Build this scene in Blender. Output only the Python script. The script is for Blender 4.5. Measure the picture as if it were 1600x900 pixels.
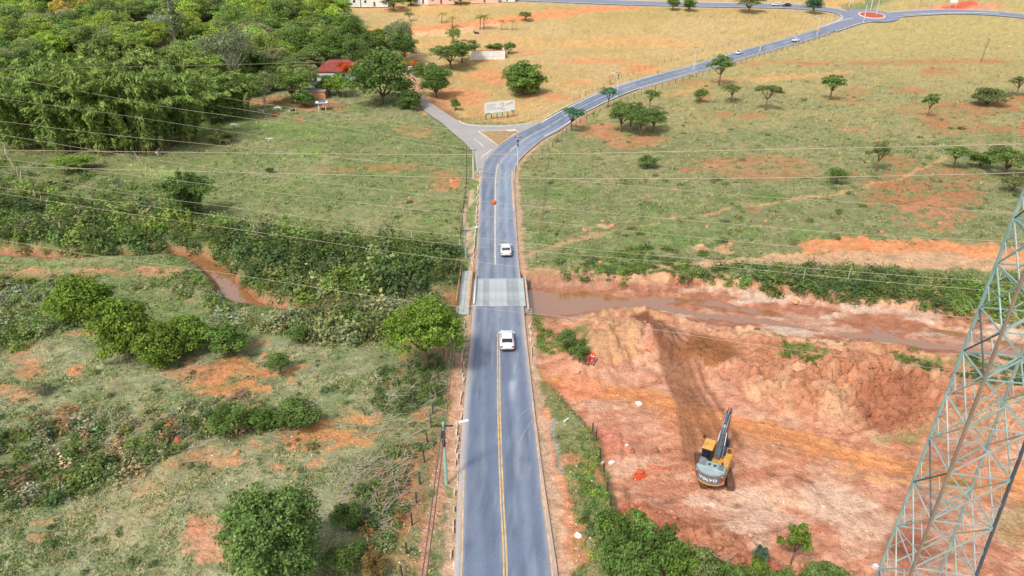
import bpy, bmesh, math, random
import numpy as np
from mathutils import Vector, Matrix

R = math.radians
scene = bpy.context.scene
for o in list(bpy.data.objects):
    bpy.data.objects.remove(o)
col = scene.collection

# ------------------------------------------------------------------ camera
CAM_H = 43.0
PITCH = 26.2
FPX = 1067.0                      # focal length in pixels of a 1600 px wide picture
cam_data = bpy.data.cameras.new('camera')
cam = bpy.data.objects.new('camera', cam_data)
col.objects.link(cam)
cam.location = (0, 0, CAM_H)
cam.rotation_euler = (R(90 - PITCH), 0, 0)
cam_data.sensor_width = 36.0
cam_data.lens = 36.0 * FPX / 1600.0
cam_data.clip_start = 0.5
cam_data.clip_end = 12000
scene.camera = cam

# ------------------------------------------------------------------ sky, sun, exposure
SUN_EL, SUN_AZ = 52.0, 216.0      # azimuth clockwise from +Y (view direction)
world = bpy.data.worlds.new('World')
scene.world = world
world.use_nodes = True
wn, wl = world.node_tree.nodes, world.node_tree.links
wn.clear()
w_out = wn.new('ShaderNodeOutputWorld')
w_bg = wn.new('ShaderNodeBackground')
w_sky = wn.new('ShaderNodeTexSky')
w_sky.sky_type = 'NISHITA'
w_sky.sun_disc = False
w_sky.sun_elevation = R(SUN_EL)
w_sky.sun_rotation = R(SUN_AZ)
w_sky.air_density = 1.3
w_sky.dust_density = 3.0
w_bg.inputs['Strength'].default_value = 0.145
w_hs = wn.new('ShaderNodeHueSaturation')          # thin bright haze whitens the whole sky evenly
w_hs.inputs['Saturation'].default_value = 0.5
w_hs.inputs['Value'].default_value = 1.1
wl.new(w_sky.outputs[0], w_hs.inputs['Color'])
wl.new(w_hs.outputs[0], w_bg.inputs['Color'])
wl.new(w_bg.outputs[0], w_out.inputs['Surface'])
sun_data = bpy.data.lights.new('sun', 'SUN')
sun_data.energy = 2.4
sun_data.angle = R(8.0)
sun_data.color = (1.0, 0.94, 0.84)
sun = bpy.data.objects.new('sun', sun_data)
col.objects.link(sun)
_sd = Vector((math.sin(R(SUN_AZ)) * math.cos(R(SUN_EL)), math.cos(R(SUN_AZ)) * math.cos(R(SUN_EL)), math.sin(R(SUN_EL))))
sun.rotation_euler = _sd.to_track_quat('Z', 'Y').to_euler()
sun.location = (0, 0, 120)
scene.view_settings.view_transform = 'Standard'
scene.view_settings.look = 'None'
scene.view_settings.exposure = 0.2
scene.view_settings.gamma = 1.0
scene.view_settings.use_curve_mapping = False
scene.cycles.use_denoising = True
scene.cycles.max_bounces = 6
scene.cycles.diffuse_bounces = 3
scene.cycles.transmission_bounces = 3
scene.cycles.sample_clamp_indirect = 6.0

# ------------------------------------------------------------------ maths helpers
CT, ST = math.cos(R(PITCH)), math.sin(R(PITCH))

def ray(px, py):
    a = (px - 800.0) / FPX
    b = (py - 450.0) / FPX
    return np.array([a, CT - b * ST, -ST - b * CT])

def on_z(px, py, z=0.0):
    d = ray(px, py)
    t = (z - CAM_H) / d[2]
    return (d[0] * t, d[1] * t, z)

def on_y(px, py, Y):
    d = ray(px, py)
    t = Y / d[1]
    return Vector((d[0] * t, Y, CAM_H + d[2] * t))

def project(x, y, z):
    z = z - CAM_H
    depth = y * CT - z * ST
    up = y * ST + z * CT
    return 800.0 + FPX * x / depth, 450.0 - FPX * up / depth

def lin(r, g, b, k=1.0):
    f = lambda c: (c / 255.0) / 12.92 if c <= 10 else ((c / 255.0 + 0.055) / 1.055) ** 2.4
    return np.array([f(r) * k, f(g) * k, f(b) * k])

def smooth(a, b, x):
    t = np.clip((x - a) / (b - a), 0.0, 1.0)
    return t * t * (3 - 2 * t)

def _hash(xi, yi, seed):
    h = (xi.astype(np.int64) * 374761393 + yi.astype(np.int64) * 668265263 + seed * 974634221) & 0xffffffff
    h = ((h ^ (h >> 13)) * 1274126177) & 0xffffffff
    h = (h ^ (h >> 16)) & 0xffff
    return h / 65535.0

def vnoise(x, y, seed=0):
    x0 = np.floor(x); y0 = np.floor(y)
    fx = x - x0; fy = y - y0
    fx = fx * fx * (3 - 2 * fx); fy = fy * fy * (3 - 2 * fy)
    a = _hash(x0, y0, seed); b = _hash(x0 + 1, y0, seed)
    c = _hash(x0, y0 + 1, seed); d = _hash(x0 + 1, y0 + 1, seed)
    return (a + (b - a) * fx) * (1 - fy) + (c + (d - c) * fx) * fy

def fbm(x, y, octv=4, seed=0):
    s = 0.0; a = 0.5; n = 0.0
    for i in range(octv):
        s = s + a * vnoise(x * 2 ** i + 17.3 * i, y * 2 ** i - 9.1 * i, seed + i * 7)
        n += a; a *= 0.5
    return s / n

def poly_dist(x, y, pts, vals=None):
    """distance to a polyline; optional value interpolated along it"""
    best = np.full(np.shape(x), 1e9); bv = np.zeros(np.shape(x)); bt = np.zeros(np.shape(x))
    L = 0.0
    for i in range(len(pts) - 1):
        ax, ay = pts[i][0], pts[i][1]; bx, by = pts[i + 1][0], pts[i + 1][1]
        dx, dy = bx - ax, by - ay
        l2 = dx * dx + dy * dy + 1e-9
        t = np.clip(((x - ax) * dx + (y - ay) * dy) / l2, 0, 1)
        d = np.hypot(x - ax - t * dx, y - ay - t * dy)
        m = d < best
        best = np.where(m, d, best)
        if vals is not None:
            bv = np.where(m, vals[i] + (vals[i + 1] - vals[i]) * t, bv)
        bt = np.where(m, L + t * math.sqrt(l2), bt)
        L += math.sqrt(l2)
    return best, bv, bt

def in_poly(x, y, pts):
    """signed distance in the units of pts, positive inside"""
    inside = np.zeros(np.shape(x), bool); best = np.full(np.shape(x), 1e9)
    n = len(pts)
    for i in range(n):
        ax, ay = pts[i]; bx, by = pts[(i + 1) % n]
        dx, dy = bx - ax, by - ay
        t = np.clip(((x - ax) * dx + (y - ay) * dy) / (dx * dx + dy * dy + 1e-9), 0, 1)
        best = np.minimum(best, np.hypot(x - ax - t * dx, y - ay - t * dy))
        cond = ((ay > y) != (by > y)) & (x < (bx - ax) * (y - ay) / ((by - ay) if by != ay else 1e-9) + ax)
        inside ^= cond
    return np.where(inside, best, -best)

def spline(pts, step):
    """Catmull-Rom through 2-D/3-D points, resampled at about step metres"""
    P = [np.array(p, float) for p in pts]
    P = [2 * P[0] - P[1]] + P + [2 * P[-1] - P[-2]]
    out = []
    for i in range(1, len(P) - 2):
        a, b, c, d = P[i - 1], P[i], P[i + 1], P[i + 2]
        n = max(1, int(np.linalg.norm((c - b)[:2]) / step))
        for k in range(n):
            t = k / n
            out.append(0.5 * ((2 * b) + (c - a) * t + (2 * a - 5 * b + 4 * c - d) * t * t + (3 * b - a - 3 * c + d) * t ** 3))
    out.append(P[-2])
    return np.array(out)

# ------------------------------------------------------------------ mesh helpers
def mesh_from(name, verts, faces, colors=None, smooth_shade=False, uv=None):
    """faces: int array (n,k)"""
    verts = np.asarray(verts, np.float32); faces = np.asarray(faces, np.int32)
    me = bpy.data.meshes.new(name)
    n, k = faces.shape
    me.vertices.add(len(verts)); me.vertices.foreach_set('co', verts.ravel())
    me.loops.add(n * k); me.loops.foreach_set('vertex_index', faces.ravel())
    me.polygons.add(n)
    me.polygons.foreach_set('loop_start', np.arange(0, n * k, k, dtype=np.int32))
    if smooth_shade:
        me.polygons.foreach_set('use_smooth', np.ones(n, bool))
    if colors is not None:
        ca = me.color_attributes.new('Col', 'FLOAT_COLOR', 'POINT')
        c4 = np.ones((len(verts), 4), np.float32); c4[:, :3] = colors
        ca.data.foreach_set('color', c4.ravel())
    me.update(calc_edges=True)
    return me

def link(name, me, mat=None, parent=None, loc=None):
    o = bpy.data.objects.new(name, me)
    col.objects.link(o)
    if mat is not None and me is not None and len(me.materials) == 0:
        me.materials.append(mat)
    if parent is not None:
        o.parent = parent
    if loc is not None:
        o.location = loc
    return o

def empty(name, loc=(0, 0, 0), rz=0.0, scale=None):
    o = bpy.data.objects.new(name, None)
    col.objects.link(o)
    o.location = loc; o.rotation_euler = (0, 0, rz)
    o.empty_display_size = 0.3
    if scale is not None:
        o.scale = scale
    return o

def tag(o, label, cat, group=None):
    o['label'] = label; o['category'] = cat
    if group:
        o['group'] = group
    return o

def structure(o):
    o['kind'] = 'structure'
    return o

def copy_tree(o, parent=None):
    c = o.copy(); col.objects.link(c); c.parent = parent
    for ch in o.children:
        copy_tree(ch, c)
    return c

class MB:
    """collects simple solids in one mesh"""
    def __init__(s):
        s.v = []; s.f = []
    def add(s, vs, fs):
        b = len(s.v)
        s.v += [tuple(p) for p in vs]
        s.f += [tuple(i + b for i in f) for f in fs]
        return s
    def box(s, c, d, rz=0.0, taper=1.0, m=None, bevel=0.0):
        hx, hy, hz = d[0] / 2, d[1] / 2, d[2] / 2
        ca, sa = math.cos(rz), math.sin(rz)
        if bevel > 0:
            b = min(bevel, hx * .45, hy * .45, hz * .45)
            rings = []
            for z, inset in ((-hz, b), (-hz + b, 0), (hz - b, 0), (hz, b)):
                k = 1.0 if z < 0 else taper
                ring = []
                X, Y = (hx - inset) * k, (hy - inset) * k
                bb = b * .6
                for (x, y) in ((-X + bb, -Y), (X - bb, -Y), (X, -Y + bb), (X, Y - bb), (X - bb, Y), (-X + bb, Y), (-X, Y - bb), (-X, -Y + bb)):
                    ring.append((x, y, z))
                rings.append(ring)
            vs = [p for r_ in rings for p in r_]
            fs = [tuple(range(7, -1, -1)), tuple(range(24, 32))]
            for r_ in range(3):
                for i in range(8):
                    j = (i + 1) % 8
                    fs.append((r_ * 8 + i, r_ * 8 + j, r_ * 8 + 8 + j, r_ * 8 + 8 + i))
        else:
            vs = []
            for z in (-hz, hz):
                k = 1.0 if z < 0 else taper
                for (x, y) in ((-hx, -hy), (hx, -hy), (hx, hy), (-hx, hy)):
                    vs.append((x * k, y * k, z))
            fs = [(3, 2, 1, 0), (4, 5, 6, 7), (0, 1, 5, 4), (1, 2, 6, 5), (2, 3, 7, 6), (3, 0, 4, 7)]
        out = []
        for (x, y, z) in vs:
            p = Vector((x * ca - y * sa, x * sa + y * ca, z))
            if m is not None:
                p = m @ p
            out.append(p + Vector(c))
        return s.add(out, fs)
    def tube(s, pts, r, n=6, cap=True):
        pts = [Vector(p) for p in pts]
        rr = r if isinstance(r, (list, tuple)) else [r] * len(pts)
        vs = []
        for i, p in enumerate(pts):
            d = (pts[min(i + 1, len(pts) - 1)] - pts[max(i - 1, 0)])
            if d.length < 1e-9:
                d = Vector((0, 0, 1))
            d.normalize()
            u = d.orthogonal().normalized() if abs(d.z) < .99 else Vector((1, 0, 0))
            if abs(d.z) < .99:
                u = d.cross(Vector((0, 0, 1))).normalized()
            w = d.cross(u).normalized()
            for k in range(n):
                a = 2 * math.pi * k / n + math.pi / n
                vs.append(p + (u * math.cos(a) + w * math.sin(a)) * rr[i])
        fs = []
        for i in range(len(pts) - 1):
            for k in range(n):
                j = (k + 1) % n
                fs.append((i * n + k, i * n + j, (i + 1) * n + j, (i + 1) * n + k))
        if cap:
            fs.append(tuple(range(n - 1, -1, -1)))
            fs.append(tuple((len(pts) - 1) * n + k for k in range(n)))
        return s.add(vs, fs)
    def bar(s, a, b, w):
        return s.tube([a, b], w * .7071, 4)
    def prism(s, outline, axis, t0, t1):
        """extrude a 2-D outline; axis 'x' -> outline in (y,z), 'y' -> (x,z), 'z' -> (x,y)"""
        n = len(outline)
        mk = {'x': lambda a, b, t: (t, a, b), 'y': lambda a, b, t: (a, t, b), 'z': lambda a, b, t: (a, b, t)}[axis]
        vs = [mk(a, b, t0) for a, b in outline] + [mk(a, b, t1) for a, b in outline]
        fs = [tuple(range(n - 1, -1, -1)), tuple(range(n, 2 * n))]
        for i in range(n):
            j = (i + 1) % n
            fs.append((i, j, n + j, n + i))
        return s.add(vs, fs)
    def loft(s, rings, cap=True):
        n = len(rings[0])
        vs = [p for r_ in rings for p in r_]
        fs = []
        for i in range(len(rings) - 1):
            for k in range(n):
                j = (k + 1) % n
                fs.append((i * n + k, i * n + j, (i + 1) * n + j, (i + 1) * n + k))
        if cap:
            fs.append(tuple(range(n - 1, -1, -1)))
            fs.append(tuple((len(rings) - 1) * n + k for k in range(n)))
        return s.add(vs, fs)
    def mesh(s, name, smooth_shade=False):
        me = bpy.data.meshes.new(name)
        me.from_pydata(s.v, [], s.f)
        bm = bmesh.new(); bm.from_mesh(me)
        bmesh.ops.recalc_face_normals(bm, faces=bm.faces)
        bm.to_mesh(me); bm.free()
        if smooth_shade:
            for p in me.polygons:
                p.use_smooth = True
        me.update()
        return me
    def build(s, name, mat, parent=None, loc=None, smooth_shade=False):
        return link(name, s.mesh(name, smooth_shade), mat, parent, loc)

# ------------------------------------------------------------------ materials
def node_mat(name):
    m = bpy.data.materials.new(name)
    m.use_nodes = True
    nt = m.node_tree
    return m, nt, nt.nodes, nt.links, nt.nodes['Principled BSDF']

def simple(name, c, rough=0.6, metal=0.0, var=0.12, scale=6.0, spec=0.4, bump=0.0):
    m, nt, N, L, b = node_mat(name)
    tc = N.new('ShaderNodeTexCoord')
    nz = N.new('ShaderNodeTexNoise'); nz.inputs['Scale'].default_value = scale; nz.inputs['Detail'].default_value = 4
    L.new(tc.outputs['Object'], nz.inputs['Vector'])
    mr = N.new('ShaderNodeMapRange')
    mr.inputs['From Min'].default_value = .3; mr.inputs['From Max'].default_value = .7
    mr.inputs['To Min'].default_value = 1 - var; mr.inputs['To Max'].default_value = 1 + var
    L.new(nz.outputs['Fac'], mr.inputs['Value'])
    mx = N.new('ShaderNodeVectorMath'); mx.operation = 'SCALE'
    mx.inputs[0].default_value = tuple(c[:3])
    L.new(mr.outputs[0], mx.inputs['Scale'])
    L.new(mx.outputs[0], b.inputs['Base Color'])
    b.inputs['Roughness'].default_value = rough
    b.inputs['Metallic'].default_value = metal
    b.inputs['Specular IOR Level'].default_value = spec
    if bump > 0:
        bp = N.new('ShaderNodeBump'); bp.inputs['Strength'].default_value = bump; bp.inputs['Distance'].default_value = .05
        L.new(nz.outputs['Fac'], bp.inputs['Height']); L.new(bp.outputs[0], b.inputs['Normal'])
    return m

def attr_mat(name, rough=0.95, spec=0.1, noises=((3.0, .25), (14.0, .25)), bump=0.4, bump_scale=5.0, bump_dist=.25):
    """Col attribute broken up by world-space noise"""
    m, nt, N, L, b = node_mat(name)
    at = N.new('ShaderNodeAttribute'); at.attribute_name = 'Col'
    geo = N.new('ShaderNodeNewGeometry')
    prev = at.outputs['Color']
    for sc, amt in noises:
        nz = N.new('ShaderNodeTexNoise'); nz.inputs['Scale'].default_value = sc
        nz.inputs['Detail'].default_value = 5; nz.inputs['Roughness'].default_value = .65
        L.new(geo.outputs['Position'], nz.inputs['Vector'])
        mr = N.new('ShaderNodeMapRange')
        mr.inputs['From Min'].default_value = .3; mr.inputs['From Max'].default_value = .7
        mr.inputs['To Min'].default_value = 1 - amt; mr.inputs['To Max'].default_value = 1 + amt
        L.new(nz.outputs['Fac'], mr.inputs['Value'])
        mx = N.new('ShaderNodeVectorMath'); mx.operation = 'SCALE'
        L.new(prev, mx.inputs[0]); L.new(mr.outputs[0], mx.inputs['Scale'])
        prev = mx.outputs[0]
    L.new(prev, b.inputs['Base Color'])
    b.inputs['Roughness'].default_value = rough
    b.inputs['Specular IOR Level'].default_value = spec
    if bump > 0:
        nz = N.new('ShaderNodeTexNoise'); nz.inputs['Scale'].default_value = bump_scale; nz.inputs['Detail'].default_value = 6
        L.new(geo.outputs['Position'], nz.inputs['Vector'])
        bp = N.new('ShaderNodeBump'); bp.inputs['Strength'].default_value = bump; bp.inputs['Distance'].default_value = bump_dist
        L.new(nz.outputs['Fac'], bp.inputs['Height']); L.new(bp.outputs[0], b.inputs['Normal'])
    return m

def leaf_mat(name, trans=0.35):
    m = bpy.data.materials.new(name); m.use_nodes = True
    nt = m.node_tree; N, L = nt.nodes, nt.links
    N.clear()
    out = N.new('ShaderNodeOutputMaterial')
    at = N.new('ShaderNodeAttribute'); at.attribute_name = 'Col'
    oi = N.new('ShaderNodeObjectInfo')
    mul = N.new('ShaderNodeVectorMath'); mul.operation = 'MULTIPLY'
    L.new(at.outputs['Color'], mul.inputs[0]); L.new(oi.outputs['Color'], mul.inputs[1])
    df = N.new('ShaderNodeBsdfDiffuse'); tr = N.new('ShaderNodeBsdfTranslucent')
    L.new(mul.outputs[0], df.inputs['Color']); L.new(mul.outputs[0], tr.inputs['Color'])
    mx = N.new('ShaderNodeMixShader'); mx.inputs[0].default_value = trans
    L.new(df.outputs[0], mx.inputs[1]); L.new(tr.outputs[0], mx.inputs[2])
    L.new(mx.outputs[0], out.inputs['Surface'])
    return m
# ------------------------------------------------------------------ lie of the land
def zb(Y):
    """the valley floor is level, the far side climbs gently"""
    Y = np.asarray(Y, float)
    a = np.clip(Y - 160, 0, 250)
    z = 0.00045 * a * a
    b = np.clip(Y - 410, 0, 500)
    return z + 0.225 * b - 0.000225 * b * b

def gb(px, py):
    d = ray(px, py)
    lo, hi = 4.0, 900.0
    for _ in range(40):
        m = (lo + hi) / 2
        if CAM_H + d[2] * m / d[1] > zb(m):
            lo = m
        else:
            hi = m
    t = lo / d[1]
    return (d[0] * t, lo)

WATER_Z = -1.7
def wpts(pp, z=None):
    return [gb(*p) if z is None else on_z(p[0], p[1], z)[:2] for p in pp]

# main road edges read off the photograph (left, right) at rows
ROAD_L = [(700, 960), (709, 900), (716, 760), (725, 630), (735, 530), (740, 458), (745, 391), (748, 317), (750, 280), (756, 252), (779, 227), (808, 208), (836, 194.5), (880, 171.5), (928, 148), (976, 130.5), (1030, 115.5), (1090, 100), (1160, 79), (1240, 57), (1285, 43)]
ROAD_R = [(880, 960), (872, 900), (851, 760), (834, 630), (823, 530), (816, 458), (809, 391), (805, 317), (804, 280), (808, 257), (824, 239), (847, 219), (872, 205), (911, 177.5), (955, 156), (990, 141.5), (1040, 126), (1094, 111), (1176, 86.5), (1243, 68), (1300, 50)]
RL = spline(wpts(ROAD_L), 60)
L_w = wpts(ROAD_L); R_w = wpts(ROAD_R)
C_w = [((a[0] + b[0]) / 2, (a[1] + b[1]) / 2) for a, b in zip(L_w, R_w)]
W_w = [math.hypot(a[0] - b[0], a[1] - b[1]) / 2 for a, b in zip(L_w, R_w)]
def _dirs(C):
    out = []
    for i in range(len(C)):
        a = C[max(i - 1, 0)]; b = C[min(i + 1, len(C) - 1)]
        l = math.hypot(b[0] - a[0], b[1] - a[1])
        out.append(((b[0] - a[0]) / l, (b[1] - a[1]) / l))
    return out
# width measured square to the road
HW = []
for i, (dx, dy) in enumerate(_dirs(C_w)):
    ax = (R_w[i][0] - L_w[i][0]) * dy - (R_w[i][1] - L_w[i][1]) * dx
    HW.append(min(4.2, max(3.3, abs(ax) / 2)))
_m = spline([(c[0], c[1], h) for c, h in zip(C_w, HW)], 1.2)
ROAD_C = _m[:, :2]; ROAD_HW = _m[:, 2]
ROAD_COARSE = ROAD_C[::6]; ROAD_HWC = ROAD_HW[::6]

FAR_LEFT = wpts([(1292, 46.5), (1318, 37), (1330, 28), (1318, 20), (1290, 14), (1230, 9.5), (1100, 7), (950, 3), (800, -3), (600, -9)])
FAR_RIGHT = wpts([(1292, 46.5), (1330, 34), (1362, 29), (1400, 22.5), (1480, 18), (1545, 20), (1600, 25), (1700, 34)])
FAR_LEFT_S = spline(FAR_LEFT, 4); FAR_RIGHT_S = spline(FAR_RIGHT, 4)
ROUND_C = gb(1362, 24.5)
SIDE_POLY = [(648, 150), (660, 152), (690, 172), (716, 189), (735, 194.5), (790, 195.5), (840, 190), (852, 199), (800, 222), (783, 240), (758, 264), (746, 272), (741, 240), (725, 222), (690, 192), (664, 174)]
ISLAND_POLY = [(747, 206), (770, 205), (793, 204.5), (812, 206), (801, 213), (779, 228.5)]

RIVER_PX = [(-120, 398), (-20, 402), (40, 404), (100, 407), (170, 410), (230, 407), (275, 400), (308, 404), (338, 424), (358, 446), (372, 462), (392, 477), (430, 486), (480, 490), (540, 489), (640, 483), (735, 474), (790, 466), (850, 475), (930, 471), (1010, 473), (1110, 482), (1230, 501), (1330, 514), (1430, 524), (1520, 536), (1640, 556), (1780, 580)]
RIVER_W = [1.7, 1.7, 1.6, 1.6, 1.7, 1.7, 2.0, 1.8, 1.7, 1.9, 2.2, 1.8, 1.6, 1.6, 1.8, 2, 3.0, 4.6, 5.0, 3.8, 3.8, 5.2, 5.0, 5.0, 5.0, 4.4, 4.4, 4.4]
_r = spline([on_z(p[0], p[1], WATER_Z)[:2] + (w,) for p, w in zip(RIVER_PX, RIVER_W)], 3.0)
RIV = _r[:, :2]; RIVW = _r[:, 2]

SITE_POLY = [(822, 520), (828, 556), (840, 590), (868, 612), (905, 650), (930, 690), (948, 750), (962, 810), (1000, 850), (1060, 880), (1110, 930), (1250, 1000), (1750, 1000), (1800, 640), (1600, 585), (1480, 562), (1300, 528), (1180, 508), (1060, 492), (990, 480), (905, 486), (868, 492), (846, 505)]
ROUGH_POLY = [(1180, 520), (1300, 545), (1480, 575), (1640, 610), (1640, 700), (1480, 668), (1340, 668), (1220, 640), (1150, 590)]
ROUGH2 = [(965, 770), (1060, 800), (1180, 830), (1240, 880), (1150, 930), (1020, 880), (960, 830)]

def _mound(px, py, rx, ry, h, rot=0.0):
    c = gb(px, py)
    return (c[0], c[1], rx, ry, h, rot)
MOUNDS = [_mound(925, 545, 6.0, 7.0, 2.9), _mound(965, 520, 5.0, 6.5, 2.6, .2), _mound(1018, 535, 4.2, 8.0, 2.6, -.35),
          _mound(1105, 566, 6.2, 4.6, 3.4, -.25), _mound(1070, 530, 4.0, 4.0, 1.8),
          _mound(1190, 585, 6, 4, 2.0), _mound(1240, 612, 5, 4, 2.2), _mound(1295, 575, 7.5, 6, 2.8), _mound(1290, 630, 5, 3.5, 1.6),
          _mound(1400, 580, 8, 5.5, 2.6), _mound(1480, 615, 7, 5.5, 2.2), _mound(1385, 640, 6.0, 4.0, -1.7), _mound(1470, 660, 5, 3, 1.3),
          _mound(1560, 650, 8, 6, 2.4), _mound(1600, 700, 7, 5, 1.8), _mound(1530, 905, 6, 5, 1.3), _mound(1400, 870, 3.0, 2.5, 1.0), _mound(1000, 800, 4, 3, .8), _mound(1080, 840, 5, 3, .9),
          _mound(970, 690, 3.5, 4.5, .9, .3), _mound(1290, 820, 5, 2.2, .5, .2), _mound(1160, 850, 5, 3, .7)]
TRACKS = [([(1003, 492), (1040, 548), (1072, 612), (1092, 690)], .5), ([(1022, 490), (1066, 548), (1104, 612), (1130, 690)], .5), ([(1010, 500), (1055, 560), (1090, 630), (1112, 700), (1120, 780)], .4),
          ([(835, 585), (930, 606), (1030, 622), (1160, 660), (1330, 700), (1480, 728), (1640, 752)], .6),
          ([(860, 606), (950, 640), (1080, 650), (1220, 690), (1400, 735), (1640, 790)], .5)]
TRACKS = [(wpts(p), w) for p, w in TRACKS]
_tr = random.Random(12)
FAN = []; HAUL = []
for k in range(11):                       # wheel and track ruts fanning down from the ramp
    a = _tr.uniform(0, 1); b = min(1, max(0, a + _tr.uniform(-.25, .25)))
    p0 = (998 + 30 * a, 490); p1 = (1030 + 40 * b, 552); p2 = (1062 + 62 * b, 622); p3 = (1080 + 90 * b + _tr.uniform(-12, 12), 690 + _tr.uniform(-20, 30))
    FAN.append(wpts([p0, p1, p2, p3]))
for k in range(8):                        # ruts of the haul road
    o = -16 + 5.5 * k + _tr.uniform(-2, 2)
    HAUL.append(wpts([(835 + _tr.uniform(0, 120), 585 + o * .6), (1030, 622 + o * .8), (1160, 660 + o), (1330, 700 + o * 1.15), (1480, 728 + o * 1.3), (1660, 756 + o * 1.4)]))
for k in range(7):                        # turning marks round the excavator
    cx, cy = 1150 + _tr.uniform(-60, 80), 790 + _tr.uniform(-60, 40); r0 = _tr.uniform(50, 130); a0 = _tr.uniform(0, 6)
    FAN.append(wpts([(cx + r0 * math.cos(a0 + t), cy + .55 * r0 * math.sin(a0 + t)) for t in np.linspace(0, _tr.uniform(.9, 1.8), 6)]))
def fan_mask(x, y, w, ruts=None):
    out = np.zeros(np.shape(x))
    for pts in (ruts or FAN):
        d, _, _ = poly_dist(x, y, pts)
        out = np.maximum(out, np.exp(-(d / w) ** 2))
    return out

def sd_road(x, y):
    d, hw, t = poly_dist(x, y, ROAD_COARSE, ROAD_HWC)
    return d - hw

GROOVE = gb(1388, 632)
_side_w = wpts(SIDE_POLY)
_site_w = wpts(SITE_POLY); _rough_w = wpts(ROUGH_POLY); _rough2_w = wpts(ROUGH2)

def terrain(x, y, full=False):
    x = np.asarray(x, float); y = np.asarray(y, float)
    n1 = fbm(x / 9, y / 9, 4, 3); n2 = fbm(x / 1.6, y / 1.6, 4, 11); n3 = fbm(x / 45, y / 45, 3, 23)
    z = (n1 - .5) * .9 + (n2 - .5) * .22 + (n3 - .5) * 1.6
    # spoil site
    site = in_poly(x, y, _site_w)
    sm = smooth(-.6, .9, site + (n1 - .5) * 2.2)
    z = z * (1 - .72 * sm) - .75 * sm
    fine = fbm(x / .55, y / .55, 3, 31)
    z = z + (fine - .5) * (.10 + .12 * sm)
    rough = smooth(-1.5, 2.5, np.maximum(in_poly(x, y, _rough_w), in_poly(x, y, _rough2_w)) + (n1 - .5) * 4)
    ridg = 1 - np.abs(2 * fbm(x / 1.7, y / 1.7, 4, 41) - 1)
    z = z + rough * ((ridg - .62) * 1.7 + (n2 - .5) * 1.1 + (fine - .5) * .5)
    md = np.zeros_like(z)
    for (cx, cy, rx, ry, h, rot) in MOUNDS:
        ca, sa = math.cos(rot), math.sin(rot)
        u = ((x - cx) * ca + (y - cy) * sa) / rx; v = (-(x - cx) * sa + (y - cy) * ca) / ry
        q = np.sqrt(u * u + v * v) * (1 + (n1 - .5) * .5 + (n2 - .5) * .25)
        b = np.clip(1 - q, 0, 1)
        b = b * b * (3 - 2 * b) * .35 + b * .65
        md = md + h * b * (.66 if cx > 20 else .85)
    z = z + md * (1 + (ridg - .6) * .35)
    if full:
        z = z - .13 * np.maximum(fan_mask(x, y, .32), .7 * fan_mask(x, y, .32, HAUL)) * sm
    gx0, gy0 = GROOVE
    gm = np.exp(-(((x - gx0) / 6.0) ** 2 + ((y - gy0) / 4.5) ** 2) ** 2)
    z = z + gm * .34 * np.abs(np.sin(x * 3.1 + .5 * np.sin(y * .7))) * (.4 + n2) + gm * .12 * np.sin(y * 5.0 + n1 * 8)
    er = fbm(x / 1.1, y / 3.2, 4, 57)
    z = z - np.clip(md, 0, 2.5) * .34 * smooth(.50, .36, er) + np.clip(md, 0, 2) * (fbm(x / .8, y / .8, 3, 63) - .5) * .30
    # roads sit on a level bed
    rd = sd_road(x, y)
    fd, _, _ = poly_dist(x, y, FAR_LEFT_S[::2]); fr, _, _ = poly_dist(x, y, FAR_RIGHT_S[::2])
    fr = np.minimum(np.minimum(fd, fr), np.hypot(x - ROUND_C[0], y - ROUND_C[1]) - 4.0) - 4.6
    side = -in_poly(x, y, _side_w)
    rr = np.minimum(np.minimum(rd, fr), side)
    cell = 0.4 + np.clip(y - 60, 0, 400) * .006
    mr = smooth(cell, cell + 3.5, rr)
    z = z * mr + (-.22 - .12 * smooth(150, 330, y)) * (1 - mr)
    # river
    dR, wR, tR = poly_dist(x, y, RIV, RIVW)
    q = dR / wR + (n1 - .5) * .55 + (n2 - .5) * .22
    bank = 1 - smooth(.85, 1.55, q)
    bed = WATER_Z - .55 + .75 * smooth(0, 1.0, q) + (n2 - .5) * .30
    right = smooth(12, 20, x)
    barn = fbm(x / 7, y / 2.2, 4, 77)
    bed = bed + right * (.66 - .40 * smooth(0, 1, q) + (barn - .5) * .42 - .60 * np.exp(-((q - .40) / .16) ** 2) * smooth(.35, .6, fbm(x / 14, y / 14, 2, 87) + .25 * smooth(45, 60, x)))
    under = smooth(1.5, .2, rd)
    z = z * (1 - bank) + np.minimum(z, bed) * bank
    cut = np.exp(-((q - 1.5) / .28) ** 2) * smooth(4, 12, x)
    z = z + cut * ((ridg - .62) * 1.3 + (fbm(x / 1.3, y / 2.5, 3, 83) - .5) * 1.0)
    zz = zb(y) + z
    if full:
        return zz, dict(site=site, sm=sm, rough=rough, md=md, rd=rd, rr=rr, q=q, dR=dR, n1=n1, n2=n2, n3=n3, ridg=ridg, bank=bank, right=right, barn=barn, fine=fine)
    return zz

def P(px, py):
    """where the picture's ground point (px,py) lies on the finished terrain"""
    d = ray(px, py)
    y0 = gb(px, py)[1]
    span_ = 8 + .05 * y0
    for n in (160, 40):
        Y = np.linspace(y0 - span_, y0 + span_, n)
        t = Y / d[1]
        g = CAM_H + d[2] * t - terrain(d[0] * t, Y)
        k = np.nonzero(g <= 0)[0]
        k = int(k[0]) if len(k) else int(np.argmin(np.abs(g)))
        y0 = float(Y[k]); span_ = 2.2 * span_ / n
    t = y0 / d[1]
    return Vector((d[0] * t, y0, float(terrain(d[0] * t, y0))))

def ground(x, y):
    return float(terrain(x, y))

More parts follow.
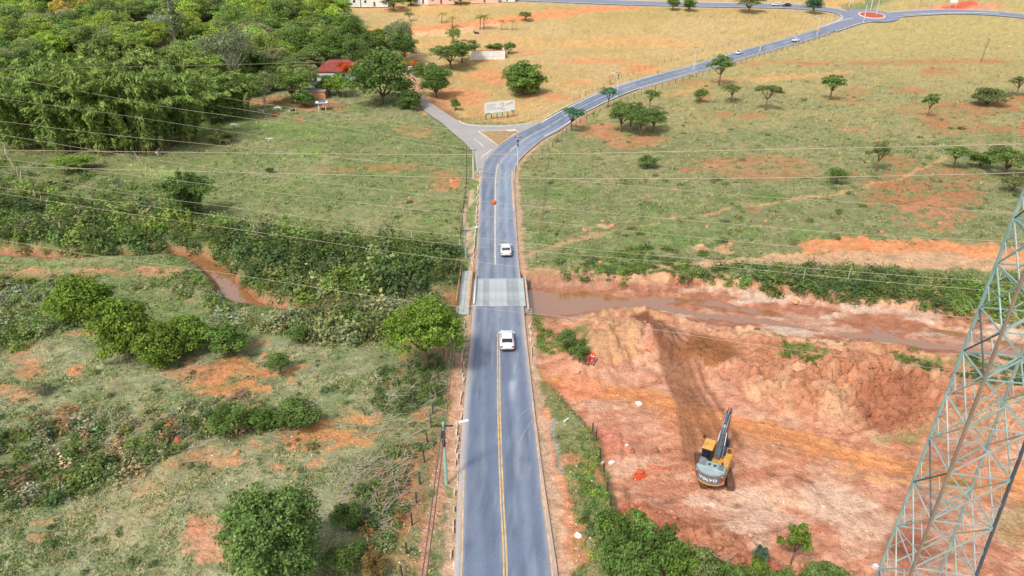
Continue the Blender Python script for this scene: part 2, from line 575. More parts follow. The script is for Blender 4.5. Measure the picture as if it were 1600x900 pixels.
def px_scale(p):
    """pixels per metre at a point"""
    return FPX / (p[1] * CT - (p[2] - CAM_H) * ST)

def height_to(p, py_top):
    """height above p at which the picture row py_top is reached"""
    lo, hi = 0.0, 60.0
    for _ in range(30):
        m = (lo + hi) / 2
        if project(p[0], p[1], p[2] + m)[1] > py_top:
            lo = m
        else:
            hi = m
    return lo

# ------------------------------------------------------------------ ground mesh
rows = [gb(800, v)[1] for v in np.arange(1200, -24, -2.05)]
rows = [6, 12, 18] + [r for r in rows if r > 20] + list(np.geomspace(rows[-1] * 1.03, 3000, 26))
rows = np.array(rows)
tans = np.concatenate([np.linspace(-2.2, -.70, 36)[:-1], np.linspace(-.69, .69, 770), np.linspace(.70, 2.2, 36)[1:]])
YY, TT = np.meshgrid(rows, tans, indexing='ij')
XX = (YY + 60) * TT
gx, gy = XX.ravel(), YY.ravel()
gz, T = terrain(gx, gy, True)
# layout map: where each bit of the land lies on the plan read from the photograph
U, V = project(gx, gy, zb(gy))
Uw = U + (T['n1'] - .5) * 36 * np.clip(V / 500, .25, 1.5); Vw = V + (fbm(gx / 7 + 40, gy / 7, 4, 5) - .5) * 26 * np.clip(V / 500, .15, 1.5)

cO = lin(128, 128, 84); cG = lin(108, 124, 66); cL = lin(104, 140, 44); cT = lin(190, 162, 112); cD = lin(166, 150, 98)
cS = lin(142, 142, 106); cSoil = lin(186, 126, 92); cOr = lin(200, 130, 80); cPk = lin(200, 136, 108); cBr = lin(140, 92, 62)
cSand = lin(200, 158, 124); cWet = lin(150, 92, 68); cRed = lin(176, 104, 74); cPale = lin(214, 176, 152); cGrey = lin(150, 146, 140)

C = np.tile(cO, (len(gx), 1))
def mixc(mask, c):
    global C
    m = np.clip(mask, 0, 1)[:, None]
    C = C * (1 - m) + c * m
nB = fbm(gx / 5, gy / 5, 4, 131); nC = fbm(gx / 1.8, gy / 1.2, 4, 151); spk = fbm(gx / .7, gy / .7, 2, 191)
_hf = .45 * (nC - .5) + .30 * (nB - .5) + .45 * (spk - .5)
def crisp(m):
    m = np.clip(m, 0, 1)
    return smooth(.22, .72, m + _hf * 5.0 * m * (1 - m) * 1.6)
def ell(px, py, rx, ry, soft=.55, rot=0.0):
    ca, sa = math.cos(rot), math.sin(rot)
    u = ((Uw - px) * ca + (Vw - py) * sa) / rx; v = (-(Uw - px) * sa + (Vw - py) * ca) / ry
    return crisp(1 - smooth(1 - soft, 1 + soft * .4, np.sqrt(u * u + v * v)))
def pgon(pts, soft=8):
    return crisp(smooth(-soft * 1.6, soft * 1.6, in_poly(Uw, Vw, pts)))
def line(pts, w, vs=2.0):
    d, _, _ = poly_dist(Uw, Vw * vs, [(a, b * vs) for a, b in pts])
    return crisp(np.exp(-(d / w) ** 2))
nA = fbm(gx / 16, gy / 16, 5, 101); nB = fbm(gx / 5, gy / 5, 4, 131); nC = fbm(gx / 1.8, gy / 1.2, 4, 151); nD = fbm(gx / 60, gy / 30, 3, 171)
spk = fbm(gx / .7, gy / .7, 2, 191)
roadx = np.interp(V, [-20, 60, 135, 195, 230, 280, 900], [1450, 1240, 985, 850, 795, 776, 790])
rightside = smooth(-10, 10, U - roadx)
# pasture on the left of the road
left = 1 - rightside
mixc(left * smooth(140, 200, V) * .75, cG)
mixc(left * smooth(.52, .66, nA) * .8, lin(140, 136, 92))
mixc(left * smooth(.56, .68, nB) * .35, cL)
# hillside on the right
mixc(rightside * smooth(330, 90, V), cD)
mixc(rightside * smooth(130, 40, V) * .6, lin(182, 162, 104))
mixc(rightside * smooth(.50, .62, nA) * smooth(60, 200, V) * .55, lin(120, 126, 78))
mixc(rightside * smooth(.55, .68, nB) * smooth(90, 250, V) * .5, lin(98, 118, 60))
# golden field beyond
fld = pgon([(560, -40), (1500, -40), (1310, 10), (1322, 20), (1312, 34), (1280, 44), (1240, 55), (1085, 98), (975, 128), (880, 168), (842, 188), (740, 190), (690, 165), (668, 150), (655, 110), (610, 70), (550, 20)], 5)
mixc(fld, cT)
mixc(fld * smooth(.48, .64, nA) * .55, lin(178, 152, 92))
mixc(fld * smooth(.55, .7, nD) * .5, lin(214, 160, 102))
mixc(fld * smooth(.50, .66, nB) * smooth(80, 150, V) * .55, lin(188, 140, 92))
mixc(fld * smooth(.52, .62, nC) * .3, lin(150, 138, 82))
mixc(fld * ell(960, 20, 260, 12) * .5, lin(168, 150, 92))
mixc(line([(560, 52), (680, 44), (760, 36), (850, 24), (930, 14), (990, 9)], 13), lin(212, 142, 94))
mixc(line([(560, 57), (700, 49), (770, 40)], 9) * .6, lin(226, 178, 136))
for (a, b, rx, ry) in ((780, 118, 60, 14), (860, 150, 50, 8), (930, 95, 90, 5), (1000, 108, 40, 8), (760, 90, 30, 8), (830, 82, 30, 5), (720, 150, 50, 18), (900, 130, 30, 5)):
    mixc(ell(a, b, rx, ry, .8) * .65, lin(212, 138, 92))
farleft = smooth(14, 2, V) * smooth(520, 480, U)
mixc(farleft, lin(214, 172, 124))
# lower left: sage turf, orange scalds
low = smooth(490, 540, V) * smooth(745, 715, U)
mixc(low * .9, cS)
mixc(low * smooth(.50, .66, nA) * .6, lin(160, 146, 108))
mixc(low * smooth(.54, .66, nB) * .55, lin(104, 120, 68))
for (a, b, rx, ry, c, k) in ((370, 595, 95, 42, cOr, .9), (440, 590, 50, 26, cOr, .8), (300, 578, 60, 26, cSoil, .7), (500, 690, 95, 30, cOr, .85), (440, 725, 70, 32, cSoil, .8), (560, 660, 40, 26, cOr, .7), (340, 860, 60, 40, cPk, .8), (320, 830, 18, 25, cSoil, .8), (70, 820, 25, 10, cOr, .7), (60, 850, 25, 14, cSoil, .6),
                         (160, 520, 80, 8, cSoil, .9), (40, 560, 34, 40, cSoil, .8), (20, 620, 40, 16, cSoil, .7), (115, 578, 22, 8, cOr, .9), (240, 545, 30, 6, cSoil, .6), (170, 810, 30, 12, cSoil, .55), (330, 730, 70, 20, cSoil, .6), (230, 770, 40, 20, cSoil, .5), (120, 660, 60, 20, lin(168, 120, 84), .6), (250, 670, 60, 24, lin(168, 128, 84), .7),
                         (430, 470, 70, 20, cSoil, .6), (300, 455, 60, 20, cSand, .7), (200, 425, 140, 9, cPk, .85), (30, 425, 60, 12, cPk, .8), (430, 510, 40, 12, cPk, .6), (400, 540, 30, 10, cSoil, .5), (520, 530, 30, 8, cSoil, .5), (620, 600, 24, 10, cSoil, .4), (470, 475, 40, 8, lin(190, 170, 110), .5), (600, 790, 20, 40, cSoil, .6), (560, 780, 40, 30, lin(150, 120, 90), .6), (640, 780, 10, 60, cRed, .5)):
    mixc(ell(a, b, rx, ry, .9) * k * .85 * smooth(.40, .62, nC * .5 + nB * .4 + spk * .2), c)
# middle left pasture details
for (a, b, rx, ry, c, k) in ((470, 205, 90, 18, cL, .5), (350, 195, 60, 14, cL, .7), (390, 180, 60, 8, cL, .6), (480, 245, 40, 14, cL, .7), (230, 275, 70, 20, lin(128, 160, 62), .7), (180, 300, 60, 12, lin(128, 160, 62), .5), (560, 210, 70, 16, lin(92, 118, 58), .6), (560, 300, 120, 30, lin(112, 126, 78), .5), (500, 350, 60, 8, cL, .4), (620, 260, 70, 10, lin(176, 128, 88), .55), (690, 280, 26, 16, cSoil, .6), (708, 283, 10, 12, cOr, .9), (650, 205, 40, 10, lin(190, 140, 100), .6), (530, 265, 40, 8, lin(176, 128, 88), .5), (440, 160, 30, 8, cSoil, .5), (500, 168, 50, 8, cSoil, .8), (410, 160, 40, 5, cSoil, .8), (340, 215, 22, 5, lin(196, 150, 100), .7), (400, 225, 60, 10, lin(150, 140, 92), .6), (470, 188, 10, 6, cSoil, .5), (225, 233, 50, 6, cBr, .6), (270, 150, 40, 5, cBr, .5), (240, 235, 30, 6, cSoil, .6)):
    mixc(left * ell(a, b, rx, ry, .9) * k * smooth(.25, .6, nC * .5 + nB * .6), c)
# streamside green on the left
mixc(left * pgon([(-100, 235), (150, 250), (300, 310), (420, 350), (560, 370), (725, 385), (735, 480), (600, 520), (380, 520), (330, 450), (250, 395), (-100, 392)], 12) * .75, lin(92, 106, 54))
mixc(left * pgon([(-100, 425), (200, 432), (330, 440), (370, 500), (200, 490), (60, 530), (-100, 560)], 12) * .6, lin(112, 124, 76))
# hillside scalds on the right
for (a, b, rx, ry, k) in ((1440, 300, 110, 50, .75), (1460, 335, 70, 26, .8), (1190, 265, 100, 26, .6), (1130, 255, 50, 12, .5), (1080, 268, 24, 8, .8), (1520, 200, 90, 12, .6), (1480, 170, 110, 16, .6), (1250, 100, 40, 4, .9), (1290, 99, 20, 3, .8), (1440, 96, 180, 5, .8), (1470, 112, 40, 8, .7), (1330, 145, 40, 10, .5), (1420, 140, 40, 6, .7), (1590, 160, 40, 16, .8), (1160, 100, 60, 6, .5), (1060, 130, 60, 6, .5), (1100, 150, 12, 18, .5), (1150, 180, 60, 6, .7), (1330, 205, 30, 4, .8), (1460, 190, 30, 6, .7), (940, 205, 40, 14, .9), (985, 220, 60, 10, .6), (905, 190, 14, 12, .7), (1020, 215, 30, 10, .5), (1320, 270, 30, 8, .5), (1400, 250, 40, 10, .5), (1170, 330, 20, 7, .6), (840, 262, 12, 20, .3), (1330, 160, 50, 5, .5), (1570, 245, 50, 8, .6)):
    mixc(rightside * ell(a, b, rx, ry, .95) * k * smooth(.46, .60, nC * .55 + nB * .40 + spk * .2), cSoil if (a + b) % 2 else lin(178, 112, 80))
mixc(rightside * line([(1180, 128), (1270, 118), (1330, 112)], 7) * .5, lin(206, 160, 104))
mixc(rightside * line([(990, 352), (1060, 344), (1180, 324), (1290, 306), (1380, 284), (1440, 262), (1475, 246)], 3.6) * .6, lin(208, 158, 112))
mixc(rightside * line([(830, 400), (890, 378), (950, 362)], 9) * .6, lin(202, 156, 118))
mixc(rightside * line([(1040, 150), (1130, 128), (1270, 118)], 8) * .4, lin(206, 150, 100))
# greener turf beside the road and along the stream on the right
for (a, b, rx, ry, k) in ((880, 300, 70, 70, .45), (1020, 350, 120, 40, .6), (1100, 385, 150, 20, .6), (1180, 310, 60, 10, .8), (1230, 365, 100, 14, .7), (960, 400, 120, 25, .7), (1340, 225, 60, 5, .5), (1200, 215, 60, 8, .4), (850, 350, 30, 60, .5)):
    mixc(rightside * ell(a, b, rx, ry, .9) * k * smooth(.25, .55, nB), lin(94, 124, 50))
mixc(rightside * pgon([(1040, 408), (1150, 398), (1260, 392), (1420, 388), (1640, 385), (1640, 428), (1480, 420), (1300, 408), (1160, 410), (1060, 420), (1000, 420)], 5) * .85, cSand)
mixc(rightside * line([(1265, 384), (1340, 380), (1400, 382), (1480, 388), (1560, 396), (1640, 402)], 17, 1.5), lin(208, 140, 94))
mixc(rightside * ell(1355, 378, 14, 14) * .9, lin(214, 132, 90))
mixc(rightside * pgon([(1110, 412), (1300, 412), (1500, 426), (1700, 436), (1700, 515), (1500, 490), (1300, 470), (1120, 452)], 5) * .85, lin(84, 106, 48))
for (a, b, rx, ry) in ((1095, 384, 18, 6), (1130, 384, 20, 8), (1060, 412, 60, 8), (940, 352, 14, 4), (912, 358, 8, 3)):
    mixc(ell(a, b, rx, ry, .7) * .9, cSand * .95)

# ---- the worked earth
sm, q = T['sm'], T['q']
site_c = np.tile(cPk, (len(gx), 1))
def mixs(mask, c):
    global site_c
    m = np.clip(mask, 0, 1)[:, None]
    site_c = site_c * (1 - m) + c * m
mixs(smooth(.42, .62, nA) * .6, lin(200, 128, 94))
mixs(smooth(.52, .64, nB) * .6, lin(214, 168, 142))
mixs(smooth(.52, .60, nC) * .45, lin(178, 114, 88)); mixs(smooth(.54, .60, spk) * .3, lin(212, 158, 130)); mixs(smooth(.55, .62, fbm(gx / 2.6, gy / 1.0, 4, 217)) * .5, lin(216, 164, 136))
streak = fbm((gx + .55 * gy) / 9, (gy - .3 * gx) / 1.1, 4, 211)
mixs(smooth(.52, .66, streak) * .55, lin(182, 112, 80))
mixs(line([(835, 585), (930, 606), (1030, 622), (1160, 662), (1330, 702), (1480, 730), (1640, 756)], 24), lin(216, 142, 92))
mixs(line([(850, 590), (1010, 622), (1160, 655)], 14) * smooth(.45, .6, streak) * .8, lin(206, 124, 84))
mixs(line([(1330, 725), (1480, 745), (1640, 775)], 14) * .8, lin(220, 156, 108))
mixs(line([(1300, 700), (1200, 680), (1100, 690), (1050, 640)], 24) * .5, lin(196, 126, 84))
mixs(line([(1010, 490), (1055, 560), (1092, 630), (1118, 690)], 26) * .55, lin(158, 106, 74))
mixs(fan_mask(gx, gy, .34) * smooth(.38, .54, nB + .12) * .75, lin(128, 82, 60)); mixs(fan_mask(gx, gy, .34, HAUL) * smooth(.45, .6, nB + .05) * .45, lin(186, 120, 78))
mixs(ell(1108, 545, 62, 32, .7), lin(152, 98, 62))
mixs(ell(1010, 485, 36, 14, .7) * .9, lin(124, 76, 58))
mixs(ell(930, 500, 70, 34, .7) * .8, lin(204, 150, 116))
mixs(ell(955, 545, 50, 34, .7) * .7, lin(196, 146, 104))
mixs(T['rough'] * .75, lin(186, 124, 90))
mixs(T['rough'] * smooth(.5, .66, nB) * .7, lin(206, 158, 124))
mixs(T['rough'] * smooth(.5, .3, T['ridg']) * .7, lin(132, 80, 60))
mixs(ell(1390, 630, 70, 46, .6) * .85, lin(164, 102, 76))
mixs(pgon(ROUGH2, 10) * .6, lin(178, 104, 80))
mixs(ell(1250, 800, 170, 60, .8) * smooth(.45, .6, nB) * .6, lin(218, 180, 158))
mixs(ell(1080, 770, 30, 12, .8) * .7, lin(220, 180, 160)); mixs(ell(1220, 770, 40, 20, .8) * .6, lin(222, 172, 140))
mixs(ell(950, 690, 40, 30, .8) * .55, lin(190, 104, 82)); mixs(ell(900, 600, 60, 16, .8) * .6, lin(220, 136, 106))
mixs(ell(1000, 735, 16, 6, .8), lin(200, 84, 48))
mixs(ell(1030, 725, 20, 4, .8) * .7, lin(204, 92, 66))
mixs(ell(1430, 850, 50, 40, .8) * .8, lin(170, 100, 80))
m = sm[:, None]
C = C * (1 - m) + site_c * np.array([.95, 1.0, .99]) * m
# tufts greening the spoil
for (a, b, rx, ry, k) in ((895, 530, 26, 30, .8), (1250, 545, 36, 22, .8), (1440, 570, 50, 26, .8), (1560, 560, 60, 24, .8), (1340, 520, 60, 6, .8), (1180, 510, 40, 6, .6), (1430, 680, 60, 10, .6), (1290, 545, 10, 4, .8), (1190, 540, 14, 4, .5), (1560, 600, 40, 20, .6), (1590, 810, 60, 40, .4), (1500, 740, 30, 6, .6), (830, 500, 14, 30, .9), (845, 540, 16, 16, .5)):
    mixc(ell(a, b, rx, ry, .9) * k * smooth(.35, .6, nC * .6 + nB * .5), lin(96, 122, 56))
# verges
Rv = T['rd']
verge_r = rightside * smooth(14, 9, Rv + (nB - .5) * 6) * smooth(540, 620, V) * (1 - sm)
mixc(verge_r, lin(124, 122, 76)); mixc(verge_r * smooth(.52, .6, nB) * .8, cSoil); mixc(verge_r * smooth(.54, .66, nC) * .7, lin(90, 116, 52))
mixc(line([(852, 640), (865, 690), (878, 770), (893, 880), (896, 940)], 9, 1) * .9, lin(200, 138, 108))
mixc(line([(868, 662), (874, 700), (878, 735)], 4, 1) * .8, cGrey)
verge_l = left * smooth(9.0, 7.0, Rv) * smooth(480, 540, V)
mixc(verge_l * .9, lin(122, 124, 80)); mixc(verge_l * smooth(.5, .62, nB) * .75, lin(176, 130, 96)); mixc(verge_l * smooth(.55, .66, nC) * .6, lin(92, 112, 56))
mixc(line([(714, 560), (706, 620), (694, 700), (684, 780), (670, 860), (655, 950)], 9, 1) * .85, lin(196, 144, 116))
mixc(line([(640, 640), (648, 700), (640, 780), (632, 850)], 12, 1) * smooth(.4, .6, nB) * .6, lin(186, 120, 84))
mixc(crisp(smooth(1.7, .3, Rv + (nC - .5) * 2.0)) * .8 * smooth(120, 220, V), lin(196, 160, 134))
mixc(smooth(3.0, .5, T['rr'] + (nC - .5) * 2.5) * .6 * smooth(170, 120, V), lin(176, 160, 134))
mixc(line([(744, 380), (741, 330), (742, 285)], 5, 1) * .9, lin(110, 140, 60))
mixc(line([(737, 425), (733, 395), (728, 370), (735, 300)], 4, 1) * .9, lin(196, 166, 140))
# track to the farm
mixc(line([(643, 98), (645, 125), (654, 150), (668, 168)], 11, 1) * .9, lin(196, 150, 120))
mixc(line([(672, 165), (700, 180), (716, 194)], 10, 1) * .6, lin(170, 104, 76))
mixc(pgon([(700, 190), (716, 189), (735, 194.5), (790, 195.5), (800, 190), (740, 182)], 3) * .6, lin(140, 132, 84))
mixc(pgon([(1380, 20), (1470, 8), (1560, 6), (1570, 14), (1470, 17), (1400, 19)], 2) * .9, lin(206, 140, 112)); mixc(line([(1480, 15), (1520, 6)], 9) * .9, lin(206, 90, 66))
# stream banks, sand and wet bed
mixc(crisp(smooth(2.1, 1.3, q + .5 * smooth(-3, -9, gx) + (nC - .5) * .5)) * (.55 + .45 * T['right']) * smooth(.3, .55, nB + .15 * T['right']), cSand * np.array([.95, .86, .80]))
lefty = (1 - T['right']) * smooth(-3, -9, gx)
bed = smooth(1.5, 1.2, q + .42 * lefty)
bedc = np.tile(lin(190, 140, 112), (len(gx), 1))
def mixb(mask, c):
    global bedc
    mm = np.clip(mask, 0, 1)[:, None]
    bedc = bedc * (1 - mm) + c * mm
bn = T['barn'] + _hf * .35
mixb(smooth(.50, .56, bn), lin(200, 172, 152))
mixb(smooth(.48, .43, bn) * .8, lin(158, 102, 80))
mixb(smooth(.54, .60, fbm(gx / 3.5, gy / .7, 4, 239)) * .5, lin(170, 118, 94))
mixb((1 - T['right']) * .7, lin(156, 104, 76))
mixb(smooth(WATER_Z + .35, WATER_Z + .02, gz) * .7, lin(164, 108, 80))
C = C * (1 - bed[:, None]) + bedc * bed[:, None]
bankface = smooth(1.62, 1.45, q) * smooth(1.1, 1.3, q)
mixc(crisp(bankface) * T['right'] * .6, lin(180, 116, 82)); mixc(bankface * T['right'] * smooth(.5, .55, nB + _hf * .3) * .8, lin(212, 168, 132))
# speckle
turf = (1 - sm) * (1 - bed) * smooth(1.35, 1.05, C[:, 0] / (C[:, 1] + 1e-6))
mixc(turf * smooth(.50, .57, nC) * .30, lin(92, 104, 62)); mixc(turf * smooth(.53, .60, fbm(gx / 2.3, gy / 1.6, 4, 223)) * .25, lin(158, 154, 112))
mixc(turf * smooth(.56, .63, fbm(gx / 1.0, gy / .8, 3, 229)) * .2, lin(172, 132, 100)); mixc(turf * smooth(.52, .60, fbm(gx / 1.3, gy / .9, 4, 233)) * .45, lin(96, 110, 62))
C = C * (1 + (spk - .5)[:, None] * .42) * (1 + (nC - .5)[:, None] * .40)
lum = (C @ np.array([.25, .62, .13]))[:, None]
C = (lum + (C - lum) * (.95 - .09 * turf)[:, None]) * (1 + .14 * turf)[:, None]
C = np.clip(C, .01, .9) * np.array([.97, .97, .95])

nr, nc = YY.shape
idx = np.arange(nr * nc).reshape(nr, nc)
F = np.stack([idx[:-1, :-1], idx[:-1, 1:], idx[1:, 1:], idx[1:, :-1]], -1).reshape(-1, 4)
M_ground = attr_mat('ground_earth_and_turf', noises=((1.6, .20), (6.0, .26), (22.0, .22)), bump=.8, bump_scale=3.0, bump_dist=.30)
ground_o = structure(link('ground', mesh_from('ground', np.stack([gx, gy, gz], -1), F, C, True), M_ground))

def ground_sampler():
    """colour of the land near a point, by the nearest mesh vertex"""
    Cg = C.reshape(nr, nc, 3)
    def f(x, y):
        i = np.clip(np.searchsorted(rows, y), 0, nr - 1)
        j = np.clip(np.searchsorted(tans, x / (y + 60)), 0, nc - 1)
        return Cg[i, j]
    return f
gcol = ground_sampler()
# ------------------------------------------------------------------ roads, water, bridge
def ribbon(name, C2, cols, zoff, colors_fn, zfn=None, mat=None, parent=None):
    """C2: centre points (n,2); cols: (n,k) offsets to the right; colour per vertex"""
    C2 = np.asarray(C2); n, k = cols.shape
    d = np.gradient(C2, axis=0); d /= np.linalg.norm(d, axis=1)[:, None]
    nx, ny = d[:, 1], -d[:, 0]
    X = C2[:, 0:1] + nx[:, None] * cols; Y = C2[:, 1:2] + ny[:, None] * cols
    Z = (zb(Y) if zfn is None else zfn(X, Y)) + zoff
    idx = np.arange(n * k).reshape(n, k)
    F = np.stack([idx[:-1, :-1], idx[:-1, 1:], idx[1:, 1:], idx[1:, :-1]], -1).reshape(-1, 4)
    al = np.concatenate([[0], np.cumsum(np.linalg.norm(np.diff(C2, axis=0), axis=1))])
    cc = colors_fn(cols, np.repeat(al[:, None], k, 1), X, Y).reshape(-1, 3)
    me = mesh_from(name, np.stack([X, Y, Z], -1).reshape(-1, 3), F, cc, True)
    return link(name, me, mat, parent)

M_road = attr_mat('asphalt', rough=.6, spec=.35, noises=((.35, .07), (6.0, .12), (40., .18)), bump=.15, bump_scale=30, bump_dist=.02)
cA = lin(108, 120, 140); cA2 = lin(138, 150, 164); cDust = lin(196, 166, 148); cEdge = lin(150, 152, 158)
def road_cols(hw, k=29):
    t = np.linspace(-1, 1, k)
    return hw[:, None] * t[None, :]
def road_color(u, s, X, Y):
    hw = np.abs(u).max(axis=1)[:, None]
    t = u / hw
    n = fbm(X / 1.1, Y / 9, 4, 301); n2 = fbm(X / .5, Y / 2.5, 3, 305); n3 = fbm(X / 9, Y / 22, 3, 309)
    c = np.tile(cA, t.shape + (1,))
    def mx(m, k):
        nonlocal c
        m = np.clip(m, 0, 1)[..., None]; c = c * (1 - m) + k * m
    mx(smooth(.42, .6, n3) * .6, lin(134, 142, 156))
    for w0 in (-.72, -.30, .30, .70):
        mx(np.exp(-((t - w0 + (n - .5) * .06) / .10) ** 2) * .30 * (.5 + n), lin(88, 98, 122))
    mx(np.exp(-((t + .50) / .09) ** 2) * .25, cA2); mx(np.exp(-((t - .50) / .10) ** 2) * .35, cA2)
    mx(np.exp(-(t / .05) ** 2) * .35, lin(150, 158, 170))
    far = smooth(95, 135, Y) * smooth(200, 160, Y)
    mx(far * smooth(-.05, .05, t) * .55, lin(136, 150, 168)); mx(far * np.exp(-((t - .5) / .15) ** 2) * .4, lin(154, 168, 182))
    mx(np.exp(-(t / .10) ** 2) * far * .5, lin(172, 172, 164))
    edge = np.abs(t) + (n - .5) * .16 + (n2 - .5) * .08
    mx(smooth(.80, .93, edge) * .75, cEdge); mx(smooth(.90, .985, edge) * .9, cDust)
    mx(smooth(-.78, -.94, t + (n - .5) * .12) * .6 * smooth(110, 60, Y), lin(176, 172, 168))
    mx(smooth(.58, .70, n2) * .35, lin(78, 84, 102)); mx(smooth(.60, .68, fbm(X / .35, Y / 5, 3, 311)) * .35, lin(150, 152, 158))
    # polished and patched spots
    for (px, py, rx, ry, k) in ((800, 604, .35, 3.0, .6), (801, 592, .3, 1.5, .5), (805, 580, .4, 4, .3)):
        cx, cy = gb(px, py)
        mx(np.exp(-((X - cx) / rx) ** 2 - ((Y - cy) / ry) ** 2) * k * smooth(.3, .6, n2), lin(178, 186, 198))
    return c
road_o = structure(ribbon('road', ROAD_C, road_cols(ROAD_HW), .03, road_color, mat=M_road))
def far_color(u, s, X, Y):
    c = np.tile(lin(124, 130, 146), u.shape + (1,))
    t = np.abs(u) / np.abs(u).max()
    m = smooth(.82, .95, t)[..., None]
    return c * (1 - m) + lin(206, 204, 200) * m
def const_cols(n, hw, k=9):
    return np.tile(np.linspace(-hw, hw, k), (n, 1))
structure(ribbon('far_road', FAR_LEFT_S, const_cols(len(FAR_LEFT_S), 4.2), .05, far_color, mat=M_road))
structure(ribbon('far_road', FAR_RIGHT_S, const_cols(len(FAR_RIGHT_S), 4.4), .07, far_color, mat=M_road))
# roundabout: ring of asphalt, red paved island with white kerb
def disc(name, c, r0, r1, z, mat, cl=None, n=40):
    a = np.linspace(0, 2 * math.pi, n, endpoint=False)
    rr = [r0, r1]
    pts = [(c[0] + r_ * math.cos(t), c[1] + r_ * math.sin(t)) for r_ in rr for t in a]
    v = [(x, y, float(zb(y)) + z) for x, y in pts]
    f = [(i, (i + 1) % n, n + (i + 1) % n, n + i) for i in range(n)]
    return link(name, mesh_from(name, v, np.array(f), None if cl is None else np.tile(cl, (len(v), 1)), True), mat)
structure(disc('roundabout_road', ROUND_C, 5.5, 11.5, .10, M_road, lin(126, 132, 152)))
M_whitepaint = simple('white_road_paint', (.72, .71, .68), .7, var=.18, scale=2.0)
M_redpave = simple('red_paving', lin(176, 84, 62), .9, var=.15)
M_kerb = simple('whitewashed_concrete_kerb', lin(206, 192, 176), .85, var=.3, scale=1.2)
def island(name, ring, h, kerb_w, top_mat, label):
    """ring: closed world outline; kerb round a raised top"""
    e = empty(name, (ring[0][0], ring[0][1], float(zb(ring[0][1]))))
    ox, oy, oz = e.location
    n = len(ring); cx = sum(p[0] for p in ring) / n; cy = sum(p[1] for p in ring) / n
    inner = []
    for (x, y) in ring:
        l = math.hypot(x - cx, y - cy); k = max(.2, (l - kerb_w) / l)
        inner.append((cx + (x - cx) * k, cy + (y - cy) * k))
    def zz(p, h_): return float(zb(p[1])) + h_ - oz
    v = [(x - ox, y - oy, zz((x, y), -.3)) for x, y in ring] + [(x - ox, y - oy, zz((x, y), h)) for x, y in ring] + [(x - ox, y - oy, zz((x, y), h)) for x, y in inner] + [(x - ox, y - oy, zz((x, y), h - .06)) for x, y in inner]
    f = []
    for b in (0, n, 2 * n):
        f += [(b + i, b + (i + 1) % n, b + n + (i + 1) % n, b + n + i) for i in range(n)]
    k = MB(); k.add(v, f); k.build('kerb', M_kerb, e)
    t = MB(); t.add([(x - ox, y - oy, zz((x, y), h - .05)) for x, y in inner], [tuple(range(n))])
    t.build('top', top_mat, e)
    tag(e, label, 'traffic island')
    return e
_rc = [(ROUND_C[0] + 6.0 * math.cos(a), ROUND_C[1] + 6.0 * math.sin(a)) for a in np.linspace(0, 2 * math.pi, 36, endpoint=False)]
island('roundabout_island', _rc, .35, .7, M_redpave, 'round red paved roundabout island with a white kerb')
M_islandturf = simple('island_turf', lin(158, 132, 92), .95, var=.35, scale=1.5)
_tri = []
_ip = wpts(ISLAND_POLY)
for i in range(len(_ip)):
    a, b = _ip[i], _ip[(i + 1) % len(_ip)]
    for k in range(6):
        t = k / 6
        _tri.append((a[0] + (b[0] - a[0]) * t, a[1] + (b[1] - a[1]) * t))
island('traffic_island', _tri, .18, .35, M_islandturf, 'triangular grassy traffic island between the side road and the main road')

# side road: one grey sheet
def sheet(name, pts, z, mat, colfn):
    bm = bmesh.new()
    vs = [bm.verts.new((x, y, 0)) for x, y in pts]
    bm.faces.new(vs)
    bmesh.ops.triangulate(bm, faces=bm.faces)
    for _ in range(4):
        bmesh.ops.subdivide_edges(bm, edges=[e for e in bm.edges if e.calc_length() > 1.6], cuts=1)
        bmesh.ops.triangulate(bm, faces=[f for f in bm.faces if len(f.verts) > 3])
    me = bpy.data.meshes.new(name)
    for v in bm.verts:
        v.co.z = float(zb(v.co.y)) + z
    bmesh.ops.recalc_face_normals(bm, faces=bm.faces)
    bm.to_mesh(me); bm.free()
    co = np.zeros(len(me.vertices) * 3, np.float32); me.vertices.foreach_get('co', co); co = co.reshape(-1, 3)
    ca = me.color_attributes.new('Col', 'FLOAT_COLOR', 'POINT')
    c4 = np.ones((len(co), 4), np.float32); c4[:, :3] = colfn(co[:, 0], co[:, 1]); ca.data.foreach_set('color', c4.ravel())
    if sum(p.normal.z for p in me.polygons) < 0:
        me.flip_normals()
    return link(name, me, mat)
def side_c(x, y):
    n = fbm(x / 3, y / 3, 4, 401)[:, None]
    return lin(150, 150, 152) * (1 - n) + lin(172, 162, 154) * n
structure(sheet('side_road', _side_w, .022, M_road, side_c))

# painted lines
def strip(name, pts, w, z, mat, dash=None, jitter=0.0, parent=None):
    Cc = spline(pts, 1.0)
    keep = []
    d = np.gradient(Cc, axis=0); d /= np.linalg.norm(d, axis=1)[:, None]
    al = np.concatenate([[0], np.cumsum(np.linalg.norm(np.diff(Cc, axis=0), axis=1))])
    v, f = [], []
    for i in range(len(Cc)):
        x, y = Cc[i]; nx, ny = d[i][1], -d[i][0]
        ww = w * (1 + jitter * (random.random() - .5))
        v += [(x - nx * ww / 2, y - ny * ww / 2, float(zb(y)) + z), (x + nx * ww / 2, y + ny * ww / 2, float(zb(y)) + z)]
        if i and (dash is None or (al[i] % (dash[0] + dash[1])) < dash[0]):
            f.append((2 * i - 2, 2 * i - 1, 2 * i + 1, 2 * i))
    return structure(link(name, mesh_from(name, v, np.array(f)), mat, parent))
M_yellow = simple('worn_yellow_road_paint', lin(206, 172, 110), .75, var=.28, scale=1.5)
M_cream = simple('worn_cream_road_paint', lin(206, 196, 172), .75, var=.25, scale=1.5)
M_ochre = simple('worn_ochre_edge_paint', lin(206, 168, 124), .8, var=.3, scale=1.5)
random.seed(4)
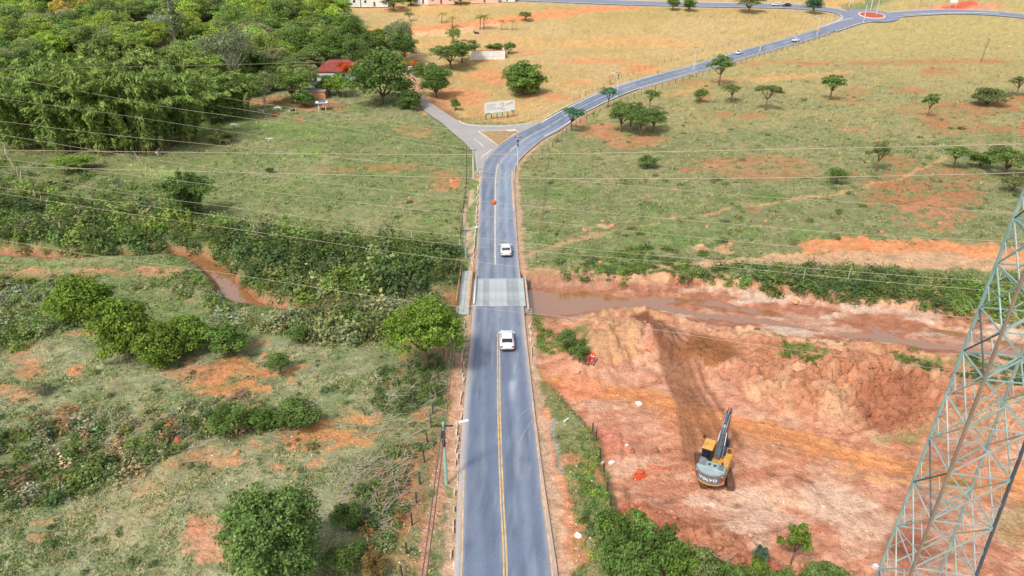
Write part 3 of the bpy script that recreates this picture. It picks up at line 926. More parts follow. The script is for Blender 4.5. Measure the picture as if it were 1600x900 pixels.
def off_line(o, i0, i1):
    d = np.gradient(ROAD_C, axis=0); d /= np.linalg.norm(d, axis=1)[:, None]
    pts = np.stack([ROAD_C[:, 0] + d[:, 1] * o, ROAD_C[:, 1] - d[:, 0] * o], -1)
    return pts[i0:i1]
def idx_at_row(py):
    y = gb(780, py)[1]
    return int(np.argmin(np.abs(ROAD_C[:, 1] - y)))
i_b0, i_b1 = idx_at_row(479), idx_at_row(436)
i_j = idx_at_row(250)
i0 = 0
strip('road_marking', off_line(-.02, i0, i_b0 - 2)[::4] + np.array([-.10, 0]), .12, .042, M_yellow)
strip('road_marking', off_line(-.02, i0, i_b0 - 2)[::4] + np.array([.14, 0]), .12, .042, M_yellow)
strip('road_marking', off_line(-.35, i_b1 + 4, i_j)[::4], .20, .042, M_cream)
strip('road_marking', off_line(-.1, i_j + 6, len(ROAD_C) - 2)[::4], .2, .042, M_cream, dash=(8, 2))
d_hw = np.median(ROAD_HW)
strip('road_marking', (off_line(3.62, i0, i_b0 - 14))[::4], .12, .042, M_ochre)
strip('road_marking', (off_line(-3.40, i0, idx_at_row(700)))[::4], .12, .042, M_ochre)
strip('road_marking', (off_line(3.1, idx_at_row(330), idx_at_row(262)))[::3], .20, .042, M_ochre)
for o_, a_, b_ in ((-3.3, i_j + 30, len(ROAD_C) - 2), (3.3, i_j + 20, len(ROAD_C) - 2)):
    strip('road_marking', off_line(o_, a_, b_)[::4], .30, .042, M_whitepaint)
M_scuff = simple('pale_tyre_scuff', lin(160, 164, 172), .8, var=.3)
strip('road_marking', wpts([(752, 246.5), (768, 234)]), .25, .042, M_whitepaint)
strip('road_marking', wpts([(741, 217), (750, 224), (757, 231)]), .3, .042, M_cream)
strip('road_marking', wpts([(793, 205.5), (806, 204)]), 2.4, .21, M_kerb)
# kerbs: curving kerb of the side road, rough kerb of the main road
def kerb(pts, w=.3, h=.15, jit=.0, step=1.2, gap=.0, name='kerb'):
    Cc = spline(pts, step)
    e = MB()
    for i in range(len(Cc) - 1):
        if random.random() < gap:
            continue
        a, b = Cc[i], Cc[i + 1]
        l = math.hypot(*(b - a)); rz = math.atan2(b[1] - a[1], b[0] - a[0])
        m = (a + b) / 2 + np.array([random.uniform(-jit, jit), random.uniform(-jit, jit)])
        zc = float(zb(m[1]))
        e.box((m[0], m[1], zc + h / 2 - .12), (l * (.985 - jit * random.random()), w * (1 + jit * random.uniform(-1, 1)), h + .24), rz)
    return structure(e.build(name, M_kerb))
kerb(wpts([(716, 188), (724, 193), (740, 196), (765, 197.5), (790, 197), (812, 195), (832, 192)]), .3, .15)
kerb(off_line(-4.12, i0, i_b0 - 2)[::5], .11, .05, .25, .7, .30)
kerb(off_line(-3.75, i_b1 + 3, i_j - 6)[::4], .16, .08, .2, 1.0, .15)
kerb(off_line(4.05, idx_at_row(560), i_b0)[::4], .12, .06, .2, .8, .25)
for pp in ([(830, 636), (820, 643), (809, 653)], [(832, 657), (824, 668), (816, 682), (808, 704)]):
    strip('road_scuff', wpts(pp), .05, .040, M_scuff, jitter=1.4)
kerb(off_line(-4.1, len(ROAD_C) - 130, len(ROAD_C) - 2)[::5], .35, .15, .05, 2.5)
kerb(off_line(4.3, len(ROAD_C) - 110, len(ROAD_C) - 2)[::5], .30, .12, .05, 2.5)
kerb(off_line(-4.15, i_j + 34, i_j + 60)[::4], .4, .18, .05, 1.5)

# ------------------------------------------------------------------ water
def water_mat():
    m, nt, N, L, b = node_mat('muddy_water')
    b.inputs['Base Color'].default_value = (*lin(156, 108, 70), 1)
    b.inputs['Roughness'].default_value = .04
    b.inputs['IOR'].default_value = 2.0
    b.inputs['Specular IOR Level'].default_value = 1.0
    geo = N.new('ShaderNodeNewGeometry')
    nz = N.new('ShaderNodeTexNoise'); nz.inputs['Scale'].default_value = .9; nz.inputs['Detail'].default_value = 3
    L.new(geo.outputs['Position'], nz.inputs['Vector'])
    bp = N.new('ShaderNodeBump'); bp.inputs['Strength'].default_value = .05; bp.inputs['Distance'].default_value = .1
    L.new(nz.outputs['Fac'], bp.inputs['Height']); L.new(bp.outputs[0], b.inputs['Normal'])
    return m
M_water = water_mat()
_wv, _wf = [], []
_d = np.gradient(RIV, axis=0); _d /= np.linalg.norm(_d, axis=1)[:, None]
for i in range(len(RIV)):
    for s in (-1.25, 1.25):
        _wv.append((RIV[i][0] + _d[i][1] * s * RIVW[i], RIV[i][1] - _d[i][0] * s * RIVW[i], WATER_Z))
    if i:
        _wf.append((2 * i - 2, 2 * i - 1, 2 * i + 1, 2 * i))
structure(link('river_water', mesh_from('river_water', _wv, np.array(_wf)), M_water))

# ------------------------------------------------------------------ bridge
M_conc = simple('weathered_pale_concrete', lin(170, 176, 176), .9, var=.14, scale=.5)
M_conc2 = simple('grimy_concrete', lin(150, 144, 134), .9, var=.25, scale=1.5, bump=.3)
M_dustkerb = simple('dusty_kerb', lin(196, 168, 146), .9, var=.25, scale=1.5)
bA = ROAD_C[i_b0]; bB = ROAD_C[i_b1]
bl = math.hypot(*(bB - bA)); brz = math.atan2(bB[1] - bA[1], bB[0] - bA[0]) - math.pi / 2
br = empty('road_bridge', ((bA[0] + bB[0]) / 2, (bA[1] + bB[1]) / 2, 0), brz)
tag(br, 'short concrete road bridge with pale deck planks over the muddy stream', 'bridge')
hwb = 3.75
nsl = 9
M_concd = simple('tyre_darkened_concrete', lin(148, 154, 156), .9, var=.2, scale=.4)
for i in range(nsl):
    x0 = -hwb + 2 * hwb * i / nsl
    w = 2 * hwb / nsl
    MB().box((0, 0, 0), (w - .014, bl, .14)).build('deck_slab', M_concd if i in (2, 6, 7) else M_conc, br, (x0 + w / 2, 0, -.005 + .002 * ((i * 7) % 3)))
b_ = MB(); b_.box((0, 0, -.55), (2 * hwb + .8, bl + 1.0, .5)); b_.build('deck_beam', M_conc2, br)
for s in (-1, 1):
    MB().box((s * (hwb + .30), 0, .02), (.26, bl + 2, .22), bevel=.03).build('bridge_kerb', M_dustkerb, br)
for s in (-1, 1):
    MB().box((0, s * (bl / 2 + .6), -1.9), (2 * hwb + 1.6, .9, 3.2)).build('abutment', M_conc2, br)
# footbridge beside it
M_rail = simple('ochre_painted_steel', lin(206, 158, 76), .55, var=.2, scale=4)
fA = gb(722.5, 490); fB = gb(730, 423)
fl = math.hypot(fB[0] - fA[0], fB[1] - fA[1]); frz = math.atan2(fB[1] - fA[1], fB[0] - fA[0]) - math.pi / 2
fb = empty('footbridge', ((fA[0] + fB[0]) / 2, (fA[1] + fB[1]) / 2, 0), frz)
tag(fb, 'narrow concrete footbridge with ochre steel railings beside the road bridge', 'footbridge')
MB().box((0, 0, -.12), (1.75, fl, .3), bevel=.03).build('deck', M_conc, fb)
MB().box((.12, 0, .04), (.06, fl - .4, .02)).build('deck_joint', M_conc2, fb)
for s in (-1, 1):
    rl = MB()
    L0, L1 = (-fl / 2 + 2.0, fl / 2 - .2)
    for z in (.45, .75, 1.08):
        rl.bar((s * .9, L0, z), (s * .9, L1, z), .06)
    n = 9
    for k in range(n):
        y = L0 + (L1 - L0) * k / (n - 1)
        rl.bar((s * .9, y, -.1), (s * .9, y, 1.1), .07)
    rl.box((s * .9, (L0 + L1) / 2, .22), (.05, L1 - L0, .3))
    rl.build('railing', M_rail, fb)
gp = MB(); gp.tube([(0, -fl / 2 + 3, .25), (0, 0, .35), (0, fl / 2 - 1.5, .25)], .14, 8)
g_ = gp.build('water_pipe', simple('white_painted_pipe', (.74, .74, .72), .5, var=.12), None, (0, 0, 0), True)
g_.location = (fb.location.x + 1.45, fb.location.y - .6, .0); g_.rotation_euler = (0, 0, frz)
tag(g_, 'white water pipe running between the footbridge and the road bridge', 'pipe')
# ------------------------------------------------------------------ foliage
M_leaf = leaf_mat('leaves', .30)
M_grass = leaf_mat('grass_blades', .25)
M_bark = simple('grey_brown_bark', lin(120, 100, 82), .9, var=.3, scale=3, bump=.4)
M_pale_bark = simple('pale_smooth_bark', lin(186, 178, 162), .85, var=.2, scale=3, bump=.3)
M_culm = simple('bamboo_culms', lin(146, 136, 82), .7, var=.25, scale=3)
M_twig = simple('dry_grey_twigs', lin(172, 160, 142), .9, var=.25, scale=2)

def unit(n, rng):
    v = rng.normal(size=(n, 3)); return v / np.linalg.norm(v, axis=1)[:, None]

def leaf_quads(c, nrm, size, rng, aspect=.6, along=None):
    """rhombic leaves at c with normals nrm"""
    n = len(c)
    nrm = nrm / (np.linalg.norm(nrm, axis=1)[:, None] + 1e-9)
    t = unit(n, rng) if along is None else along
    u = np.cross(nrm, t); u /= (np.linalg.norm(u, axis=1)[:, None] + 1e-9)
    if along is not None:
        a = along; b = u
    else:
        a = np.cross(nrm, u); b = u
    s = np.asarray(size).reshape(-1, 1) if np.ndim(size) else size
    v = np.stack([c - a * s, c + b * s * aspect, c + a * s, c - b * s * aspect], 1).reshape(-1, 3)
    f = np.arange(4 * n).reshape(n, 4)
    return v, f

def rep4(cl):
    return np.repeat(cl, 4, 0)

class Leaves:
    def __init__(s):
        s.V = []; s.C = []
    def add(s, v, c):
        s.V.append(v); s.C.append(c)
    def arrays(s):
        return np.concatenate(s.V), np.concatenate(s.C)
    def mesh(s, name):
        v, c = s.arrays()
        return mesh_from(name, v, np.arange(len(v)).reshape(-1, 4), c)

def clumped(seed, clumps, per, leaf, jit=.9, upb=.35, fill=.25, tone=.28):
    """clumps: list of (centre, radius xyz). Leaves sit over each clump's shell."""
    rng = np.random.default_rng(seed)
    L = Leaves()
    for (c, r, br) in clumps:
        n = max(4, int(per * rng.uniform(.75, 1.25)))
        d = unit(n, rng)
        d[:, 2] = np.where(d[:, 2] < -.35, -d[:, 2], d[:, 2])
        rad = np.where(rng.random(n) < fill, rng.uniform(.35, .9, n), rng.uniform(.86, 1.10, n))
        p = np.array(c) + d * np.array(r) * rad[:, None]
        nn = d + unit(n, rng) * jit; nn[:, 2] += upb
        v, f = leaf_quads(p, nn, leaf * rng.uniform(.6, 1.35, n), rng)
        k = br * (1 + rng.normal(0, tone * .6, n))
        k = np.clip(k, .35, 2.0)
        cl = np.stack([k * (1 + rng.normal(0, .06, n)), k, k * (1 + rng.normal(0, .10, n))], -1)
        L.add(v, rep4(cl))
    return L

def crown_clumps(rng, n, rad, cz, cr, flat=.75, bottom=-.45, shell=.72):
    """clumps over an ellipsoid crown of radii rad centred at height cz"""
    out = []
    k = 0
    while len(out) < n:
        d = unit(1, rng)[0]
        if d[2] < bottom:
            continue
        q = shell + rng.uniform(-.12, .16) if rng.random() < .78 else rng.uniform(.15, .6)
        lump = 1 + .18 * math.sin(3 * math.atan2(d[1], d[0]) + 1.7 * d[2] + rng.uniform(-.6, .6))
        c = d * np.array(rad) * q * lump
        c[2] += cz
        r = cr * rng.uniform(.7, 1.35)
        out.append((c, (r, r, r * flat), rng.uniform(.72, 1.22)))
    return out

def limbs(mb, rng, base_r, h0, tips, droop=0.0):
    """tapered trunk to height h0, then limbs to the tips"""
    top = Vector((rng.uniform(-.02, .02), rng.uniform(-.02, .02), h0))
    mb.tube([(0, 0, -.06), (0, 0, h0 * .12), tuple(top * .55), tuple(top)], [base_r * 1.5, base_r * 1.05, base_r * .9, base_r * .8], 7)
    for t in tips:
        t = Vector(t)
        m = top.lerp(t, .45) + Vector((rng.uniform(-.03, .03), rng.uniform(-.03, .03), .02 + droop))
        mb.tube([tuple(top - Vector((0, 0, .02))), tuple(m), tuple(t)], [base_r * .62, base_r * .38, base_r * .12], 5)
        for k in range(2):
            t2 = m.lerp(t, .35) + Vector((rng.uniform(-.10, .10), rng.uniform(-.10, .10), rng.uniform(.02, .12)))
            mb.tube([tuple(m), tuple(t2)], [base_r * .3, base_r * .08], 4)

PROTO = {}
def proto(key, trunk_mb, leaves, bark=None):
    tm = trunk_mb.mesh('trunk_' + key, True); tm.materials.append(bark or M_bark)
    lm = leaves.mesh('crown_' + key); lm.materials.append(M_leaf)
    PROTO[key] = (tm, lm)

def round_tree(key, seed, aspect=1.0, n=46, per=110, leaf=.025, cr=.15, trunk_h=.24, bottom=-.55, flat=.8, cz=.56, rz=.44, bark=None, jit=.9, tone=.28, tips=7):
    rng = np.random.default_rng(seed)
    rad = (.5 * aspect * .96, .5 * aspect * .96, rz * .90)
    cl = crown_clumps(rng, n, rad, cz, cr, flat, bottom)
    mb = MB()
    tp = [(c[0] * .8, c[1] * .8, c[2] * .92) for c, r, b in cl[:tips]]
    limbs(mb, rng, .028, trunk_h, tp)
    proto(key, mb, clumped(seed + 1, cl, per, leaf, jit, tone=tone), bark)

round_tree('round_a', 1, n=56, bottom=-.8, cz=.54, rz=.48, trunk_h=.16); round_tree('round_b', 2, n=60, cr=.14, bottom=-.8, cz=.54, rz=.48, trunk_h=.16); round_tree('round_c', 3, n=50, cr=.16, aspect=.95, bottom=-.8, cz=.54, rz=.48, trunk_h=.16)
round_tree('dense_a', 4, n=80, per=110, cr=.13, leaf=.027, bottom=-.9, cz=.46, rz=.54, trunk_h=.10)
round_tree('dense_b', 5, n=80, per=110, cr=.14, leaf=.027, bottom=-.9, cz=.46, rz=.54, trunk_h=.10)
round_tree('wide_a', 6, aspect=1.0, n=54, per=90, cr=.12, leaf=.024, flat=.55, bottom=-.5, cz=.58, rz=.40, trunk_h=.26, tips=9)
round_tree('wide_b', 7, aspect=1.0, n=60, per=80, cr=.12, leaf=.023, flat=.5, bottom=-.45, cz=.58, rz=.40, trunk_h=.26, tips=9)
round_tree('airy_a', 8, n=64, per=60, cr=.11, leaf=.016, flat=.6, bottom=-.25, cz=.62, rz=.34, trunk_h=.36, bark=M_pale_bark, tips=12, tone=.4)
round_tree('airy_b', 9, n=76, per=70, cr=.10, leaf=.015, flat=.7, bottom=-.3, cz=.62, rz=.36, trunk_h=.30, bark=M_pale_bark, tips=12, tone=.4)
round_tree('sparse_a', 10, n=22, per=90, cr=.13, leaf=.032, flat=.45, bottom=-.1, cz=.70, rz=.26, trunk_h=.42, tips=11)
round_tree('sparse_b', 11, n=19, per=90, cr=.14, leaf=.034, flat=.45, bottom=-.3, cz=.66, rz=.30, trunk_h=.36, tips=9)
round_tree('sparse_c', 12, n=24, per=85, cr=.13, leaf=.032, flat=.5, bottom=-.2, cz=.62, rz=.34, trunk_h=.34, tips=10)
round_tree('bush_a', 13, n=30, per=110, cr=.17, leaf=.034, flat=.85, bottom=-.2, cz=.40, rz=.55, trunk_h=.10, tips=6)
round_tree('bush_b', 14, n=34, per=100, cr=.15, leaf=.030, flat=.85, bottom=-.2, cz=.40, rz=.55, trunk_h=.10, tips=6)

# tall slender gum tree
rng = np.random.default_rng(20)
mb = MB(); pts = [(0, 0, -.03), (.01, 0, .3), (-.005, .01, .6), (.015, 0, .95)]
mb.tube(pts, [.022, .017, .012, .004], 7)
cl = []
for i in range(26):
    z = rng.uniform(.34, .98); a = rng.uniform(0, 6.28); r = rng.uniform(.04, .17) * (1.15 - z * .55)
    c = (math.cos(a) * r, math.sin(a) * r, z)
    mb.tube([(0, 0, z - .10), (c[0] * .6, c[1] * .6, z - .03), c], [.007, .005, .002], 4)
    s = rng.uniform(.035, .075)
    cl.append((np.array(c), (s, s, s * .85), rng.uniform(.7, 1.15)))
proto('gum', mb, clumped(21, cl, 120, .011, 1.0), M_pale_bark)

# giant bamboo: arching culms carrying drooping plumes
def bamboo(key, seed, ncul, spread, leafn, leaf, plume=.030):
    rng = np.random.default_rng(seed)
    mb = MB(); L = Leaves()
    for i in range(ncul):
        a = rng.uniform(0, 6.283); b0 = rng.uniform(0, .20); out = spread * rng.uniform(.05, 1.0) ** .7; H = rng.uniform(.68, 1.0) * (1 - .28 * (out / spread) ** 2)
        dx, dy = math.cos(a), math.sin(a)
        P_ = []
        for t in np.linspace(0, 1, 9):
            r = b0 + out * (t ** 2.2)
            z = H * (math.sin(t * 1.75) / math.sin(1.5708))
            P_.append(np.array((dx * r, dy * r, z)))
        if i % 2 == 0:
            mb.tube([tuple(p) for p in P_], list(np.linspace(.0045, .001, 9)), 4, False)
        for t in np.linspace(.10, 1.0, 14):
            f_ = t * 8; k = min(7, int(f_)); p = P_[k] + (P_[k + 1] - P_[k]) * (f_ - k)
            n = int(leafn * rng.uniform(.7, 1.3))
            br = rng.uniform(.66, 1.25)
            off = unit(n, rng) * np.array([plume, plume, plume * .8]) * rng.uniform(.3, 1.5, (n, 1))
            c = p + off
            al = np.stack([dx * .55 + rng.normal(0, .5, n), dy * .55 + rng.normal(0, .5, n), -.55 + rng.normal(0, .4, n)], -1)
            al /= np.linalg.norm(al, axis=1)[:, None]
            nn = off / (np.linalg.norm(off, axis=1)[:, None]) + np.array([0, 0, .5]) + unit(n, rng) * .5
            v, f = leaf_quads(c, nn, leaf * rng.uniform(.7, 1.3, n), rng, .30, al)
            k_ = br * (1 + rng.normal(0, .15, n)); k_ = np.clip(k_, .4, 1.8)
            L.add(v, rep4(np.stack([k_, k_, k_], -1)))
    proto(key, mb, L, M_culm)
bamboo('bamboo_a', 30, 62, .42, 14, .026); bamboo('bamboo_b', 31, 62, .40, 14, .026); bamboo('bamboo_small', 32, 46, .40, 12, .034, .05)

# coconut palm
rng = np.random.default_rng(40)
mb = MB(); mb.tube([(0, 0, -.03), (.02, 0, .35), (.05, .01, .66)], [.022, .015, .012], 7)
L = Leaves()
for i in range(17):
    a = i * 2.4; el = rng.uniform(-.3, 1.1); ln = rng.uniform(.30, .42)
    prev = np.array((.05, .01, .66))
    for k in range(9):
        t = k / 8
        e = el - 1.5 * t * t
        d = np.array((math.cos(a) * math.cos(e), math.sin(a) * math.cos(e), math.sin(e)))
        p = prev + d * ln / 8
        sd = np.cross(d, (0, 0, 1)); sd /= np.linalg.norm(sd) + 1e-9
        w = .05 * math.sin(math.pi * min(.98, t * .9 + .08)) + .008
        for s in (-1, 1):
            tip = p + sd * s * w * 1.2 + np.array((0, 0, -.6 * w)) + d * .01
            q = np.array([prev, prev + d * .012, tip, p])
            kk = rng.uniform(.8, 1.2)
            L.add(q, np.tile((kk * 1.05, kk, kk * .8), (4, 1)))
        prev = p
proto('palm', mb, L, M_bark)

# two large trees near the road keep finer leaves
def big_tree(key, seed, n, per, leaf, cr, cz, rz, trunk_h, bottom, flat, trunk_r=.03, jit=.9, aspect=1.0):
    rng = np.random.default_rng(seed)
    rad = (.42 * aspect, .42 * aspect, rz * .84)
    cl = crown_clumps(rng, n, rad, cz, cr, flat, bottom, .78)
    mb = MB(); limbs(mb, rng, trunk_r, trunk_h, [(c[0] * .85, c[1] * .85, c[2] * .94) for c, r, b in cl[:12]])
    proto(key, mb, clumped(seed + 1, cl, per, leaf, jit, fill=.3, tone=.5))
big_tree('great_dark', 50, 190, 110, .0150, .080, .50, .50, .12, -.8, .8)
big_tree('great_light', 51, 150, 95, .0150, .085, .56, .42, .26, -.5, .75)

def tree(key, loc, w, h, color, label, group=None, cat='tree', name='tree', rz=None, rng=random, sink=.0):
    tm, lm = PROTO[key]
    e = empty(name, (loc[0], loc[1], loc[2] - sink), rng.uniform(0, 6.28) if rz is None else rz, (w, w, h))
    t = link('trunk' if 'bamboo' not in key else 'culms', tm, None, e)
    c = link('crown', lm, None, e)
    c.color = (*color, 1)
    tag(e, label, cat, group)
    return e

def tree_px(key, px, py, w_px, py_top, color, label, group=None, **kw):
    p = P(px, py)
    s = px_scale(p)
    return tree(key, p, w_px / s, max(1.0, height_to(p, py_top)), color, label, group, **kw)
G_DK = np.array([.125, .190, .055]); G_MID = np.array([.16, .255, .065]); G_BR = np.array([.225, .335, .06]); G_OL = np.array([.23, .27, .10]); G_GY = np.array([.24, .28, .15]); G_BAM = np.array([.27, .37, .10]); G_YL = np.array([.38, .38, .08]); G_TEAL = np.array([.09, .20, .11])
def vary(c, rng, a=.12):
    return tuple(np.clip(np.array(c) * rng.uniform(1 - a, 1 + a) * np.array([rng.uniform(1 - a * .6, 1 + a * .6), 1, rng.uniform(1 - a, 1 + a)]), 0, 1))
# ------------------------------------------------------------------ the trees one by one
rnd = random.Random(7)
def T_(key, px, py, w, top, c, label, group=None, **kw):
    return tree_px(key, px, py, w, top, vary(c, rnd, .06), label, group, rng=rnd, **kw)
# near trees
T_('great_dark', 438, 910, 178, 768, G_DK * 1.5, 'large dense dark green tree beside the cut branches near the roadside')
T_('great_light', 667, 573, 138, 462, G_BR * .95, 'broad light green tree standing at the footbridge beside the road')
# bright shrubby trees by the stream on the left
T_('dense_a', 132, 500, 92, 432, G_BR * .95, 'rounded bright green tree standing apart above the red earth bank', name='tree')
T_('dense_b', 205, 556, 92, 462, G_BR * .85, 'tallest bright green tree of the row along the gully')
T_('dense_a', 255, 566, 82, 505, G_BR * .8, 'lower bright green tree leaning against the tallest of the gully row')
T_('dense_b', 300, 548, 66, 490, G_BR * .85, 'small bright green tree at the streamward end of the gully row')
T_('bush_a', 362, 552, 70, 508, G_MID, 'straggling green bush at the end of the gully tree row', cat='bush', name='bush')
T_('bush_b', 438, 582, 42, 548, G_DK * 1.2, 'dark green bush beside the orange scald', cat='bush', name='bush')
T_('bush_b', 468, 535, 40, 505, G_DK * 1.3, 'olive bush above the orange scald by the scrub', cat='bush', name='bush')
T_('bamboo_small', 298, 338, 92, 268, G_DK * 1.25, 'lone feathery bamboo clump in the pasture below the power cables', cat='bamboo', name='bamboo_clump')
T_('wide_a', 118, 268, 66, 243, G_BR * 1.05, 'low bright green tree in front of the giant bamboo', name='tree')
# giant bamboo
bam = 'giant bamboo clump with drooping plumes at the edge of the pasture'
for (px, py, w, top) in ((40, 232, 130, 105), (100, 236, 150, 92), (165, 238, 150, 85), (225, 238, 140, 90), (285, 222, 130, 95), (335, 190, 120, 98), (130, 205, 150, 70), (210, 200, 150, 66), (280, 190, 140, 72), (60, 205, 150, 82), (370, 182, 90, 112)):
    T_('bamboo_a' if (px // 5) % 2 else 'bamboo_b', px, py, w * 1.05, top, G_BAM, bam, 'giant bamboo clumps beside the pasture', cat='bamboo', name='bamboo_clump')
# trees round the farm
T_('airy_a', 415, 168, 75, 108, G_OL, 'spreading tree with pale bare limbs at the corner of the pasture')
T_('wide_b', 458, 160, 70, 108, G_MID, 'flat crowned green tree beside the pale limbed tree')
T_('airy_b', 368, 142, 100, 42, G_GY, 'tall greyish tree with white forked trunk behind the bamboo')
T_('round_a', 597, 163, 105, 76, G_DK * 1.35, 'huge dark green shade tree beside the farm track')
T_('dense_b', 640, 170, 40, 138, G_DK * 1.2, 'small dark green tree under the huge shade tree by the track')
T_('round_b', 682, 152, 52, 102, G_MID * .9, 'grey green tree overhanging the farm track')
T_('wide_a', 668, 135, 50, 96, G_MID * .85, 'grey green tree at the head of the farm track')
T_('bush_a', 712, 172, 18, 153, G_MID, 'small green tree at the bend of the side road', name='tree')
T_('dense_a', 817, 148, 68, 95, G_MID * 1.15, 'solitary round leafy tree behind the billboard')
T_('round_c', 545, 75, 52, 24, G_MID, 'round crowned green tree standing above the farmhouse')
T_('wide_b', 470, 150, 66, 96, G_OL * 1.25, 'yellowish olive tree beside the farm sheds')
T_('bush_b', 530, 150, 50, 112, G_BR, 'light green garden tree in front of the farmhouse', name='tree')
T_('bush_a', 515, 148, 36, 118, G_BR * .9, 'small light green tree by the brick shed', name='tree')
T_('bush_a', 475, 168, 34, 140, G_MID * 1.1, 'low rounded tree by the brick shed and pasture fence', name='tree')
T_('airy_b', 628, 92, 50, 28, G_GY * 1.1, 'greyish silvery tree behind the flame flowered trees')
T_('round_b', 632, 98, 46, 44, G_DK * 1.3, 'dark green tree overlapping the greyish silvery tree')
T_('round_a', 585, 95, 60, 50, G_DK * 1.2, 'dark tree behind the huge shade tree')
T_('wide_a', 640, 106, 34, 94, np.array([.75, .22, .03]), 'low flame tree covered with orange flowers by the farm track')
T_('wide_b', 544, 127, 36, 94, np.array([.62, .14, .03]), 'flame tree with orange red flowers beside the farmhouse roof')
T_('wide_a', 705, 108, 62, 66, G_DK * 1.3, 'flat layered dark tree beside the white walled shed')
T_('wide_b', 722, 98, 50, 58, G_DK * 1.25, 'second flat layered dark tree next to the white walled shed')
T_('airy_b', 710, 80, 26, 40, G_BR, 'slim light green tree among the coconut palms')
T_('bush_a', 772, 82, 30, 67, G_MID, 'green bush behind the white walled shed', cat='bush', name='bush')
T_('bush_b', 795, 84, 20, 63, G_DK * 1.3, 'dark bush at the end of the white walled shed', cat='bush', name='bush')
for (px, py, w, top) in ((690, 36, 16, 18), (707, 44, 18, 25), (750, 46, 16, 22), (756, 45, 20, 19), (784, 47, 11, 30), (800, 47, 11, 29)):
    T_('palm', px, py, w * 2.1, top - 3, np.array([.26, .26, .06]), 'coconut palm standing in the golden field', 'coconut palms in the golden field', cat='palm', name='coconut_palm')
T_('wide_a', 821, 33, 22, 17, G_OL, 'small flat topped tree by the orange track in the golden field')
T_('wide_b', 615, 17, 40, -8, G_DK * 1.3, 'broad shade tree in the field in front of white houses')
T_('round_a', 642, 9, 24, -12, G_DK * 1.2, 'dark tree beside the white houses')
T_('wide_a', 720, 7, 30, -12, G_DK * 1.3, 'tree at the field edge beside the pink walled house')
T_('airy_a', 640, 33, 18, 17, G_OL, 'small grey green tree at the orange track')
T_('round_b', 1051, 16, 22, -6, G_MID, 'left of two round trees at the far road', 'pair of trees by the far road')
T_('round_b', 1076, 18, 22, -4, G_MID, 'left of two round trees at the far road', 'pair of trees by the far road')
for o in col.objects:
    if o.get('group') == 'pair of trees by the far road':
        o['label'] = 'one of a pair of round trees standing by the far road'
T_('wide_a', 1170, 20, 44, -10, G_OL * 1.2, 'pale spreading tree at the far road')
T_('round_c', 1270, 22, 32, -8, G_TEAL * 1.1, 'dark bluish green tree inside the bend of the far road')
# right hillside trees
T_('sparse_c', 1123, 134, 42, 82, G_DK * 1.35, 'open crowned tree beside the road with a visible trunk')
T_('bush_b', 1093, 160, 22, 134, G_MID * 1.05, 'small rounded bright tree below the road on the hillside', name='tree')
T_('sparse_b', 1142, 160, 36, 130, G_OL, 'straggly little tree beside a bare earth patch')
T_('sparse_a', 1196, 172, 44, 130, G_OL * .95, 'leaning straggly tree on the hillside')
T_('sparse_c', 1297, 156, 40, 114, G_MID * .9, 'slim flat topped tree alone on the hillside')
T_('sparse_c', 1449, 182, 26, 144, G_MID * .9, 'thin leafy sapling beside the long bare scald')
T_('bush_a', 1543, 165, 54, 137, G_OL * .85, 'dark rounded bush under the hillside bank', cat='bush', name='bush')
T_('sparse_b', 1588, 150, 34, 116, G_OL, 'straggly tree above the dark rounded bush')
T_('sparse_c', 1368, 268, 38, 218, G_OL * .9, 'thin grey green sapling on the hillside')
T_('bush_b', 1307, 288, 32, 258, G_MID * 1.05, 'compact bright green bush by the footpath', cat='bush', name='bush')
T_('bush_a', 1012, 262, 36, 244, G_DK * 1.25, 'compact dark bush alone in the hillside pasture', cat='bush', name='bush')
T_('sparse_a', 1490, 262, 44, 228, G_MID, 'pale green tree at the top of the footpath')
T_('wide_b', 1570, 275, 70, 228, G_DK * 1.4, 'spreading dark tree behind the pylon on the hillside')
T_('bush_a', 1530, 262, 40, 236, G_MID * .9, 'green bush between the pylon and the footpath', cat='bush', name='bush')
T_('bush_b', 1580, 300, 36, 268, G_OL, 'olive bush behind the top of the pylon', cat='bush', name='bush')
for (px, py, w, top, k) in ((970, 206, 46, 158, 'wide_a'), (1000, 212, 44, 166, 'wide_b'), (1020, 206, 46, 168, 'wide_a'), (985, 198, 40, 156, 'wide_b')):
    T_(k, px, py, w, top, G_DK * 1.25, 'dark flat crowned tree in the small grove below the road bend', 'grove below the road bend')
T_('sparse_a', 893, 205, 42, 166, G_TEAL * 1.3, 'bluish green flat topped tree overhanging the road')
T_('sparse_b', 950, 168, 30, 134, G_TEAL * 1.3, 'bluish green slender tree hanging over the road edge')
T_('sparse_a', 1015, 172, 30, 138, G_DK * 1.3, 'dark feathery tree on the slope below the road')
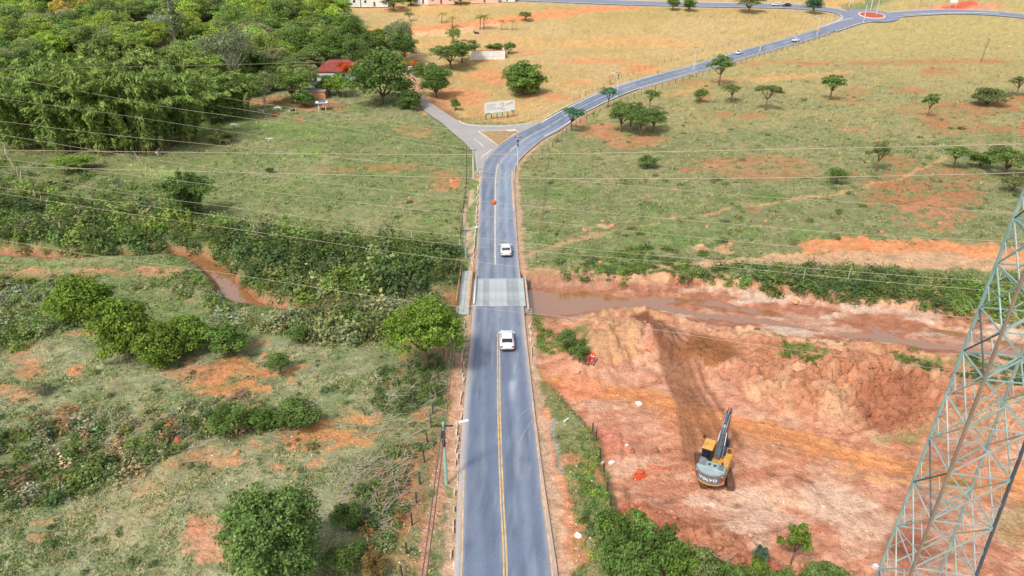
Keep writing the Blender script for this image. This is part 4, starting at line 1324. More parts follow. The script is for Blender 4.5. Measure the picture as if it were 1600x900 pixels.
# roadside bushes in front of the spoil site
T_('bush_a', 905, 566, 36, 532, G_DK * 1.3, 'dark green bush beside the two workers', cat='bush', name='bush')
T_('bush_b', 885, 548, 34, 508, G_DK * 1.4, 'leafy bush on the verge above the spoil heap', cat='bush', name='bush')
T_('sparse_c', 1235, 882, 52, 818, G_BR * .8, 'young light green sapling beside the pale earth')
T_('sparse_b', 1182, 895, 26, 850, G_TEAL * 1.1, 'small dark leafed plant beside the young sapling', cat='plant', name='plant')
T_('bush_a', 1185, 900, 32, 872, G_BR, 'bright green bush under the dark leafed plant', cat='bush', name='bush')
near = 'tall leafy weed bush in the thicket between road verge and spoil'
for (px, py, w, top, c) in ((955, 858, 60, 795, G_MID), (1000, 870, 70, 800, G_MID * 1.1), (965, 900, 70, 838, G_MID), (1035, 905, 70, 830, G_MID * .9), (1090, 915, 60, 848, G_OL), (1120, 930, 60, 870, G_MID * .9), (1065, 930, 60, 870, G_BR * .9), (1000, 935, 70, 868, G_MID), (1270, 930, 60, 890, G_DK * 1.4), (1300, 920, 50, 882, G_DK * 1.4), (1165, 940, 60, 895, G_MID), (1220, 935, 60, 890, G_DK * 1.3)):
    T_('bush_a' if px % 2 else 'bush_b', px, py, w, top, c, near, 'weed bushes along the spoil site', cat='bush', name='bush')
T_('bush_b', 545, 890, 60, 850, G_DK * 1.1, 'dark bush beside the large dense tree and dry leaves', cat='bush', name='bush')
T_('bush_a', 585, 905, 36, 868, np.array([.30, .20, .07]), 'dry brown bush beside the fence', cat='bush', name='bush')
T_('bush_a', 545, 820, 50, 790, G_DK * 1.2, 'dark low bush among the cut branches', cat='bush', name='bush')
T_('bush_b', 465, 668, 70, 628, G_DK * 1.25, 'wide dark bush below the orange scald', cat='bush', name='bush')
T_('bush_a', 405, 668, 50, 640, G_MID * .85, 'green bush at the edge of the orange scald', cat='bush', name='bush')
T_('bush_a', 360, 680, 60, 640, G_DK * 1.2, 'leafy bush in the middle of the scrub belt', cat='bush', name='bush')
T_('bush_b', 65, 615, 30, 598, np.array([.26, .24, .14]), 'small bush with pale flower heads on the turf', cat='bush', name='bush')
T_('bush_a', 422, 270, 14, 262, G_DK, 'tiny dark bush alone in the pasture', cat='bush', name='bush')
T_('bush_a', 345, 225, 40, 202, G_OL, 'grey green bush at the foot of the bamboo near a cow', cat='bush', name='bush')
# dead tree on the hillside, standing gum
T_('gum', 280, 92, 105, -24, G_GY * .9, 'very tall gum tree with white trunk towering over the wood')

for (px, py, w, top, k, c, lab) in ((500, 112, 60, 66, 'round_b', G_MID, 'mid green tree behind the farm annex'), (478, 118, 56, 78, 'wide_a', G_OL * 1.1, 'olive tree behind the brick shed'), (560, 112, 50, 62, 'round_c', G_DK * 1.3, 'dark tree between water tower and huge shade tree'), (520, 96, 60, 50, 'round_a', G_MID * .95, 'tall mid green tree behind the farmhouse'), (450, 128, 60, 88, 'round_b', G_DK * 1.4, 'dark green tree left of the farm annex behind the pale limbed tree'), (430, 140, 50, 104, 'dense_a', G_DK * 1.2, 'dark bushy tree behind the pale limbed tree'), (398, 150, 46, 118, 'round_c', G_DK * 1.2, 'dark tree between bamboo and pale limbed tree'), (575, 130, 46, 92, 'wide_b', G_MID, 'mid green tree pressed against the huge shade tree'), (566, 70, 44, 40, 'round_b', G_MID * 1.1, 'tree beside the round crowned tree above the farmhouse'), (600, 70, 40, 42, 'wide_a', G_BR * .9, 'light green tree behind the greyish silvery tree')):
    T_(k, px, py, w, top, c, lab)
# ---- the wood behind the bamboo
WOOD = [(-60, 210), (-60, 10), (60, 6), (110, 2), (180, 8), (300, 2), (420, -14), (500, -8), (520, 18), (548, 50), (556, 84), (500, 92), (470, 100), (455, 130), (400, 132), (340, 140), (250, 92), (60, 100), (20, 205)]
kinds = [('round_a', G_MID, 'mid green round crowned tree in the wood behind the bamboo'), ('round_b', G_BR * 1.05, 'bright yellowish green tree in the wood behind the bamboo'), ('wide_a', G_BR * .95, 'light green flat crowned tree in the wood behind the bamboo'), ('round_c', G_DK * 1.3, 'dark green round crowned tree in the wood behind the bamboo'), ('airy_b', G_GY * 1.1, 'greyish thin leaved tree with pale trunk in the wood'), ('wide_b', G_MID * 1.1, 'mid green flat crowned tree in the wood behind the bamboo'), ('dense_a', G_DK * 1.2, 'dark compact tree in the wood behind the bamboo'), ('round_b', G_YL * .85, 'yellow tinged tree in the wood behind the bamboo')]
wt = [4, 6, 5, 3.5, 3, 4, 2, 1.6]
wpoly = wpts([(a, max(b, -18)) for a, b in WOOD])
xs = [p[0] for p in wpoly]; ys = [p[1] for p in wpoly]
cand = []
y = min(ys)
while y < max(ys):
    stepy = 8.0
    x = min(xs) + rnd.uniform(0, 8)
    while x < max(xs):
        cand.append((x + rnd.uniform(-3, 3), y + rnd.uniform(-3.0, 3.0)))
        x += 10.5
    y += stepy
n_w = 0
HOUSE_KEEP = [P(405, 24), P(345, 48), P(327, 88), P(245, 52), P(350, 45)]
for (x, y) in cand:
    if float(in_poly(np.array([x]), np.array([y]), wpoly)[0]) < 0:
        continue
    z = ground(x, y)
    u, v = project(x, y, z)
    if u < -90 or u > 600 or v < -30:
        continue
    if any(abs(x - h.x) < 6 and -16 < y - h.y < 3 for h in HOUSE_KEEP):
        continue
    k = rnd.choices(range(len(kinds)), wt)[0]
    key, c, lab = kinds[k]
    h = rnd.uniform(9, 15); w = rnd.uniform(10, 16)
    if v > 95 and u < 240:
        h *= .8
    if (430 < u < 560 and v > 60):
        h *= .75
    tree(key, (x, y, z), w, h, vary(c * (1.35 if k in (1, 2, 7) else 1.3) * np.array([1.14, 1.0, 1.1]), rnd, .18), lab, 'trees of the wood behind the bamboo', rng=rnd)
    n_w += 1
# far edge trees at the top left
for (px, py, w, top) in ((470, 6, 40, -14), (505, 30, 34, 4), (440, 28, 60, -4), (480, 45, 60, 6), (420, 60, 50, 20), (510, 60, 60, 20)):
    T_('round_a' if px % 2 else 'dense_b', px, py, w, top, G_MID * .95, 'dense dark green tree at the right edge of the wood', 'dense trees at the edge of the wood')
# lone tree skeletons
def bare(px, py, top, label, seed, lean=.1):
    p = P(px, py); h = height_to(p, top); rng = np.random.default_rng(seed)
    m = MB(); m.tube([(0, 0, -.1), (lean * h * .3, 0, h * .5), (lean * h, 0, h)], [h * .02, h * .012, h * .004], 6)
    for i in range(9):
        z = rng.uniform(.3, .95) * h; a = rng.uniform(0, 6.28); l = h * rng.uniform(.12, .28)
        b = Vector((lean * z, 0, z)); m.tube([tuple(b), tuple(b + Vector((math.cos(a) * l, math.sin(a) * l, l * .7)))], [h * .007, h * .002], 4)
    o = m.build('dead_tree', M_bark, None, p); tag(o, label, 'dead tree')
bare(1533, 96, 60, 'bare dead tree beside the long hillside bank', 3)
bare(1435, 44, 36, 'short blackened stump in the dry pasture below the roundabout', 4)
# ------------------------------------------------------------------ grass, scrub and rubble that nobody could count
_vt = np.arange(1190, -20, -1.0); _yt = np.array([gb(800, v)[1] for v in _vt])
def plan(px, py):
    Y = np.interp(py, _vt[::-1], _yt[::-1])
    a = (px - 800.0) / FPX; b = (py - 450.0) / FPX
    return a * Y / (CT - b * ST), Y
def kind_stuff(o):
    o['kind'] = 'stuff'; return o
grid = {k: T[k].reshape(nr, nc) for k in ('sm', 'rr', 'q', 'rough')}
def gsample(name, x, y):
    i = np.clip(np.searchsorted(rows, y), 0, nr - 1); j = np.clip(np.searchsorted(tans, x / (y + 60)), 0, nc - 1)
    return grid[name][i, j]
def gheight(x, y):
    Zg = gz.reshape(nr, nc)
    i = np.clip(np.searchsorted(rows, y), 1, nr - 1); j = np.clip(np.searchsorted(tans, x / (y + 60)), 1, nc - 1)
    fy = np.clip((y - rows[i - 1]) / (rows[i] - rows[i - 1]), 0, 1); t = x / (y + 60); fx = np.clip((t - tans[j - 1]) / (tans[j] - tans[j - 1]), 0, 1)
    return (Zg[i - 1, j - 1] * (1 - fx) + Zg[i - 1, j] * fx) * (1 - fy) + (Zg[i, j - 1] * (1 - fx) + Zg[i, j] * fx) * fy

rng = np.random.default_rng(77)
def grass_field():
    n = 230000
    px = rng.uniform(-120, 1720, n); py = 60 + 980 * rng.random(n) ** .85
    x, y = plan(px, py)
    c = gcol(x, y)
    green = c[:, 1] / (c[:, 0] + 1e-6)
    dens = fbm(x / 3.0, y / 3.0, 3, 500)
    keep = (gsample('rr', x, y) > 1.2) & (gsample('q', x, y) > 1.6) & ((green > .80) | (rng.random(n) < .10)) & (gsample('sm', x, y) < .4 + .5 * (green > .95)) & (dens + rng.normal(0, .12, n) > .44) & (rng.random(n) < smooth(60, 260, py) * .75 + .25)
    x, y, py, c, dens = x[keep], y[keep], py[keep], c[keep], dens[keep]
    n = len(x)
    z = gheight(x, y)
    base = np.stack([x, y, z], -1)
    sc = (.045 + .00075 * y) * rng.uniform(.6, 1.6, n) * (.7 + dens)
    L = Leaves()
    for k in range(2):
        al = np.stack([rng.normal(0, .65, n), rng.normal(0, .65, n), np.full(n, .5)], -1)
        al /= np.linalg.norm(al, axis=1)[:, None]
        cc = base + al * (sc * .75)[:, None] + np.stack([rng.normal(0, .5, n) * sc, rng.normal(0, .5, n) * sc, np.zeros(n)], -1)
        nn = np.stack([rng.normal(0, .6, n), rng.normal(0, .6, n), np.full(n, .9)], -1)
        v, f = leaf_quads(cc, nn, sc, rng, .45, al)
        kk = rng.uniform(.50, 1.45, n)[:, None]
        tint = np.stack([rng.uniform(.82, 1.06, n), np.ones(n), rng.uniform(.72, 1.0, n)], -1)
        L.add(v, rep4(np.clip(c * kk * tint * 1.45, 0, 1)))
    print('grass tufts', n)
    return kind_stuff(link('grass', L.mesh('grass'), M_grass))
tag(grass_field(), 'short tufted grass covering pastures and verges', 'grass')

# scrub plants: four shapes stamped over the thickets
def scrub_proto(seed, n, stems=False):
    r = np.random.default_rng(seed)
    d = unit(n, r); d[:, 2] = np.abs(d[:, 2])
    lump = 1 + .35 * np.sin(d[:, 0] * 5 + seed) * np.cos(d[:, 1] * 4 + seed * 2)
    p = d * np.array([.5, .5, .85]) * (r.uniform(.55, 1.05, n) * lump)[:, None]
    nn = d + unit(n, r) * .8 + np.array([0, 0, .35])
    v, f = leaf_quads(p, nn, .082 * r.uniform(.6, 1.4, n), r, .6)
    k = np.clip(1 + r.normal(0, .22, n), .45, 1.7)
    return v, rep4(np.stack([k, k, k], -1))
SP = [scrub_proto(s, 100) for s in (601, 602, 603, 604, 605)]
def scrub(name, label, poly, count, size, colors, weights=None, hk=1.0, seed=1, qmin=1.25, patch=.0, dark=1.0):
    r = np.random.default_rng(seed)
    xs = [p[0] for p in poly]; ys = [p[1] for p in poly]
    px = r.uniform(min(xs), max(xs), count * 4); py = r.uniform(min(ys), max(ys), count * 4)
    ok = in_poly(px, py, poly) > -4 * r.random(count * 4)
    x, y = plan(px[ok], py[ok])
    ok = (gsample('q', x, y) > qmin) & (gsample('rr', x, y) > 1.4)
    if patch > 0:
        ok &= fbm(x / 5, y / 5, 3, 640 + seed) > patch
    x, y = x[ok][:count], y[ok][:count]
    n = len(x); z = gheight(x, y)
    L = Leaves()
    w = np.array(weights if weights is not None else [1] * len(colors), float); w /= w.sum()
    zone = fbm(x / 8, y / 8, 3, 650 + seed)
    if n == 0:
        return None
    ci = np.clip(((zone - .3) / .4 * len(colors) + r.normal(0, .9, n)).astype(int), 0, len(colors) - 1) if weights is None else r.choice(len(colors), n, p=w)
    for i in range(n):
        v, k = SP[r.integers(len(SP))]
        a = r.uniform(0, 6.283); ca, sa = math.cos(a), math.sin(a)
        s = r.uniform(size[0] * .6, size[1]) * (1.0 if r.random() < .85 else 1.5); h = s * hk * r.uniform(.7, 1.15)
        V = np.stack([(v[:, 0] * ca - v[:, 1] * sa) * s + x[i], (v[:, 0] * sa + v[:, 1] * ca) * s + y[i], v[:, 2] * h + z[i] - .05], -1)
        L.add(V, np.clip(k * colors[ci[i]] * r.uniform(.72, 1.45) * np.array([r.uniform(.85, 1.25), 1, r.uniform(.8, 1.3)]), 0, 1))
    o = kind_stuff(link(name, L.mesh(name), M_leaf)); tag(o, label, 'scrub')
    return o
c1 = np.array([.135, .205, .055]); c2 = np.array([.20, .29, .07]); c3 = np.array([.24, .28, .12]); c4 = np.array([.30, .33, .18]); c5 = np.array([.105, .16, .055]); cb = np.array([.34, .22, .11]); cp = np.array([.50, .44, .30]); cl_ = np.array([.28, .38, .08])
scrub('riverside_scrub', 'dense green thicket along the upper bank of the red stream', [(-80, 288), (60, 300), (150, 330), (220, 330), (290, 345), (420, 362), (560, 378), (722, 392), (722, 470), (690, 476), (640, 472), (480, 474), (405, 466), (375, 440), (345, 412), (300, 388), (180, 392), (-80, 386)], 1250, (1.7, 3.1), [c5, c1, c5, c1, c3, c2], hk=1.05, seed=1, qmin=.95)
scrub('meadow_scrub', 'pale green low scrub in the meadow below the bamboo', [(-80, 248), (90, 255), (200, 285), (300, 320), (330, 345), (250, 335), (120, 310), (-80, 300)], 420, (1.2, 2.2), [c3, c2, c4, c1, c2], hk=.6, seed=2, patch=.42)
scrub('gully_scrub', 'pale sage scrub on the near side of the stream', [(-80, 436), (60, 440), (150, 436), (110, 470), (150, 500), (80, 515), (30, 545), (-80, 560)], 420, (1.2, 2.1), [c4, c3, c2, c3, c1], hk=.8, seed=3)
scrub('sandbank_scrub', 'patchy green scrub on the sandbanks by the stream bend', [(150, 428), (330, 428), (350, 470), (400, 500), (430, 520), (330, 520), (330, 470), (160, 450)], 170, (1.0, 1.8), [c3, c2, c1, c4], hk=.7, seed=4, patch=.46, qmin=1.35)
scrub('streamside_thicket', 'grey green thicket between the stream and the light green tree', [(420, 512), (480, 496), (600, 482), (705, 488), (700, 500), (620, 520), (560, 545), (490, 535)], 330, (1.4, 2.6), [c3, c5, c1, c3, c4], hk=.95, seed=5, qmin=.9)
scrub('scrub_belt', 'mixed scrub belt of green, brown and pale bushes on the lower turf', [(-60, 700), (60, 668), (160, 668), (220, 690), (300, 650), (420, 645), (500, 640), (500, 664), (400, 682), (310, 690), (250, 730), (180, 765), (110, 790), (-60, 808)], 430, (1.0, 1.9), [c1, c5, c2, cb, c3, cp, c4], [4, 5, 1.2, 1.8, 4, .7, 1.5], hk=.85, seed=6)
scrub('dry_scrub', 'brown dried scrub fringing the upper side of the scrub belt', [(40, 655), (130, 640), (260, 650), (330, 625), (420, 625), (420, 640), (300, 655), (200, 680), (60, 680)], 130, (.8, 1.4), [cb, np.array([.42, .30, .18]), c3, c4], hk=.7, seed=7)
scrub('riverbank_thicket', 'dense dark green thicket on the far bank beside the sandy riverbed', [(1085, 420), (1160, 412), (1250, 412), (1400, 424), (1660, 444), (1660, 512), (1500, 488), (1350, 472), (1240, 456), (1130, 450), (1060, 440)], 620, (1.2, 2.2), [c5, c1, c5, c3, c2], hk=.8, seed=8)
scrub('bank_weeds', 'low green weeds on the bank between road and riverbed', [(845, 425), (900, 405), (1000, 385), (1100, 395), (1130, 412), (1050, 440), (980, 446), (900, 436)], 260, (.9, 1.7), [c2, c1, c5, c2], hk=.5, seed=9, patch=.46)
scrub('verge_weeds', 'green weeds on the strip between the road and the spoil ledge', [(905, 670), (930, 690), (948, 750), (962, 810), (985, 860), (930, 890), (905, 800), (895, 720)], 130, (.45, 1.0), [c2, c1, c5, cl_], hk=.6, seed=10, patch=.40)
scrub('verge_weeds', 'low green weeds at the road edge near the bridge corner', [(822, 488), (845, 500), (870, 520), (895, 545), (880, 552), (845, 545), (828, 520)], 90, (.6, 1.2), [c2, c1, cl_], hk=.55, seed=11)
scrub('fence_weeds', 'tangled grey green weeds along the fence below the light green tree', [(580, 585), (690, 560), (694, 640), (672, 700), (640, 720), (600, 690), (590, 640)], 260, (.6, 1.3), [c3, c4, c1, c5], hk=.5, seed=12, patch=.44)
scrub('fence_weeds', 'dark weeds and saplings beside the cut branches', [(530, 740), (640, 700), (640, 790), (600, 880), (560, 880), (540, 800)], 180, (.7, 1.4), [c5, c1, c3, cb, c4], [3, 3, 2, 1.6, 1], hk=.6, seed=13, patch=.42)
scrub('spoil_weeds', 'green tufts growing over the rough spoil mounds', [(1225, 525), (1260, 530), (1290, 560), (1275, 580), (1230, 560)], 110, (.6, 1.2), [c2, c1], hk=.4, seed=14)
scrub('spoil_weeds', 'green weeds on the spoil behind the pylon', [(1395, 548), (1460, 545), (1560, 548), (1640, 565), (1640, 600), (1560, 590), (1420, 592)], 260, (.6, 1.2), [c2, c1, c5], hk=.45, seed=15, patch=.44)
scrub('spoil_weeds', 'thin green weeds along the crest above the sandy riverbed', [(1170, 504), (1300, 522), (1420, 545), (1420, 552), (1300, 532), (1170, 512)], 80, (.4, .9), [c2, c1, c3], hk=.45, seed=21, patch=.42)
scrub('pasture_weeds', 'scattered dark weeds on the lower left turf', [(-60, 560), (700, 560), (640, 900), (-60, 900)], 150, (.5, 1.1), [c5, c3, c1, c5], hk=.5, seed=16, patch=.52)
scrub('hillside_weeds', 'scattered weeds and small shrubs on the hillside pasture', [(840, 230), (1000, 110), (1640, 90), (1640, 380), (1000, 380), (840, 380)], 260, (.9, 2.0), [c3, c1, c5, c3], hk=.45, seed=17, patch=.54)
scrub('pasture_weeds', 'scattered weeds in the pasture beside the road', [(300, 200), (720, 250), (722, 385), (560, 370), (330, 330)], 120, (.6, 1.3), [c3, c1, c5], hk=.4, seed=18, patch=.54)
scrub('bank_weeds', 'weeds along the far rim of the sandy riverbed', [(870, 440), (1000, 446), (1240, 468), (1500, 500), (1640, 520), (1640, 512), (1240, 448), (1000, 430)], 110, (.5, 1.0), [c2, c3, c1], hk=.5, seed=19, qmin=1.5)

# cut branches lying grey and leafless
def brush(label, poly, n, seed, ln=(.8, 2.2)):
    r = random.Random(seed); m = MB()
    xs = [p[0] for p in poly]; ys = [p[1] for p in poly]
    for i in range(n):
        a, b = r.uniform(min(xs), max(xs)), r.uniform(min(ys), max(ys))
        if in_poly(np.array([a]), np.array([b]), poly)[0] < 0:
            continue
        x, y = plan(a, b); z = float(gheight(np.array([x]), np.array([y]))[0])
        az = r.gauss(.5, .9); l = r.uniform(*ln); d = Vector((math.cos(az), math.sin(az), r.uniform(.02, .5)))
        p = Vector((x, y, z + .1)); q = p + d * l
        m.tube([tuple(p), tuple(p.lerp(q, .5) + Vector((r.uniform(-.1, .1), r.uniform(-.1, .1), .08))), tuple(q)], [.03, .022, .01], 4)
        for k in range(3):
            c = p.lerp(q, r.uniform(.3, .9)); m.tube([tuple(c), tuple(c + Vector((r.uniform(-.5, .5), r.uniform(-.5, .5), r.uniform(.0, .5))))], [.014, .006], 3)
    o = kind_stuff(m.build('cut_branches', M_twig)); tag(o, label, 'branches')
brush('grey cut branches heaped beside the roadside fence', [(520, 740), (570, 720), (640, 720), (630, 800), (600, 850), (560, 830), (520, 790)], 260, 5)
brush('leafless grey brushwood below the light green tree', [(560, 640), (690, 590), (680, 660), (640, 700), (570, 690)], 150, 6)
brush('bare stems among the weed bushes along the spoil site', [(965, 860), (1120, 870), (1140, 910), (980, 910)], 80, 7, (1.2, 2.6))
brush('dead stems in the scrub belt', [(100, 700), (330, 660), (320, 720), (180, 780)], 120, 8)
brush('bleached dead stems in the thicket by the stream', [(-20, 330), (700, 400), (700, 470), (400, 460), (-20, 390)], 150, 9, (1.2, 2.8))
brush('bamboo poles fallen at the foot of the bamboo', [(150, 225), (290, 228), (260, 240), (170, 240)], 40, 10, (2, 4))

# clods over the worked earth
M_clod = attr_mat('broken_earth_clods', noises=((4.0, .2),), bump=.3)
def clods():
    r = np.random.default_rng(91)
    n = 9000
    px = r.uniform(830, 1640, n); py = r.uniform(480, 940, n)
    x, y = plan(px, py)
    w = gsample('rough', x, y); s_ = gsample('sm', x, y)
    ok = (s_ > .5) & (r.random(n) < .10 + .9 * w)
    x, y, w = x[ok], y[ok], w[ok]; n = len(x)
    z = gheight(x, y); c = gcol(x, y)
    bm = bmesh.new(); bmesh.ops.create_icosphere(bm, subdivisions=1, radius=1); bm.verts.ensure_lookup_table()
    bv = np.array([v.co[:] for v in bm.verts]); bf = np.array([[v.index for v in f.verts] for f in bm.faces]); bm.free()
    V, Fc, Cc = [], [], []
    for i in range(n):
        s = r.uniform(.05, .17) * (1 + 1.2 * (r.random() < .08))
        v = bv * (1 + r.normal(0, .22, (len(bv), 1))) * s * np.array([1, r.uniform(.6, 1), r.uniform(.5, .8)])
        V.append(v + np.array([x[i], y[i], z[i] + s * .25])); Fc.append(bf + len(bv) * i); Cc.append(np.tile(c[i] * r.uniform(.75, 1.15), (len(bv), 1)))
    o = kind_stuff(link('earth_clods', mesh_from('earth_clods', np.concatenate(V), np.concatenate(Fc), np.concatenate(Cc)), M_clod))
    tag(o, 'loose reddish clods strewn over the worked earth', 'rubble')
clods()
# scraps of litter on the verges
def litter():
    r = random.Random(31); m = MB()
    for (poly, n) in (([(650, 560), (715, 560), (690, 700), (660, 900), (620, 900)], 50), ([(880, 650), (930, 690), (950, 800), (960, 890), (890, 890)], 40), ([(815, 300), (860, 300), (870, 410), (820, 420)], 30), ([(300, 400), (690, 180), (700, 350), (420, 380)], 30), ([(300, 600), (520, 700), (400, 800), (280, 860)], 24), ([(860, 560), (1300, 700), (1300, 880), (1000, 760)], 26), ([(720, 240), (735, 240), (735, 400), (722, 400)], 20)):
        xs = [p[0] for p in poly]; ys = [p[1] for p in poly]; k = 0
        while k < n:
            a, b = r.uniform(min(xs), max(xs)), r.uniform(min(ys), max(ys))
            if in_poly(np.array([a]), np.array([b]), poly)[0] < 0:
                continue
            k += 1
            x, y = plan(a, b); z = float(gheight(np.array([x]), np.array([y]))[0])
            s = r.uniform(.05, .17)
            m.box((x, y, z + .05), (s, s * r.uniform(.4, 1), .06), r.uniform(0, 3), m=Matrix.Rotation(r.uniform(-.4, .4), 3, 'X'))
    o = kind_stuff(m.build('litter', simple('pale_litter', (.68, .68, .66), .6, var=.2))); tag(o, 'pale scraps of litter scattered on the verges', 'litter')
litter()
# ------------------------------------------------------------------ pylon
M_steel = simple('galvanised_steel', lin(172, 182, 178), .5, .25, var=.22, scale=.6)
M_steel_t = simple('teal_weathered_steel', lin(152, 184, 178), .55, .25, var=.2, scale=.6)
M_steel_b = simple('brown_weathered_steel', lin(150, 132, 116), .6, .25, var=.2, scale=.6)
M_steel_d = simple('dark_weathered_steel', lin(86, 96, 104), .6, .3, var=.2, scale=.6)
M_ins = simple('brown_insulator_glaze', lin(196, 128, 84), .35, var=.1)
M_cable = simple('aluminium_conductor', lin(186, 168, 148), .5, .2, var=.12, scale=.2)
M_cable_d = simple('dark_cable_bundle', lin(104, 92, 90), .7, var=.15, scale=.5)
TW = dict(x=27.2, y=32.0, rot=-.20, a=1.12, k=.021, top=44.0)
tz0 = ground(TW['x'], TW['y'])
pyl = empty('pylon', (TW['x'], TW['y'], tz0), TW['rot'])
tag(pyl, 'tall teal and grey steel lattice pylon carrying the power cables', 'pylon')
def hw_at(z):
    return TW['a'] + TW['k'] * (40 - z - tz0)
CORN = [(-1, -1), (1, -1), (1, 1), (-1, 1)]
def corner(i, z):
    w = hw_at(z); return Vector((CORN[i][0] * w, CORN[i][1] * w, z))
legm = [M_steel_b, M_steel_d, M_steel, M_steel_t]
for i in range(4):
    m = MB(); zz = np.linspace(-.4, TW['top'], 12)
    m.tube([tuple(corner(i, z)) for z in zz], .095, 4)
    m.build('leg', legm[i], pyl)
    f = MB(); f.box(tuple(corner(i, 0) + Vector((0, 0, .0))), (.9, .9, .9), bevel=.05); f.build('footing', M_conc2, pyl)
levels = [0, 4.6, 8.8, 12.7, 16.3, 19.6, 22.7, 25.6, 28.3, 30.9, 33.4, 35.9, 38.4, 41.2, 44.0]
random.seed(11)
for li in range(len(levels) - 1):
    z0, z1 = levels[li], levels[li + 1]; zm = (z0 + z1) / 2
    for fce in range(4):
        a, b = fce, (fce + 1) % 4
        A0, B0, A1, B1 = corner(a, z0), corner(b, z0), corner(a, z1), corner(b, z1)
        mt = [M_steel, M_steel_t, M_steel_t, M_steel][(fce + li) % 4]
        d = MB()
        d.bar(A0, B1, .068); d.bar(B0, A1, .068)
        d.build('cross_brace', mt if li % 3 else (M_steel_d if fce == 3 else mt), pyl)
        h = MB(); h.bar(A1, B1, .07); h.build('horizontal_brace', M_steel_t if li > 4 else M_steel, pyl)
        X = (A0 + B1) / 2
        def sec(p_, q_, w_):
            MB().bar(p_, q_, w_).build('secondary_brace', M_steel, pyl)
        for (p, q) in ((A0, A1), (B0, B1)):
            mid = (p + q) / 2
            sec(mid, (p + X) / 2, .042); sec(mid, (q + X) / 2, .042)
        if li < 6:
            sec((A0 * .75 + A1 * .25), A0.lerp(X, .5), .03); sec((B0 * .75 + B1 * .25), B0.lerp(X, .5), .03)
    if li in (2, 5, 8, 10):
        p = MB(); p.bar(corner(0, z1), corner(2, z1), .06); p.bar(corner(1, z1), corner(3, z1), .06); p.build('plan_brace', M_steel_t, pyl)
ARM = []
for z in (35.5, 38.5, 41.5):
    for s in (-1, 1):
        m = MB(); tip = Vector((0, s * 6.2, z + .2)); w = hw_at(z)
        for sx in (-1, 1):
            m.bar((sx * w, s * w, z), tip, .09); m.bar((sx * hw_at(z + 1.6), s * hw_at(z + 1.6), z + 1.6), tip, .08)
            for t in (.3, .6):
                m.bar(Vector((sx * w, s * w, z)).lerp(tip, t), Vector((sx * w, s * w, z + 1.6)).lerp(tip, t), .05)
        m.build('cross_arm', M_steel_t, pyl)
        ins = MB()
        for k in range(9):
            ins.tube([(0, s * 6.2, z - .1 - k * .15), (0, s * 6.2, z - .16 - k * .15), (0, s * 6.2, z - .2 - k * .15)], [.05, .14, .05], 8)
        ins.build('insulator', M_ins, pyl)
        ARM.append(pyl.matrix_basis.to_3x3() @ Vector((0, s * 6.2, z - 1.5)))

# ------------------------------------------------------------------ overhead cables
def cable(pts, Y0, Y1, r, label, mat=None, sag_pts=True, group=None, end=None, start=None):
    """pts: picture positions; the cable recedes from Y0 to Y1 along its run"""
    x0, x1 = pts[0][0], pts[-1][0]
    P3 = []
    for (px, py) in pts:
        t = (px - x0) / (x1 - x0)
        P3.append(on_y(px, py, Y0 + (Y1 - Y0) * t))
    if start is not None:
        P3[0] = Vector(start)
    if end is not None:
        P3[-1] = Vector(end)
    S = spline([tuple(p) for p in P3], 3.0)
    m = MB(); m.tube([tuple(p) for p in S], r, 5)
    o = m.build('power_cable', mat or M_cable, None, None, True)
    tag(o, label, 'cable', group)
    return S
Ybase = 0
RC = .022
cable([(-90, 109), (400, 100), (800, 87), (1085, 72), (1240, 48)], 118, 290, .045, 'thin cable crossing above the wood and the golden field')
cable([(-90, 233.5), (480, 240), (800, 241), (1240, 233), (1600, 225), (1720, 220)], 76, 44, RC, 'level cable crossing the junction, uppermost of the pair over the road bend')
cable([(-90, 258), (480, 272), (750, 278), (1100, 279), (1400, 275), (1592, 270), (1640, 268)], 74, 37, RC, 'level cable crossing the road bend, lower of the level pair')
gl = 'sloping cables strung across the stream and road'
cable([(-90, 108), (0, 120), (255, 166), (366, 182), (560, 210), (742, 240)], 150, 158, .03, 'cable from the wood down to the junction poles passing over the grazing cattle')
cable([(48, 112), (192, 129), (390, 159), (600, 188), (808, 215)], 185, 160, .03, 'cable from the wood to the pole on the outside of the bend')
cable([(52, 114), (210, 147), (384, 172), (560, 203), (742, 234)], 185, 158, .03, 'cable from the wood to the top of the junction poles')
cable([(-90, 143), (0, 154), (192, 180), (288, 195), (500, 226), (742, 264)], 110, 150, .03, 'cable passing in front of the bamboo to the junction poles')
